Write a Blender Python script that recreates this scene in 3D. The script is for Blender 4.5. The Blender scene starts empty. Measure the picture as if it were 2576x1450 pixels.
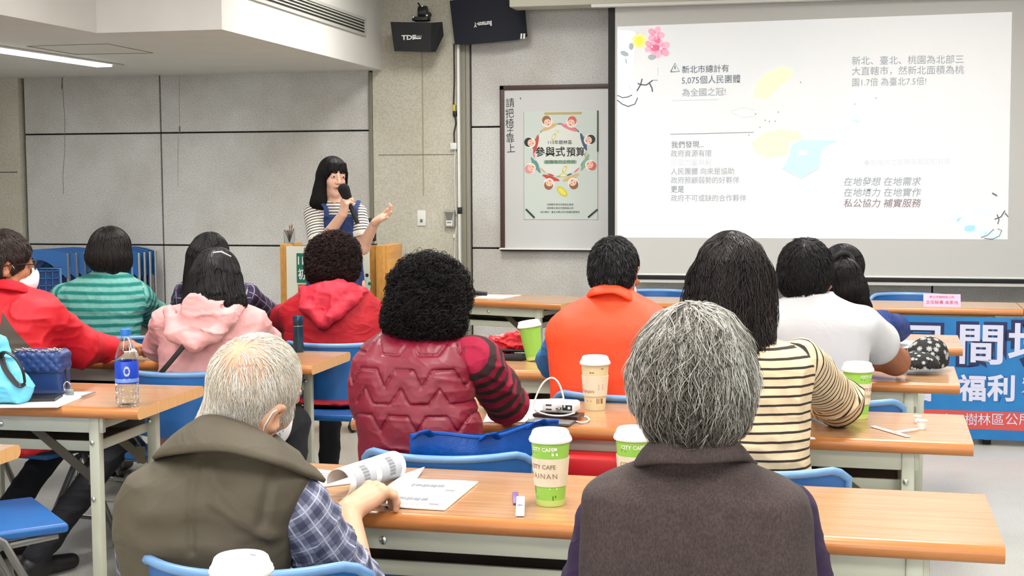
import bpy, bmesh, math, random
import numpy as np
from mathutils import Vector, Matrix, Euler

# ------------------------------------------------------------------ camera
SC = bpy.context.scene
COL = SC.collection
FPX, CAM_H = 3580.0, 1.48
IW, IH = 2576.0, 1450.0
_y, _p, _r = [math.radians(a) for a in (12.6, -4.55, 0.27)]
FWD = np.array([-math.sin(_y)*math.cos(_p), math.cos(_y)*math.cos(_p), math.sin(_p)])
_rt = np.array([math.cos(_y), math.sin(_y), 0.0])
_up = np.cross(_rt, FWD)
RGT = _rt*math.cos(_r) - _up*math.sin(_r)
UPV = _up*math.cos(_r) + _rt*math.sin(_r)
EYE = np.array([0, 0, CAM_H])
cam_d = bpy.data.cameras.new('camera')
cam = bpy.data.objects.new('camera', cam_d)
COL.objects.link(cam)
M = Matrix.Identity(4)
for i in range(3):
    M[i][0], M[i][1], M[i][2], M[i][3] = RGT[i], UPV[i], -FWD[i], EYE[i]
cam.matrix_world = M
cam_d.sensor_width = 36.0
cam_d.lens = FPX/IW*36.0
cam_d.clip_start = 0.05
SC.camera = cam

# ------------------------------------------------------------------ world, exposure, lamps
wd = bpy.data.worlds.new('world')
SC.world = wd
wd.use_nodes = True
wd.node_tree.nodes['Background'].inputs[0].default_value = (0.9, 0.95, 1.0, 1)
wd.node_tree.nodes['Background'].inputs[1].default_value = 0.02
SC.view_settings.view_transform = 'Standard'
SC.view_settings.look = 'None'
SC.view_settings.gamma = 1.0
SC.view_settings.exposure = 0.12
SC.cycles.max_bounces = 5
SC.cycles.diffuse_bounces = 2
SC.cycles.glossy_bounces = 2
SC.cycles.transmission_bounces = 6
SC.cycles.transparent_max_bounces = 8
SC.cycles.caustics_reflective = False
SC.cycles.caustics_refractive = False
SC.cycles.use_adaptive_sampling = True
SC.cycles.adaptive_threshold = 0.07
SC.cycles.adaptive_min_samples = 12

WALL_Y, CEIL_Z, SOFFIT_Z = 10.4, 3.15, 2.2725
LAMP_SPOTS = [(-2.9, 0.4), (-0.4, 0.4), (2.1, 0.4), (-2.9, 3.0), (-0.4, 3.0), (2.1, 3.0),
              (-2.2, 5.4), (0.2, 5.4), (2.6, 5.4), (-2.30, 8.35), (0.6, 8.0)]
LAMP_W = 36.0

def area(name, loc, sx, sy, watts, col=(1, 0.98, 0.94), spread=180, rot=(0, 0, 0)):
    l = bpy.data.lights.new(name, 'AREA')
    l.shape = 'RECTANGLE'
    l.size, l.size_y = sx, sy
    l.energy = watts
    l.color = col
    l.spread = math.radians(spread)
    o = bpy.data.objects.new(name, l)
    o.location = loc
    o.rotation_euler = rot
    COL.objects.link(o)
    return o

for (lx, ly) in LAMP_SPOTS:
    area('ceiling_lamp', (lx, ly, CEIL_Z-0.10), 0.5, 1.15, LAMP_W, spread=165)
# added fill lamps at the back wall, brightening backs and the front wall
for wx_ in (-4.2, -0.6, 3.0):
    area('window_daylight', (wx_, -4.02, 1.9), 2.6, 1.5, 95, (0.94, 0.97, 1.0), rot=(math.radians(90), 0, 0))
area('soffit_lamp', (-4.98, 8.1, SOFFIT_Z-0.035), 0.1, 2.1, 24.0)

# ------------------------------------------------------------------ pixel -> place helpers (photo frame 2576 x 1450)
def ray(px, py):
    return FWD + RGT*((px-IW/2)/FPX) - UPV*((py-IH/2)/FPX)
def atz(px, py, z):
    d = ray(px, py)
    return EYE + d*((z-CAM_H)/d[2])
def aty(px, py, y):
    d = ray(px, py)
    return EYE + d*(y/d[1])
def atd(px, py, dep):
    return EYE + ray(px, py)*dep

# ------------------------------------------------------------------ materials
def lin(c):
    c = c/255.0
    return c/12.92 if c <= 0.04045 else ((c+0.055)/1.055)**2.4
def rgb(r, g, b):
    return (lin(r), lin(g), lin(b), 1.0)

class NT:
    """small node-tree writer"""
    def __init__(s, name):
        s.m = bpy.data.materials.new(name)
        s.m.use_nodes = True
        s.t = s.m.node_tree
        s.b = s.t.nodes['Principled BSDF']
        s._tc = None
    def n(s, kind, **kw):
        nd = s.t.nodes.new(kind)
        for k, v in kw.items():
            setattr(nd, k, v)
        return nd
    def l(s, a, b):
        s.t.links.new(a, b)
    def tc(s, out='Object'):
        if s._tc is None:
            s._tc = s.n('ShaderNodeTexCoord')
        return s._tc.outputs[out]
    def mapping(s, scale, src=None):
        mp = s.n('ShaderNodeMapping')
        mp.inputs['Scale'].default_value = scale
        s.l(src or s.tc(), mp.inputs['Vector'])
        return mp.outputs[0]
    def noise(s, scale, detail=3, rough=0.6, vec=None):
        nn = s.n('ShaderNodeTexNoise')
        nn.inputs['Scale'].default_value = scale
        nn.inputs['Detail'].default_value = detail
        nn.inputs['Roughness'].default_value = rough
        s.l(vec or s.tc(), nn.inputs['Vector'])
        return nn.outputs[0]
    def ramp(s, src, stops):
        r = s.n('ShaderNodeValToRGB')
        el = r.color_ramp.elements
        while len(el) < len(stops):
            el.new(0.5)
        for e, (p, c) in zip(el, stops):
            e.position = p
            e.color = c
        s.l(src, r.inputs[0])
        return r.outputs[0]
    def mix(s, fac, a, b, mode='MIX'):
        mx = s.n('ShaderNodeMix', data_type='RGBA', blend_type=mode)
        for sock, v in ((mx.inputs[0], fac), (mx.inputs[6], a), (mx.inputs[7], b)):
            if hasattr(v, 'is_linked'):
                s.l(v, sock)
            else:
                sock.default_value = v
        return mx.outputs[2]
    def math(s, op, a, b=None, c=None):
        md = s.n('ShaderNodeMath', operation=op)
        for i, v in enumerate((a, b, c)):
            if v is None:
                continue
            if hasattr(v, 'is_linked'):
                s.l(v, md.inputs[i])
            else:
                md.inputs[i].default_value = v
        return md.outputs[0]
    def attr(s, name, out='Fac'):
        a = s.n('ShaderNodeAttribute', attribute_name=name)
        return a.outputs[out]
    def col(s, v):
        if hasattr(v, 'is_linked'):
            s.l(v, s.b.inputs['Base Color'])
        else:
            s.b.inputs['Base Color'].default_value = v
    def bump(s, h, strength=0.3, dist=0.01):
        bp = s.n('ShaderNodeBump')
        bp.inputs['Strength'].default_value = strength
        bp.inputs['Distance'].default_value = dist
        s.l(h, bp.inputs['Height'])
        s.l(bp.outputs[0], s.b.inputs['Normal'])
    def set(s, **kw):
        for k, v in kw.items():
            s.b.inputs[k.replace('_', ' ')].default_value = v
        return s

def plain(name, c, rough=0.5, var=0.0, vscale=40, bump=0.0, bscale=200, metal=0.0, spec=0.5, bdist=0.003):
    t = NT(name)
    t.set(Roughness=rough, Metallic=metal)
    t.b.inputs['Specular IOR Level'].default_value = spec
    c = rgb(*c)
    if var:
        d = tuple(x*(1-var) for x in c[:3])+(1,)
        u = tuple(min(1, x*(1+var)) for x in c[:3])+(1,)
        t.col(t.ramp(t.noise(vscale, 4), [(0.3, d), (0.7, u)]))
    else:
        t.col(c)
    if bump:
        t.bump(t.noise(bscale, 3), bump, bdist)
    return t.m

def emis(name, c, strength=1.0):
    t = NT(name)
    t.set(Roughness=0.6)
    t.col(rgb(*[min(255, x*0.9) for x in c]))
    t.b.inputs['Emission Color'].default_value = rgb(*c)
    t.b.inputs['Emission Strength'].default_value = strength
    return t.m

# ------------------------------------------------------------------ mesh writer
class MB:
    def __init__(s):
        s.v, s.f, s.mi, s.mats = [], [], [], []
    def add(s, V, F, mat, mx=None):
        b = len(s.v)
        if mx is not None:
            V = [tuple(mx @ Vector(p)) for p in V]
        s.v.extend([tuple(p) for p in V])
        if mat not in s.mats:
            s.mats.append(mat)
        k = s.mats.index(mat)
        s.f.extend([tuple(i+b for i in f) for f in F])
        s.mi.extend([k]*len(F))
        return s
    def box(s, c, d, mat, bev=0.0, seg=2, rot=None, mx=None):
        if bev > 0:
            V, F = rbox(d, bev, seg)
        else:
            x, y, z = d[0]/2, d[1]/2, d[2]/2
            V = [(-x, -y, -z), (x, -y, -z), (x, y, -z), (-x, y, -z), (-x, -y, z), (x, -y, z), (x, y, z), (-x, y, z)]
            F = [(0, 3, 2, 1), (4, 5, 6, 7), (0, 1, 5, 4), (1, 2, 6, 5), (2, 3, 7, 6), (3, 0, 4, 7)]
        m = Matrix.Translation(c)
        if rot:
            m = m @ Euler(rot).to_matrix().to_4x4()
        if mx is not None:
            m = mx @ m
        return s.add(V, F, mat, m)
    def tube(s, path, r, mat, n=10, cap=True, closed=False, mx=None, flat=1.0):
        V, F = tube_geo(path, r, n, cap, closed, flat)
        return s.add(V, F, mat, mx)
    def lathe(s, prof, mat, n=32, mx=None):
        V, F = lathe_geo(prof, n)
        return s.add(V, F, mat, mx)
    def prism(s, out, z0, z1, mat, mx=None):
        k = len(out)
        V = [(x, y, z0) for x, y in out]+[(x, y, z1) for x, y in out]
        F = [tuple(range(k))[::-1], tuple(range(k, 2*k))]
        F += [(i, (i+1) % k, k+(i+1) % k, k+i) for i in range(k)]
        return s.add(V, F, mat, mx)
    def quad(s, a, b, c, d, mat, mx=None):
        return s.add([a, b, c, d], [(0, 1, 2, 3)], mat, mx)
    def text(s, body, size, mat, mx, align='CENTER', off=0.0, space=1.0, line=1.0, warp=None, res=2, sx=1.0):
        V, F = text_geo(body, size, align, off, space, line, res)
        V = [(x*sx, y, z) for x, y, z in V]
        if warp:
            V = [warp(*p) for p in V]
        return s.add(V, F, mat, mx)

_rb = {}
def rbox(d, r, seg=2):
    key = (tuple(round(q, 5) for q in d), round(r, 5), seg)
    if key not in _rb:
        bm = bmesh.new()
        bmesh.ops.create_cube(bm, size=1.0)
        for v in bm.verts:
            v.co = Vector((v.co.x*d[0], v.co.y*d[1], v.co.z*d[2]))
        r = min(r, 0.49*min(d))
        bmesh.ops.bevel(bm, geom=list(bm.edges), offset=r, segments=seg, profile=0.5, affect='EDGES')
        bm.verts.index_update()
        _rb[key] = ([tuple(v.co) for v in bm.verts], [tuple(v.index for v in f.verts) for f in bm.faces])
        bm.free()
    return _rb[key]

def tube_geo(path, r, n=10, cap=True, closed=False, flat=1.0):
    P = [Vector(p) for p in path]
    m = len(P)
    R = list(r) if hasattr(r, '__len__') else [r]*m
    T = []
    for i in range(m):
        a = P[(i-1) % m] if (closed or i > 0) else P[i]
        b = P[(i+1) % m] if (closed or i < m-1) else P[i]
        T.append((b-a).normalized())
    up = Vector((0, 0, 1)) if abs(T[0].z) < 0.95 else Vector((0, 1, 0))
    N = (up - T[0]*up.dot(T[0])).normalized()
    V, F = [], []
    for i in range(m):
        N = (N - T[i]*N.dot(T[i]))
        N = N.normalized() if N.length > 1e-6 else T[i].orthogonal().normalized()
        B = T[i].cross(N)
        for k in range(n):
            a = 2*math.pi*k/n
            V.append(P[i] + (N*math.cos(a)*flat + B*math.sin(a))*R[i])
    for i in range(m if closed else m-1):
        j = (i+1) % m
        for k in range(n):
            F.append((i*n+k, i*n+(k+1) % n, j*n+(k+1) % n, j*n+k))
    if cap and not closed:
        F.append(tuple(range(n))[::-1])
        F.append(tuple((m-1)*n+k for k in range(n)))
    return V, F

def lathe_geo(prof, n=32):
    V, F, idx = [], [], []
    for (r, z) in prof:
        if r < 1e-6:
            idx.append([len(V)]*n)
            V.append((0, 0, z))
        else:
            idx.append([len(V)+k for k in range(n)])
            V.extend([(r*math.cos(2*math.pi*k/n), r*math.sin(2*math.pi*k/n), z) for k in range(n)])
    for a, b in zip(idx, idx[1:]):
        for k in range(n):
            q = [a[k], a[(k+1) % n], b[(k+1) % n], b[k]]
            q = [x for i, x in enumerate(q) if x not in q[:i]]
            if len(q) > 2:
                F.append(tuple(q))
    return V, F

def smooth_path(pts, n=6):
    P = [Vector(p) for p in pts]; P = [P[0]]+P+[P[-1]]; o = []
    for i in range(1, len(P)-2):
        for j in range(n):
            t = j/n; a, b, c, d = P[i-1:i+3]
            o.append(0.5*((2*b)+(-a+c)*t+(2*a-5*b+4*c-d)*t*t+(-a+3*b-3*c+d)*t**3))
    return o+[P[-2]]

_tx = {}
def text_geo(body, size, align='CENTER', off=0.0, space=1.0, line=1.0, res=2):
    key = (body, size, align, off, space, line, res)
    if key not in _tx:
        c = bpy.data.curves.new('t', 'FONT')
        c.body = body
        c.size = size
        c.align_x = align
        c.align_y = 'CENTER'
        c.offset = off
        c.space_character = space
        c.space_line = line
        c.resolution_u = res
        o = bpy.data.objects.new('t', c)
        COL.objects.link(o)
        dg = bpy.context.evaluated_depsgraph_get()
        me = o.evaluated_get(dg).to_mesh()
        _tx[key] = ([tuple(v.co) for v in me.vertices], [tuple(p.vertices) for p in me.polygons])
        o.evaluated_get(dg).to_mesh_clear()
        bpy.data.objects.remove(o)
        bpy.data.curves.remove(c)
    return _tx[key]

def obj(name, mb, parent=None, smooth=35, loc=None):
    me = bpy.data.meshes.new(name)
    me.from_pydata(mb.v, [], mb.f)
    for m in mb.mats:
        me.materials.append(m)
    me.polygons.foreach_set('material_index', mb.mi)
    if smooth:
        me.polygons.foreach_set('use_smooth', [True]*len(me.polygons))
        me.set_sharp_from_angle(angle=math.radians(smooth))
    me.update()
    o = bpy.data.objects.new(name, me)
    COL.objects.link(o)
    if parent is not None:
        o.parent = parent
    if loc is not None:
        o.location = loc
    return o

def tag(o, label=None, cat=None, group=None, kind=None):
    if label: o['label'] = label
    if cat: o['category'] = cat
    if group: o['group'] = group
    if kind: o['kind'] = kind
    return o

def thing(name, label, cat, loc=(0, 0, 0), rz=0.0, group=None):
    o = bpy.data.objects.new(name, None)
    o.empty_display_size = 0.1
    o.location = tuple(float(q) for q in loc)
    o.rotation_euler = (0, 0, rz)
    COL.objects.link(o)
    return tag(o, label, cat, group)

def struct(name, mb, smooth=35):
    return tag(obj(name, mb, smooth=smooth), kind='structure')

def copy_tree(o, parent=None):
    c = o.copy()
    COL.objects.link(c)
    if parent is not None:
        c.parent = parent
    for ch in list(o.children):
        copy_tree(ch, c)
    return c

def XZ(o, rz=0.0):
    """matrix: text plane (x right, y up) stood upright facing -Y, origin o"""
    return Matrix.Translation(Vector([float(q) for q in o])) @ Matrix.Rotation(rz, 4, 'Z') @ Matrix.Rotation(math.radians(90), 4, 'X')
# ================================================================== the setting
def m_speckle():
    t = NT('speckled_cement_board')
    n1 = t.noise(120, 4, 0.75)
    n2 = t.noise(1.3, 4, 0.6)
    base = t.ramp(n1, [(0.31, rgb(108, 104, 97)), (0.42, rgb(212, 211, 206)), (0.56, rgb(233, 232, 229)), (0.72, rgb(242, 242, 240))])
    stain = t.ramp(n2, [(0.38, rgb(214, 206, 196)), (0.6, rgb(255, 255, 255))])
    t.col(t.mix(0.55, base, stain, 'MULTIPLY'))
    t.bump(n1, 0.55, 0.012)
    t.set(Roughness=0.92)
    return t.m
def m_concrete(name, a, b, sc=2.2):
    t = NT(name)
    n = t.noise(sc, 6, 0.62)
    f = t.noise(60, 3, 0.6)
    c = t.ramp(n, [(0.28, rgb(*a)), (0.72, rgb(*b))])
    c = t.mix(0.25, c, t.ramp(f, [(0.35, rgb(150, 145, 130)), (0.6, rgb(255, 255, 255))]), 'MULTIPLY')
    t.col(c)
    t.bump(f, 0.25, 0.004)
    t.set(Roughness=0.85)
    return t.m
def m_floor():
    t = NT('polished_terrazzo_floor')
    n = t.noise(0.9, 5, 0.6)
    f = t.noise(120, 2, 0.5)
    c = t.ramp(n, [(0.3, rgb(176, 174, 164)), (0.7, rgb(200, 199, 192))])
    c = t.mix(0.3, c, t.ramp(f, [(0.35, rgb(170, 165, 150)), (0.6, rgb(255, 255, 255))]), 'MULTIPLY')
    t.col(c)
    t.set(Roughness=0.28)
    return t.m
MAT = {}
MAT['board'] = m_speckle()
MAT['pillar'] = m_concrete('bare_concrete_pillar', (196, 190, 170), (214, 210, 194))
MAT['floor'] = m_floor()
MAT['paint'] = plain('white_ceiling_paint', (232, 230, 225), 0.8, 0.03, 3, 0.1, 90)
MAT['wallpaint'] = plain('offwhite_wall_paint', (205, 203, 196), 0.85, 0.03, 2)
MAT['gap'] = plain('dark_joint', (52, 48, 42), 0.9)
MAT['duct'] = plain('white_duct_panel', (226, 225, 221), 0.45, 0.01, 4)

fl = MB(); fl.box((-0.6, 3.2, -0.05), (12.4, 14.8, 0.1), MAT['floor']); struct('floor', fl)
ce = MB(); ce.box((-0.6, 3.2, CEIL_Z+0.06), (12.4, 14.8, 0.12), MAT['paint']); struct('ceiling', ce)
for nm, c, d in (('wall_left', (-6.9, 3.2, 1.6), (0.1, 14.8, 3.3)), ('wall_right', (5.6, 3.2, 1.6), (0.1, 14.8, 3.3)),
                 ('wall_back', (-0.6, -4.2, 1.6), (12.4, 0.1, 3.3))):
    w = MB(); w.box(c, d, MAT['wallpaint']); struct(nm, w)

# front wall: dark backing with thick speckled boards in front, joints left open between them
def wx(px, py=400): return float(aty(px, py, WALL_Y)[0])
def wz(px, py): return float(aty(px, py, WALL_Y)[2])
fw = MB()
fw.box((-0.6, WALL_Y+0.10, 1.6), (12.4, 0.1, 3.3), MAT['gap'])
G = 0.012
xa, xb, xc = -6.345, -5.155, -3.425
zr = [0.02, 0.937, 1.822, 2.70]
def board(x0, x1, z0, z1):
    fw.box(((x0+x1)/2, WALL_Y+0.025, (z0+z1)/2), (x1-x0-G, 0.05, z1-z0-G), MAT['board'], bev=0.004, seg=1)
for x0, x1 in ((xa, xb), (xb, xc)):
    for z0, z1 in zip(zr, zr[1:]):
        board(x0, x1, z0, z1)
xr = [-2.635, -0.995, 0.71, 2.4, 4.1, 5.55]
zr2 = [0.02, 0.93, 1.838, 3.12]
for x0, x1 in zip(xr, xr[1:]):
    for z0, z1 in zip(zr2, zr2[1:]):
        board(x0, x1, z0, z1)
struct('wall_front', fw)
# hairline cracks in the boards
ck = MB()
mcrack = plain('hairline_crack', (120, 116, 106), 0.9)
def crack(pts, r):
    ck.tube([tuple(aty(x, y, WALL_Y-0.0006)) for x, y in pts], r, mcrack, n=4)
crack([(157, 196), (158, 230), (163, 300), (163, 380), (158, 440), (160, 490)], 0.0022)
crack([(157, 196), (155, 224)], 0.005)
crack([(452, 196), (451, 250), (452, 330)], 0.0013)
crack([(452, 318), (452, 334)], 0.006)
crack([(449, 342), (447, 400), (448, 470)], 0.0013)
struct('trim_crack', ck).name = 'trim_1'

# concrete pillars standing proud of the boards
p1 = MB(); p1.box(((-6.36-6.86)/2, WALL_Y-0.0, 1.6), (0.50, 0.10, 3.2), MAT['pillar'], bev=0.006)
p1.box((-6.62, WALL_Y-0.0515, 1.52), (0.46, 0.002, 0.006), MAT['gap'])
struct('wall_front_pillar', p1).name = 'trim_2'
p2 = MB(); p2.box(((-3.395-2.735)/2, WALL_Y+0.01, 1.6), (0.66, 0.08, 3.2), MAT['pillar'], bev=0.006)
for z in (1.634, ):
    p2.box((-3.05, WALL_Y-0.0305, z), (0.60, 0.002, 0.006), mcrack)
p2.box((-3.0, WALL_Y-0.0305, 1.95), (0.012, 0.001, 1.25), plain('rust_streak', (172, 163, 138), 0.9))
struct('trim_3', p2)
# metal joint strips either side of the pillar
p3 = MB()
p3.box((-3.412, WALL_Y-0.005, 1.13), (0.03, 0.05, 2.26), plain('grey_joint_strip', (126, 122, 104), 0.6), bev=0.004)
struct('trim_4', p3)
p4 = MB()
ms = plain('olive_joint_strip', (142, 138, 120), 0.55)
p4.box((-2.690, WALL_Y, 1.55), (0.045, 0.06, 3.1), ms, bev=0.004)
p4.box((-2.652, WALL_Y+0.005, 1.55), (0.03, 0.07, 3.1), plain('grey_channel', (150, 147, 134), 0.5), bev=0.006)
struct('trim_5', p4)
# low white ledge along the foot of the boards
p5 = MB(); p5.box(((-6.345-3.43)/2, WALL_Y-0.03, 0.06), (2.9, 0.05, 0.12), MAT['duct'], bev=0.006)
struct('baseboard_front', p5)

# lowered ceiling (soffit): L shaped, with the air-duct box face
so = MB()
SX = -3.27
so.prism([(-6.85, 2.0), (-3.968, 2.0), (-3.968, 7.262), (-3.225, 7.262), (-3.315, 10.445), (-6.85, 10.445)], SOFFIT_Z, CEIL_Z-0.001, MAT['paint'])
struct('ceiling_soffit', so, smooth=0).name = 'trim_6'
# thin seam lines of the access hatch
ht = MB()
hm = plain('hatch_seam', (150, 146, 138), 0.8)
hp = [atz(x, y, SOFFIT_Z-0.001) for x, y in ((68, 116), (270, 110), (385, 133), (190, 137))]
for a, b in zip(hp, hp[1:]+hp[:1]):
    ht.tube([tuple(a), tuple(b)], 0.003, hm, n=4)
hatch = obj('access_hatch', ht)
tag(hatch, 'square access hatch outlined in the white soffit beside the lit strip lamp', 'hatch')

# soffit strip lamp
x0 = -4.975
lampm = emis('lit_diffuser', (255, 255, 252), 6.0)
sl = thing('strip_light', 'long lit strip lamp set into the white soffit at upper left', 'ceiling light', (x0, 8.1, SOFFIT_Z))
b = MB(); b.box((0, 0.03, -0.006), (0.17, 2.42, 0.012), MAT['duct'], bev=0.004); obj('frame', b, sl)
b = MB(); b.box((0, -0.02, -0.016), (0.125, 2.24, 0.02), lampm, bev=0.008); obj('diffuser', b, sl)

# duct face panel with the slotted vent
vt = thing('air_vent', 'slotted white air grille on the side of the bright duct box', 'vent', (0, 0, 0))
def on_duct(px, py):
    # plane of the duct side, from (-3.225,7.262) to (-3.315,10.445)
    d = ray(px, py); n = np.array([3.183, 0.09, 0.0]); n /= np.linalg.norm(n)
    t = (np.array([-3.225, 7.262, 0])-EYE) @ n/(d @ n)
    return EYE+d*t
n_d = np.array([3.183, 0.09, 0.0]); n_d /= np.linalg.norm(n_d)
e_d = np.array([-0.0283, 0.9996, 0])
va, vb = on_duct(632, 0), on_duct(915, 62)
y_a, y_b = float(va[1]), float(vb[1])
def dpt(y, z, o=0.0):
    x = -3.225-(y-7.262)*0.02828
    return (x+n_d[0]*o, y, z)
zt, zb = float(on_duct(915, 52)[2]), float(on_duct(915, 84)[2])
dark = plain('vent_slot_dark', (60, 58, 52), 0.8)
b = MB()
def dbox(mb, y0, y1, z0, z1, o0, o1, mat):
    V = [dpt(y, z, o) for o in (o0, o1) for z in (z0, z1) for y in (y0, y1)]
    F = [(0, 1, 3, 2), (4, 6, 7, 5), (0, 4, 5, 1), (2, 3, 7, 6), (0, 2, 6, 4), (1, 5, 7, 3)]
    mb.add(V, F, mat)
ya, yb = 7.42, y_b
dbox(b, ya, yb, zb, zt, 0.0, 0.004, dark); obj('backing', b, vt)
b = MB()
mg = plain('vent_frame', (205, 204, 196), 0.4)
for z0, z1 in ((zb-0.02, zb), (zt, zt+0.02)):
    dbox(b, ya-0.02, yb+0.02, z0, z1, 0.0, 0.014, mg)
dbox(b, ya-0.02, ya, zb, zt, 0.0, 0.014, mg); dbox(b, yb, yb+0.02, zb, zt, 0.0, 0.014, mg)
obj('frame', b, vt)
for k in range(4):
    b = MB()
    z = zb+(k+0.72)*(zt-zb)/4.4
    dbox(b, ya, yb, z, z+(zt-zb)*0.085, 0.004, 0.012, mg)
    obj('slat', b, vt)

# ceiling fixtures (their lamps are set up at the top)
for i, (lx, ly) in enumerate(LAMP_SPOTS):
    c = thing('ceiling_light', 'flat rectangular ceiling lamp with lit diffuser above the desks', 'ceiling light', (lx, ly, CEIL_Z), group='rectangular ceiling lamps above the desks')
    b = MB(); b.box((0, 0, -0.035), (0.6, 1.25, 0.07), MAT['duct'], bev=0.008); obj('housing', b, c)
    b = MB(); b.box((0, 0, -0.075), (0.52, 1.17, 0.012), lampm, bev=0.004); obj('diffuser', b, c)

# unseen frames added to the back wall, behind the camera, around the fill lamps
for i, wx_ in enumerate((-4.2, -0.6, 3.0)):
    b = MB()
    for dx, dz, sx_, sz_ in ((0, 0.79, 2.76, 0.08), (0, -0.79, 2.76, 0.08), (-1.34, 0, 0.08, 1.5), (1.34, 0, 0.08, 1.5)):
        b.box((wx_+dx, -4.10, 1.9+dz), (sx_, 0.12, sz_), MAT['duct'], bev=0.005)
    struct('window_%d' % (i+1), b)
# ================================================================== furniture
def m_wood(name, a, b, c, rough=0.28, sx=1.2, sy=26):
    t = NT(name)
    v = t.mapping((sx, sy, 8))
    n = t.noise(2.4, 6, 0.62, v)
    t.col(t.ramp(n, [(0.30, rgb(*a)), (0.52, rgb(*b)), (0.72, rgb(*c))]))
    t.set(Roughness=rough)
    return t.m
MAT['top'] = m_wood('beech_laminate_top', (166, 122, 84), (178, 136, 97), (190, 148, 108), 0.20)
MAT['edge'] = m_wood('rounded_beech_edge', (172, 104, 52), (188, 120, 64), (200, 134, 76), 0.3, 1.0, 40)
MAT['banding'] = m_wood('beech_end_band', (216, 160, 98), (226, 172, 112), (232, 182, 124), 0.4)
MAT['frame'] = plain('sage_cream_steel', (190, 191, 172), 0.4, 0.02, 6)
MAT['tray'] = plain('grey_book_tray', (128, 128, 120), 0.45, 0.04, 20)
MAT['brace'] = plain('bronze_brace', (98, 88, 70), 0.35, metal=0.6)
MAT['bolt'] = plain('steel_bolt', (190, 190, 186), 0.25, metal=0.9)
MAT['blue'] = plain('blue_chair_plastic', (36, 98, 166), 0.38, 0.05, 9, 0.06, 300)
MAT['bluerim'] = plain('pale_blue_rim', (112, 156, 204), 0.35, 0.03, 9)
MAT['tubegrey'] = plain('grey_steel_tube', (150, 150, 148), 0.3, metal=0.75)
MAT['rubber'] = plain('black_rubber', (28, 28, 28), 0.7)
MAT['white'] = plain('white_plastic', (236, 236, 232), 0.35)
MAT['paper'] = plain('white_paper', (240, 240, 236), 0.7)
MAT['ink'] = plain('dark_ink', (36, 36, 38), 0.7)
MAT['greyink'] = plain('grey_print', (132, 134, 138), 0.7)
MAT['palegrey'] = plain('pale_grey_print', (180, 182, 188), 0.7)
MAT['black'] = plain('black_plastic', (24, 24, 27), 0.45)

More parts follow.
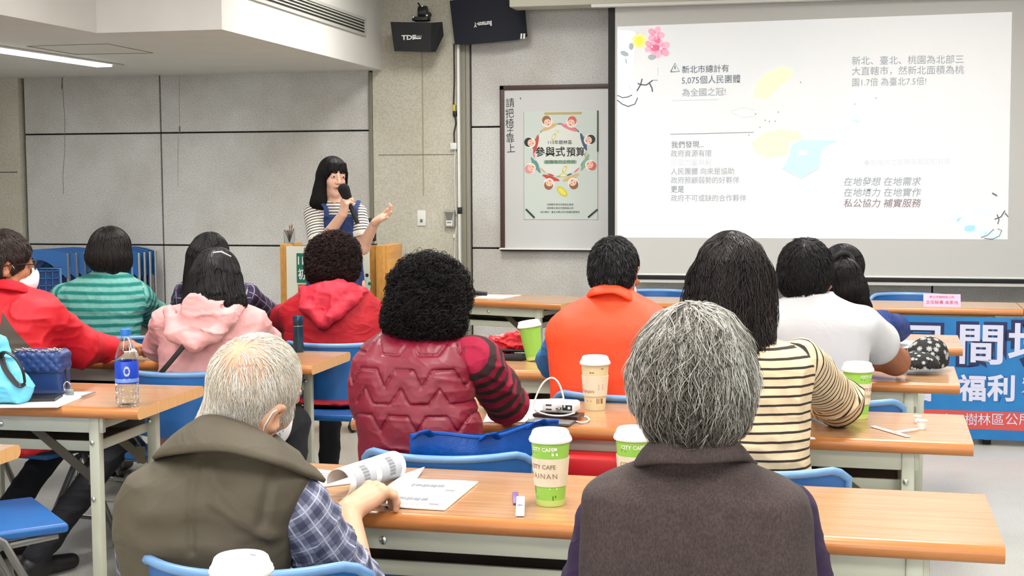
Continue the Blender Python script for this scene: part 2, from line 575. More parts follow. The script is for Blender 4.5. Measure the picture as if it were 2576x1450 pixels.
TOPZ = 0.745
def make_table(label, corner, rz, L=1.8, D=0.5, group=None, front_tray=True):
    """corner = right end of the edge nearest the seats; local x runs 0..-L, y 0..D away from the seats"""
    t = thing('folding_table', label, 'table', (corner[0], corner[1], 0), rz, group)
    b = MB()
    th, r = 0.038, 0.019
    V, F = [], []
    prof = [(-0.001+r - r*math.sin(a), TOPZ-r + r*math.cos(a)) for a in [math.pi*k/8 for k in range(9)]]
    # top slab between rounded long edges
    for x0, x1 in ((-L, 0.0),):
        b.add([(x1, r, TOPZ), (x1, D-r, TOPZ), (x0, D-r, TOPZ), (x0, r, TOPZ)], [(0, 1, 2, 3)], MAT['top'])
        b.add([(x1, r, TOPZ-th), (x1, D-r, TOPZ-th), (x0, D-r, TOPZ-th), (x0, r, TOPZ-th)], [(3, 2, 1, 0)], MAT['edge'])
        for side in (0, 1):
            pts = [(y if side == 0 else D-y, z) for y, z in prof]
            k = len(pts)
            V = [(x0, y, z) for y, z in pts]+[(x1, y, z) for y, z in pts]
            F = [(i, i+1, k+i+1, k+i) if side == 1 else (k+i, k+i+1, i+1, i) for i in range(k-1)]
            b.add(V, F, MAT['edge'])
        ring = prof + [(D-y, z) for y, z in prof[::-1]]
        k = len(ring)
        b.add([(x1, y, z) for y, z in ring], [tuple(range(k))], MAT['banding'])
        b.add([(x0, y, z) for y, z in ring], [tuple(range(k))[::-1]], MAT['banding'])
    obj('tabletop', b, t, smooth=50)
    zt = TOPZ-th
    ins = 0.17
    for y in (0.05, D-0.05):
        b = MB(); b.box((-L/2, y, zt-0.026), (L-2*ins+0.06, 0.022, 0.052), MAT['frame'], bev=0.004)
        for x in (-ins-0.33, -L+ins+0.33):
            b.add(*lathe_geo([(0, 0), (0.009, 0), (0.009, 0.004), (0.005, 0.007), (0, 0.008)], 12), MAT['bolt'],
                  Matrix.Translation((x, y-0.011, zt-0.03)) @ Matrix.Rotation(math.radians(90), 4, 'X'))
        obj('apron', b, t)
    for x in (-ins, -L+ins):
        for y in (0.05, D-0.05):
            b = MB()
            b.box((x, y, zt/2), (0.036, 0.034, zt-0.002), MAT['frame'], bev=0.005)
            b.box((x, y, 0.012), (0.044, 0.042, 0.024), MAT['rubber'], bev=0.004)
            for z in (0.625, 0.44):
                b.add(*lathe_geo([(0, 0), (0.008, 0), (0.008, 0.003), (0.004, 0.006), (0, 0.007)], 12), MAT['bolt'],
                      Matrix.Translation((x-0.006, y-0.017, z)) @ Matrix.Rotation(math.radians(90), 4, 'X'))
            obj('leg', b, t)
        b = MB(); b.box((x, D/2, 0.12), (0.026, D-0.12, 0.026), MAT['frame'], bev=0.004)
        obj('stretcher', b, t)
        b = MB(); b.box((x, D/2, zt-0.03), (0.026, D-0.12, 0.03), MAT['frame'], bev=0.004)
        obj('stretcher', b, t)
    for s, x in ((-1, -ins), (1, -L+ins)):
        for y in (0.085, D-0.085):
            b = MB()
            b.box((x+s*0.135, y, zt-0.13), (0.030, 0.007, 0.30), MAT['brace'], rot=(0, math.radians(s*52), 0))
            b.box((x+s*0.03, y-0.006, zt-0.20), (0.03, 0.006, 0.06), MAT['brace'])
            obj('brace', b, t)
    # book tray under the top
    b = MB()
    z = 0.598
    b.box((-L/2, D*0.53, z), (L-2*ins-0.04, D*0.70, 0.004), MAT['tray'])
    b.box((-L/2, D-0.075, z+0.03), (L-2*ins-0.04, 0.004, 0.06), MAT['tray'])
    obj('book_tray', b, t)
    b = MB()
    b.box((-L/2, D*0.53-D*0.35, z+0.004), (L-2*ins-0.04, 0.012, 0.034), MAT['frame'], bev=0.003)
    for x in (-ins-0.02, -L+ins+0.02):
        b.box((x, D*0.53, z+0.004), (0.012, D*0.70, 0.034), MAT['frame'], bev=0.003)
    obj('tray_rim', b, t)
    return t

R = math.radians
TG = 'wood topped folding tables in rows'
def make_tables():
    make_table('nearest right hand table with the open booklet and a green cup on its top', (0.345, 2.89), R(-1.1))
    make_table('right hand table in the second row holding the white power bank and the brown cup', (0.389, 4.0), R(-1.85))
    make_table('right hand table in the third row with the black flowered cap on it', (0.449, 5.125), R(-2.2))
    make_table('right hand table in the fourth row, in front of the ponytailed person', (0.553, 6.22), R(-2.2))
    make_table('left hand table carrying the water bottle and the navy handbag', (-2.135, 4.1), R(1.5), D=0.52)
    make_table('left hand table carrying the dark blue thermos bottle', (-1.955, 5.176), R(0.0), D=0.46)
    make_table('left hand table in the far row, in front of the red hooded person', (-2.04, 6.62), R(0.5), D=0.5)
    make_table('table of which only an orange edged corner shows at far left', (-2.165, 3.0), R(1.5), D=0.5)
    make_table('angled table beside the pillar with loose white papers on it', (-1.489, 7.93), R(-17), L=1.2, D=0.5)
    make_table('head table behind the blue banner with the pink name card', (1.02, 8.02), R(-1.5), L=1.2, D=0.45)
    make_table('head table behind the blue banner, left of the one with the name card', (-0.184, 8.052), R(-1.5), L=1.2, D=0.45)
    make_table('head table at the right picture edge, right of the pink name card', (2.225, 7.988), R(-1.5), L=1.2, D=0.45)
    make_table('photographer side table under the bottom edge with the white lidded cup', (-0.15, 1.62), R(0), L=1.6, D=0.5)
make_tables()

# ------------------------------------------------------------------ chairs
def back_shell(mb, w=0.45, z0=0.525, z1=0.76, depth=0.135, y0=-0.245, th=0.013, mat=None, rim=None, tilt=0.10):
    """curved backrest wrapping forward at its sides, with a turned rim on top"""
    nx, nz = 24, 10
    def P(u, v, o):
        x = (u-0.5)*w
        top = z1 - 0.028*max(0, (abs(u-0.5)*2-0.80)/0.20)**2
        z = z0 + (top-z0)*v
        s = abs(u-0.5)*2
        y = y0 + depth*(s**2.3) - tilt*(z-z0) + o
        return (x*(1.0-0.03*(1-v)), y, z)
    V, F = [], []
    for o in (0, th):
        for j in range(nz+1):
            for i in range(nx+1):
                V.append(P(i/nx, j/nz, o))
    k = (nx+1)*(nz+1)
    for j in range(nz):
        for i in range(nx):
            a = j*(nx+1)+i
            F.append((a, a+1, a+nx+2, a+nx+1)); F.append((k+a, k+a+nx+1, k+a+nx+2, k+a+1))
    for i in range(nx):
        F.append((i, k+i, k+i+1, i+1))
        a = nz*(nx+1)+i
        F.append((a, a+1, k+a+1, k+a))
    for j in range(nz):
        a = j*(nx+1)
        F.append((a, a+nx+1, k+a+nx+1, k+a))
        a += nx
        F.append((a, k+a, k+a+nx+1, a+nx+1))
    mb.add(V, F, mat)
    return P

def make_chair():
    c = thing('folding_chair', None, 'chair')
    b = MB(); P = back_shell(b, mat=MAT['blue']); 
    bk = obj('backrest', b, c, smooth=60)
    b = MB()
    path = [P(0.0, 0.35, 0.004), P(0.0, 0.8, 0.004)]+[P(i/24, 1.0, 0.004) for i in range(25)]+[P(1.0, 0.8, 0.004), P(1.0, 0.35, 0.004)]
    b.tube(path, 0.0125, MAT['bluerim'], n=8, flat=0.8)
    obj('rim', b, bk, smooth=60)
    b = MB(); b.box((0, 0.02, 0.437), (0.43, 0.40, 0.03), MAT['blue'], bev=0.012, seg=3)
    obj('seat', b, c)
    for s in (-1, 1):
        b = MB()
        x = s*0.212
        b.tube([(x, -0.20, 0.66), (x, -0.17, 0.56), (x, 0.03, 0.42), (x, 0.22, 0.03)], 0.012, MAT['tubegrey'], n=10)
        b.box((x, 0.223, 0.02), (0.03, 0.034, 0.04), MAT['rubber'], bev=0.006)
        obj('leg', b, c)
        b = MB()
        x = s*0.192
        b.tube([(x, 0.19, 0.415), (x, 0.02, 0.40), (x, -0.13, 0.20), (x, -0.235, 0.03)], 0.012, MAT['tubegrey'], n=10)
        b.box((x, -0.238, 0.02), (0.03, 0.034, 0.04), MAT['rubber'], bev=0.006)
        obj('leg', b, c)
    b = MB(); b.tube([(-0.212, 0.175, 0.12), (0.212, 0.175, 0.12)], 0.009, MAT['tubegrey'])
    obj('crossbar', b, c)
    b = MB(); b.tube([(-0.192, -0.19, 0.11), (0.192, -0.19, 0.11)], 0.009, MAT['tubegrey'])
    obj('crossbar', b, c)
    return c
_chair = [None]
def place_chair(label, x, y, rz=0.0, group=None):
    if _chair[0] is None:
        _chair[0] = make_chair(); c = _chair[0]
    else:
        c = copy_tree(_chair[0])
    c.location = (float(x), float(y), 0)
    c.rotation_euler = (0, 0, rz)
    tag(c, label, 'chair', group)
    return c
def chair_px(label, px, py, rz=0.0, dy=0.0):
    """px,py = middle of the top rim (0.79 m high, 0.27 m behind the seat centre)"""
    q = atz(px, py, 0.772)
    place_chair(label, q[0]-math.sin(rz)*0.27, q[1]+math.cos(rz)*0.27+dy, rz)
chair_px('blue chair of the white haired man in the olive vest', 572, 1436, R(4))
chair_px('blue chair of the person in the maroon quilted vest', 1098, 1147, R(3))
chair_px('blue chair of the person in the pink jacket', 405, 940, R(2), 0.03)
chair_px('blue chair of the man in the orange vest', 1545, 1003, R(1), 0.07)
chair_px('blue chair of the person in the black striped cream top', 1888, 1196, R(0), 0.05)
chair_px('blue chair of the man in the white shirt', 2090, 1018, R(0), 0.07)
chair_px('blue chair of the person in the teal striped sweater', 243, 846, R(-4))
chair_px('blue chair of the person in the dark plaid shirt', 512, 850, R(0))
chair_px('blue chair of the person in the red hooded top', 800, 868, R(0), 0.05)
place_chair('blue chair of the person in the red jacket at the left edge', -3.02, 4.95, R(-10))
place_chair('blue chair of the ponytailed person in navy', 0.02, 5.98, R(0))
place_chair('blue chair of the grey haired person in the brown vest', -0.22, 2.50, R(0))
# empty chair turned to the right at the lower left corner
q = atz(174, 1318, 0.45); place_chair('empty blue chair with grey tube legs at the lower left corner', q[0]-0.307, q[1]-0.003, R(-45))
# chairs on the far side of the head tables
q = aty(1655, 745, 8.72); place_chair('far blue chair showing over the head table beside the orange vest', q[0], 8.52, R(180))
q = aty(2285, 750, 8.72); place_chair('far blue chair showing over the head table left of the pink card', q[0], 8.50, R(180))

# folded chairs standing in a row against the boards
def make_folded():
    c = thing('folded_chair', None, 'chair')
    b = MB()
    w = 0.43
    # back panel, arched underneath
    n = 16
    out = [(-w/2, 0.70), (-w/2, 0.88)]
    out += [(-w/2+0.02+(w-0.04)*i/n, 0.905+0.03*math.sin(math.pi*i/n)) for i in range(n+1)]
    out += [(w/2, 0.88), (w/2, 0.70)]
    out += [(w/2-0.045-(w-0.09)*i/n, 0.74+0.115*math.sin(math.pi*i/n)) for i in range(n+1)]
    mx = Matrix.Rotation(math.radians(90), 4, 'X')
    b.prism(out[::-1], -0.012, 0.012, MAT['blue'], mx)
    obj('backrest', b, c)
    b = MB()
    for s in (-1, 1):
        b.tube([(s*w/2, 0, 0.90), (s*w/2, 0, 0.02)], 0.013, MAT['tubegrey'], n=8)
        b.tube([(s*(w/2-0.035), -0.022, 0.64), (s*(w/2-0.035), -0.02, 0.02)], 0.012, MAT['tubegrey'], n=8)
    obj('frame', b, c)
    b = MB()
    for i in range(7):
        x = -0.15+0.05*i
        b.box((x, -0.012, 0.60), (0.009, 0.012, 0.36), MAT['blue'])
        b.box((0, -0.012, 0.44+0.055*i), (0.31, 0.012, 0.009), MAT['blue'])
    b.tube([(-0.16, -0.012, 0.42), (-0.16, -0.012, 0.79), (0.16, -0.012, 0.79), (0.16, -0.012, 0.42)], 0.012, MAT['bluerim'], n=8, closed=True)
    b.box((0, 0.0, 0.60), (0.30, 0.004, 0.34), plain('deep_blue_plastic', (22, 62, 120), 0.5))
    obj('seat', b, c)
    return c
fc = make_folded()
FLAB = ['foremost folded blue chair of the left stack against the wall', 'second folded blue chair of the left wall stack',
        'third folded blue chair of the left wall stack', 'fourth folded blue chair of the left wall stack', 'hindmost folded blue chair of the left wall stack']
q = aty(106, 700, 9.75)
for i in range(5):
    c = fc if i == 0 else copy_tree(fc)
    c.location = (q[0]+0.022*i, 9.70+0.088*i, 0); c.rotation_euler = (0, 0, R(36))
    tag(c, FLAB[i], 'chair', 'folded chairs in the left wall stack')
q = aty(278, 700, 9.9)
FL2 = ['foremost folded blue chair of the stack behind the teal sweater', 'second folded blue chair of the stack behind the teal sweater',
       'third folded blue chair of the stack behind the teal sweater', 'hindmost folded blue chair of the stack behind the teal sweater']
for i in range(4):
    c = copy_tree(fc)
    c.location = (q[0]+0.005*i, 9.99+0.08*i, 0); c.rotation_euler = (0, 0, R(-2)); c.scale = (0.92, 1, 1)
    tag(c, FL2[i], 'chair', 'folded chairs in the stack behind the teal sweater')

# ------------------------------------------------------------------ lectern with poster
MAT['lwood'] = m_wood('honey_oak_veneer', (188, 132, 58), (204, 148, 72), (214, 162, 88), 0.4, 20, 1.0)
LY = 8.62
lx0, lx1 = float(aty(711, 700, LY)[0]), float(aty(974, 700, LY)[0])
LH = float(aty(850, 616, LY)[2])
W = lx1-lx0+0.025
lec = thing('lectern', 'honey wood lectern with a cream event poster on its front', 'lectern', ((lx0+lx1)/2, LY, 0))
for s in (-1, 1):
    b = MB(); b.box((s*(W/2-0.02), 0.14, LH/2), (0.04, 0.30, LH), MAT['lwood'], bev=0.006)
    if s > 0: b.box((W/2-0.052, -0.002, LH/2), (0.06, 0.03, LH), MAT['lwood'], bev=0.006)
    else: b.box((-W/2+0.055, -0.002, LH/2), (0.06, 0.03, LH), MAT['lwood'], bev=0.006)
    obj('side_panel', b, lec)
b = MB(); b.box((0, 0.03, LH/2), (W-0.08, 0.03, LH-0.01), MAT['lwood']); obj('front_panel', b, lec)
b = MB(); b.box((0, 0.15, LH-0.03), (W-0.08, 0.26, 0.025), MAT['lwood']); obj('top', b, lec)
b = MB()
cream = plain('cream_poster', (228, 228, 212), 0.5)
pgreen = plain('deep_green_print', (18, 112, 88), 0.5); pbrown = plain('ochre_print', (150, 108, 44), 0.5); porange = plain('orange_print', (206, 140, 52), 0.5)
palep = plain('pale_green_print', (214, 226, 214), 0.5)
plw = 0.30
b.box((-0.035, -0.022, LH-0.345), (0.56, 0.006, 0.67), cream)
def LT(x, z, o=-0.0265): return XZ((x, o, z))
gx0, gx1 = -0.245, 0.175
b.box(((gx0+gx1)/2, -0.0258, LH-0.15), (gx1-gx0, 0.002, 0.19), pgreen)
b.text('113年參與式預算', 0.072, MAT['paper'], LT((gx0+gx1)/2, LH-0.105, -0.0275), off=0.0012, sx=0.78)
b.text('初階培力工作坊', 0.072, MAT['paper'], LT((gx0+gx1)/2-0.02, LH-0.195, -0.0275), off=0.0012, sx=0.72)
b.box((-0.20, -0.0258, LH-0.29), (0.075, 0.002, 0.07), pbrown)
b.text('目標', 0.05, MAT['paper'], LT(-0.20, LH-0.29, -0.0275), sx=0.7)
b.text('113', 0.035, pbrown, LT(-0.21, LH-0.352, -0.0265))
def disc(mb, x, z, r, mat, o, n=28, ry=None):
    ry = ry or r
    mb.add([(x+r*math.cos(2*math.pi*k/n), o, z+ry*math.sin(2*math.pi*k/n)) for k in range(n)], [tuple(range(n))], mat)
disc(b, 0.155, LH-0.245, 0.098, palep, -0.0282)
for k in range(10):
    a = k*math.pi/5
    disc(b, 0.155+0.09*math.cos(a), LH-0.245+0.09*math.sin(a), 0.012, [pgreen, MAT['ink'], MAT['greyink']][k % 3], -0.0286, 10)
b.text('參與式預算', 0.036, MAT['ink'], LT(0.15, LH-0.245, -0.029), off=0.0006, sx=0.8)
disc(b, -0.285, LH-0.365, 0.024, porange, -0.0262)
for k in range(8):
    a = k*math.pi/8
    b.box((0.165, -0.0262, LH-0.385), (0.085, 0.001, 0.008), porange, rot=(0, a, 0))
b.box((-0.29, -0.03, LH-0.46), (0.05, 0.01, 0.03), MAT['paper'], bev=0.004)
obj('poster', b, lec)
# black monitor on the lectern
mq = aty(914, 585, LY+0.2)
mon = thing('monitor', 'black monitor standing on the lectern behind the speaker', 'monitor', (mq[0], LY+0.2, LH-0.0165))
b = MB(); b.box((0, 0, 0.105), (0.17, 0.03, 0.15), MAT['black'], bev=0.006); obj('screen_housing', b, mon)
b = MB(); b.box((0, 0.02, 0.006), (0.14, 0.12, 0.012), MAT['black'], bev=0.004); b.box((0, 0.015, 0.04), (0.04, 0.02, 0.07), MAT['black']); obj('stand', b, mon)
b = MB(); b.box((0.07, -0.0155, 0.07), (0.016, 0.003, 0.03), MAT['white']); obj('sticker', b, mon)
# clear cup with dried stems
gq = aty(728, 607, LY+0.12)
gl = thing('stem_holder', 'clear beaker of dried stems on the left end of the lectern', 'vase', (gq[0], LY+0.12, LH+0.001))
glass = NT('clear_plastic'); glass.set(Roughness=0.05); glass.b.inputs['Transmission Weight'].default_value = 0.95; glass.b.inputs['IOR'].default_value = 1.2; glass.col((0.95, 0.97, 0.97, 1)); MAT['clear'] = glass.m
b = MB(); b.lathe([(0, 0), (0.034, 0), (0.038, 0.085), (0.036, 0.085), (0.032, 0.004), (0, 0.004)], MAT['clear'], 24); obj('beaker', b, gl)
b = MB()
mst = plain('dried_stem', (150, 112, 86), 0.9)
rr = random.Random(4)
for k in range(9):
    a = rr.uniform(0, 6.28); e = (0.028*math.cos(a), 0.028*math.sin(a), rr.uniform(0.07, 0.12))
    b.tube([(0, 0, 0.006), (e[0]*.5, e[1]*.5, 0.05), e], 0.003, mst, n=5)
    b.lathe([(0, -0.006), (0.008, 0), (0, 0.009)], mst, 6, Matrix.Translation(e))
obj('stems', b, gl)
# ================================================================== things on the front wall
# ---- projection screen
scr = thing('projection_screen', 'large pull down projection screen with lit slide and black border', 'screen', (0, WALL_Y-0.36, 0))
SY = WALL_Y-0.36
def sx(px, py=400): return float(aty(px, py, SY)[0])
def sz(px, py): return float(aty(px, py, SY)[2])
m_cloth = plain('grey_white_screen_cloth', (206, 205, 201), 0.85)
m_bord = plain('black_screen_border', (22, 22, 24), 0.7)
xl0, xl1 = sx(1530), sx(1547)
zb0, zb1 = sz(1700, 704), sz(1700, 694)
zt = sz(1700, 6)
xr_ = 2.35
b = MB(); b.box(((xl1+xr_)/2, 0, (zb1+zt)/2), (xr_-xl1, 0.004, zt-zb1+0.1), m_cloth); obj('cloth', b, scr)
b = MB(); b.box(((xl0+xl1)/2, -0.001, (zb0+zt)/2+0.02), (xl1-xl0, 0.006, zt-zb0+0.03), m_bord)
b.box(((xl0+xr_)/2, -0.001, (zb0+zb1)/2), (xr_-xl0, 0.012, zb1-zb0), m_bord, bev=0.003); obj('border', b, scr)
b = MB(); b.box(((xl1+xr_)/2, -0.004, zb1+0.008), (xr_-xl1, 0.012, 0.012), MAT['white'], bev=0.003); obj('bottom_bar', b, scr)

# ---- projected slide (light from the projector, part of the screen)
SL_E = 1.0
SLK = 0.27
em = {}
def E_(r, g, b_, k=SL_E):
    key = (r, g, b_, k)
    if key not in em:
        t = NT('slide_light_%d_%d_%d' % (r, g, b_))
        t.set(Roughness=0.9)
        t.col(rgb(r, g, b_))
        t.b.inputs['Emission Color'].default_value = rgb(r, g, b_)
        t.b.inputs['Emission Strength'].default_value = SLK*(1.0 if max(r, g, b_) > 205 else 0.2)
        em[key] = t.m
    return em[key]
slide = MB()
o0 = -0.004
def sp(px, py, lay=1):
    q = aty(px, py, SY+o0-0.0006*lay)
    return (float(q[0]), o0-0.0006*lay, float(q[2]))
t = NT('slide_ground')
t.set(Roughness=0.9); t.col((0.72, 0.72, 0.72, 1))
n = t.noise(1.2, 2, 0.5)
t.l(t.ramp(n, [(0.35, rgb(240, 251, 255)), (0.55, rgb(255, 255, 255))]), t.b.inputs['Emission Color'])
t.b.inputs['Emission Strength'].default_value = SLK
z_tl = sp(1553, 67, 0)
slide.quad(sp(1553, 598, 0), sp(2535, 603, 0), sp(2546, 30, 0), sp(1553, 67, 0), t.m)
pxm = float(np.linalg.norm(aty(1900, 300, SY)-aty(1910, 300, SY)))/10   # metres per photo pixel on the screen
def st(body, px, py, hpx, mat, align='LEFT', off=0.0, sxx=1.0, rot=-0.6, lay=3, shear=0.0, space=1.0):
    o = sp(px, py, lay)
    slide.text(body, hpx*pxm, mat, XZ(o) @ Matrix.Rotation(math.radians(-rot), 4, 'Z'), align=align, off=off, sx=sxx, space=space,
               warp=(lambda x, y, z: (x+shear*y, y, z)) if shear else None)
def blob(pts, mat, lay=2):
    V = [sp(x, y, lay) for x, y in pts]
    slide.add(V, [tuple(range(len(V)))[::-1]], mat)
def ell(cx, cy, rx, ry, mat, lay=2, n=20, a0=0.0):
    ca, sa = math.cos(a0), math.sin(a0)
    blob([(cx+rx*math.cos(2*math.pi*k/n)*ca-ry*math.sin(2*math.pi*k/n)*sa, cy+rx*math.cos(2*math.pi*k/n)*sa+ry*math.sin(2*math.pi*k/n)*ca) for k in range(n)][::-1], mat, lay)
def stroke(pts, wpx, mat, lay=3):
    slide.tube([sp(x, y, lay) for x, y in pts], wpx*pxm/2, mat, n=5)
g1, g2, g3, gp = E_(120, 130, 140), E_(165, 172, 180), E_(205, 210, 216), E_(150, 130, 138)
pinkm, pink2, yel, leaf = E_(252, 186, 208), E_(240, 172, 194), E_(250, 247, 160), E_(190, 200, 205)
paleblue, skyb, paley, palec = E_(226, 247, 253), E_(198, 228, 250), E_(253, 251, 205), E_(240, 249, 254)
dk = E_(82, 92, 104)
# corner flowers
for cx, cy, r in ((1650, 88, 20), (1662, 122, 23), (1640, 118, 18)):
    for k in range(5):
        a = k*1.2566+cx
        ell(cx+r*0.62*math.cos(a), cy+r*0.62*math.sin(a), r*0.52, r*0.40, pinkm if k % 3 else pink2, 2, 12, a)
    ell(cx, cy, r*0.14, r*0.14, E_(255, 226, 236), 3, 8)
for k in range(9):
    a = k*0.698
    ell(1608+11*math.cos(a), 103+11*math.sin(a), 8, 6, yel, 2, 10, a)
ell(1608, 103, 9, 9, E_(244, 236, 92), 3)
ell(1588, 117, 6, 9, leaf, 2); ell(1571, 135, 11, 6, leaf, 2, 16, 0.4); ell(1640, 144, 10, 7, leaf, 2)
stroke([(1604, 210), (1612, 213), (1626, 214), (1642, 202)], 3, dk); stroke([(1615, 198), (1612, 212), (1602, 229)], 3, dk)
stroke([(1634, 210), (1640, 222), (1641, 231)], 4, g1); stroke([(1642, 202), (1655, 202)], 2, g2)
stroke([(1553, 240), (1566, 246), (1580, 244), (1590, 239)], 2.4, dk); stroke([(1553, 252), (1565, 262), (1580, 268), (1597, 262), (1604, 246)], 2.4, dk)
stroke([(1574, 148), (1576, 160)], 2, g2); stroke([(1583, 215), (1588, 226)], 2, g3); stroke([(1655, 170), (1655, 190)], 1.5, g3)
blob([(1553, 75), (1600, 80), (1590, 190), (1605, 240), (1590, 262), (1553, 250)][::-1], palec, 1)
# warning triangle + headline
stroke([(1687, 181), (1698, 159), (1709, 180), (1687, 181)], 2, dk); stroke([(1698, 166), (1698, 174)], 2.2, dk)
st('新北市總計有', 1715, 177, 21, g1, off=0.0004, sxx=0.96)
st('5,075個人民團體', 1714, 204, 22.5, g1, off=0.0002, sxx=0.93)
st('為全國之冠!', 1715, 235, 22, g2, off=0.0002, sxx=0.98)
stroke([(1690, 253), (1808, 250)], 1.6, g3)
stroke([(1686, 338), (1896, 333)], 2.0, g2)
st('我們發現...', 1688, 366, 19, g1, sxx=0.96)
for k, (s, m) in enumerate((('政府資源有限', g2), ('民間力量無窮', g3), ('人民團體 向來是協助', g2), ('政府照顧弱勢的好夥伴', g2), ('更是', g1), ('政府不可或缺的合作夥伴', g2))):
    st(s, 1687, 388+k*22.4, 19, m, sxx=0.93, rot=0.0)
st('新北、臺北、桃園為北部三', 2142, 155, 23, g2, sxx=0.98, rot=0.3)
st('大直轄市，然新北面積為桃', 2142, 181, 23, g2, sxx=0.98, rot=0.3)
st('園1.7倍 為臺北7.5倍!', 2142, 209, 22, g2, sxx=0.92, rot=0.0)
st('政府人力?', 2200, 370, 17, E_(232, 234, 238)); st('資源?', 2210, 391, 17, E_(232, 234, 238)); st('◆對地方之服務需要認知有限', 2172, 411, 17, g3, sxx=0.95)
for k, s in enumerate(('在地發想 在地需求', '在地培力 在地實作', '私公協力 補實服務')):
    st(s, 2122, 459+k*27, 23, g2 if k < 2 else gp, off=0.0003, sxx=0.99, shear=0.18, rot=0.0)
# district map
blob([(1896, 245), (1900, 215), (1925, 185), (1965, 167), (1998, 175), (1985, 200), (1955, 225), (1930, 250)], paley)
blob([(1890, 360), (1920, 335), (1960, 325), (2010, 330), (2020, 350), (1985, 360), (1980, 390), (1930, 398), (1900, 385)], paley)
blob([(2018, 352), (2108, 354), (2075, 370), (2062, 395), (2062, 422), (2015, 450), (1968, 425), (1985, 395), (1990, 365)], skyb)
blob([(2148, 225), (2200, 222), (2215, 240), (2250, 238), (2220, 255), (2180, 275), (2160, 310), (2135, 300), (2140, 260)], E_(224, 247, 252))
blob([(2128, 300), (2165, 305), (2110, 350), (2060, 345)], palec)
stroke([(1838, 281), (1870, 270), (1896, 276), (1900, 292), (1870, 296), (1838, 283)], 1.2, g3)
blob([(2010, 237), (2030, 236), (2045, 250), (2060, 252), (2046, 272), (2028, 268)], E_(252, 252, 232)); stroke([(2010, 237), (2030, 243), (2045, 252), (2078, 256)], 1.4, E_(238, 238, 220))
stroke([(1968, 425), (2015, 450), (2062, 422)], 1.2, g3)
for x, y in ((1925, 303), (1936, 306), (1950, 305), (1901, 287), (1958, 282), (1912, 320), (1884, 340), (2014, 207), (2150, 262), (2204, 247)):
    slide.box(sp(x, y, 3), (3*pxm, 0.0006, 3*pxm), g2)
slide.quad(sp(2009, 390, 3), sp(2030, 390, 3), sp(2030, 379, 3), sp(2009, 379, 3), E_(252, 252, 252))
# lower right leaves
for cx, cy, rx, ry, a in ((2400, 545, 18, 14, 0.3), (2430, 565, 26, 16, 0.5), (2470, 535, 26, 10, 0.1), (2455, 580, 30, 12, 0.2), (2500, 590, 24, 9, 0.1)):
    ell(cx, cy, rx, ry, E_(220, 244, 248), 2, 16, a)
stroke([(2502, 552), (2518, 546), (2528, 530)], 2.4, dk); stroke([(2508, 540), (2513, 552), (2510, 564)], 2.2, dk)
stroke([(2528, 536), (2536, 546)], 3, g1); stroke([(2496, 486), (2508, 493)], 4, g1)
stroke([(2468, 598), (2484, 592), (2500, 577)], 2, g1); stroke([(2476, 600), (2496, 602), (2514, 594), (2520, 580), (2510, 576)], 2, g1)
obj('projected_slide', slide, scr, smooth=0)

# ---- screen case along the ceiling
cs = thing('screen_case', 'long cream roller case above the projection screen', 'screen case', (0, WALL_Y-0.35, 0))
b = MB()
cy_ = WALL_Y-0.35
x0, z0 = float(aty(1281, 18, cy_-0.11)[0]), float(aty(1281, 18, cy_-0.11)[2])
mcase = plain('cream_screen_case', (196, 194, 178), 0.5)
b.box(((x0+2.6)/2, 0, z0+0.09), (2.6-x0, 0.22, 0.18), mcase, bev=0.008)
obj('housing', b, cs)
b = MB()
x1, z1 = float(aty(1487, 20, cy_-0.115)[0]), float(aty(1487, 20, cy_-0.115)[2])
b.box(((x1+2.6)/2, -0.08, z0-0.008), (2.6-x1, 0.07, 0.022), MAT['duct'], bev=0.004); obj('slot_lip', b, cs)
for x in (x0+0.35, 1.6):
    b = MB(); b.box((x, 0.22, z0+0.17), (0.05, 0.24, 0.02), mcase); b.box((x, 0.335, z0+0.16), (0.06, 0.02, 0.16), mcase); obj('bracket', b, cs)

# ---- whiteboard
WBY = WALL_Y-0.02
def bp(px, py): q = aty(px, py, WBY); return float(q[0]), float(q[2])
wx0, wz1 = bp(1258, 216); _, wz0 = bp(1263, 628)
wx1 = -0.75
wb = thing('whiteboard', 'whiteboard with a brown frame and a handwritten line of characters', 'whiteboard', (0, WBY, 0))
mbrown = plain('dark_brown_frame', (74, 52, 44), 0.5)
mwb = plain('glossy_white_board', (206, 206, 204), 0.3)
b = MB(); b.box(((wx0+wx1)/2, 0.0, (wz0+wz1)/2), (wx1-wx0, 0.018, wz1-wz0), mwb)
for i, ch in enumerate('請把椅子靠上'):
    px, py = [(1284, 261), (1283, 287), (1283, 312), (1284, 330), (1284, 350), (1286, 375)][i]
    q = bp(px, py)
    b.text(ch, 0.074 if i not in (3, ) else 0.06, MAT['ink'], XZ((q[0], -0.0102, q[1]), 0) @ Matrix.Rotation(R(3), 4, 'Z'), sx=0.92)
q = bp(1310, 248); b.box((q[0], -0.0095, q[1]), (0.006, 0.001, 0.014), MAT['ink'], rot=(0, -0.4, 0))
obj('writing_surface', b, wb)
b = MB(); b.box(((wx0+wx1)/2, -0.006, wz1-0.017), (wx1-wx0, 0.03, 0.034), mbrown, bev=0.004)
for x in (wx0+0.017, wx1-0.017):
    b.box((x, -0.006, (wz0+wz1)/2), (0.034, 0.03, wz1-wz0), mbrown, bev=0.004)
obj('frame', b, wb)
b = MB(); b.box(((wx0+wx1)/2, -0.028, wz0+0.008), (wx1-wx0, 0.06, 0.012), MAT['white'], bev=0.003)
b.box(((wx0+wx1)/2, -0.012, wz0-0.004), (wx1-wx0, 0.02, 0.016), mbrown); obj('pen_tray', b, wb)

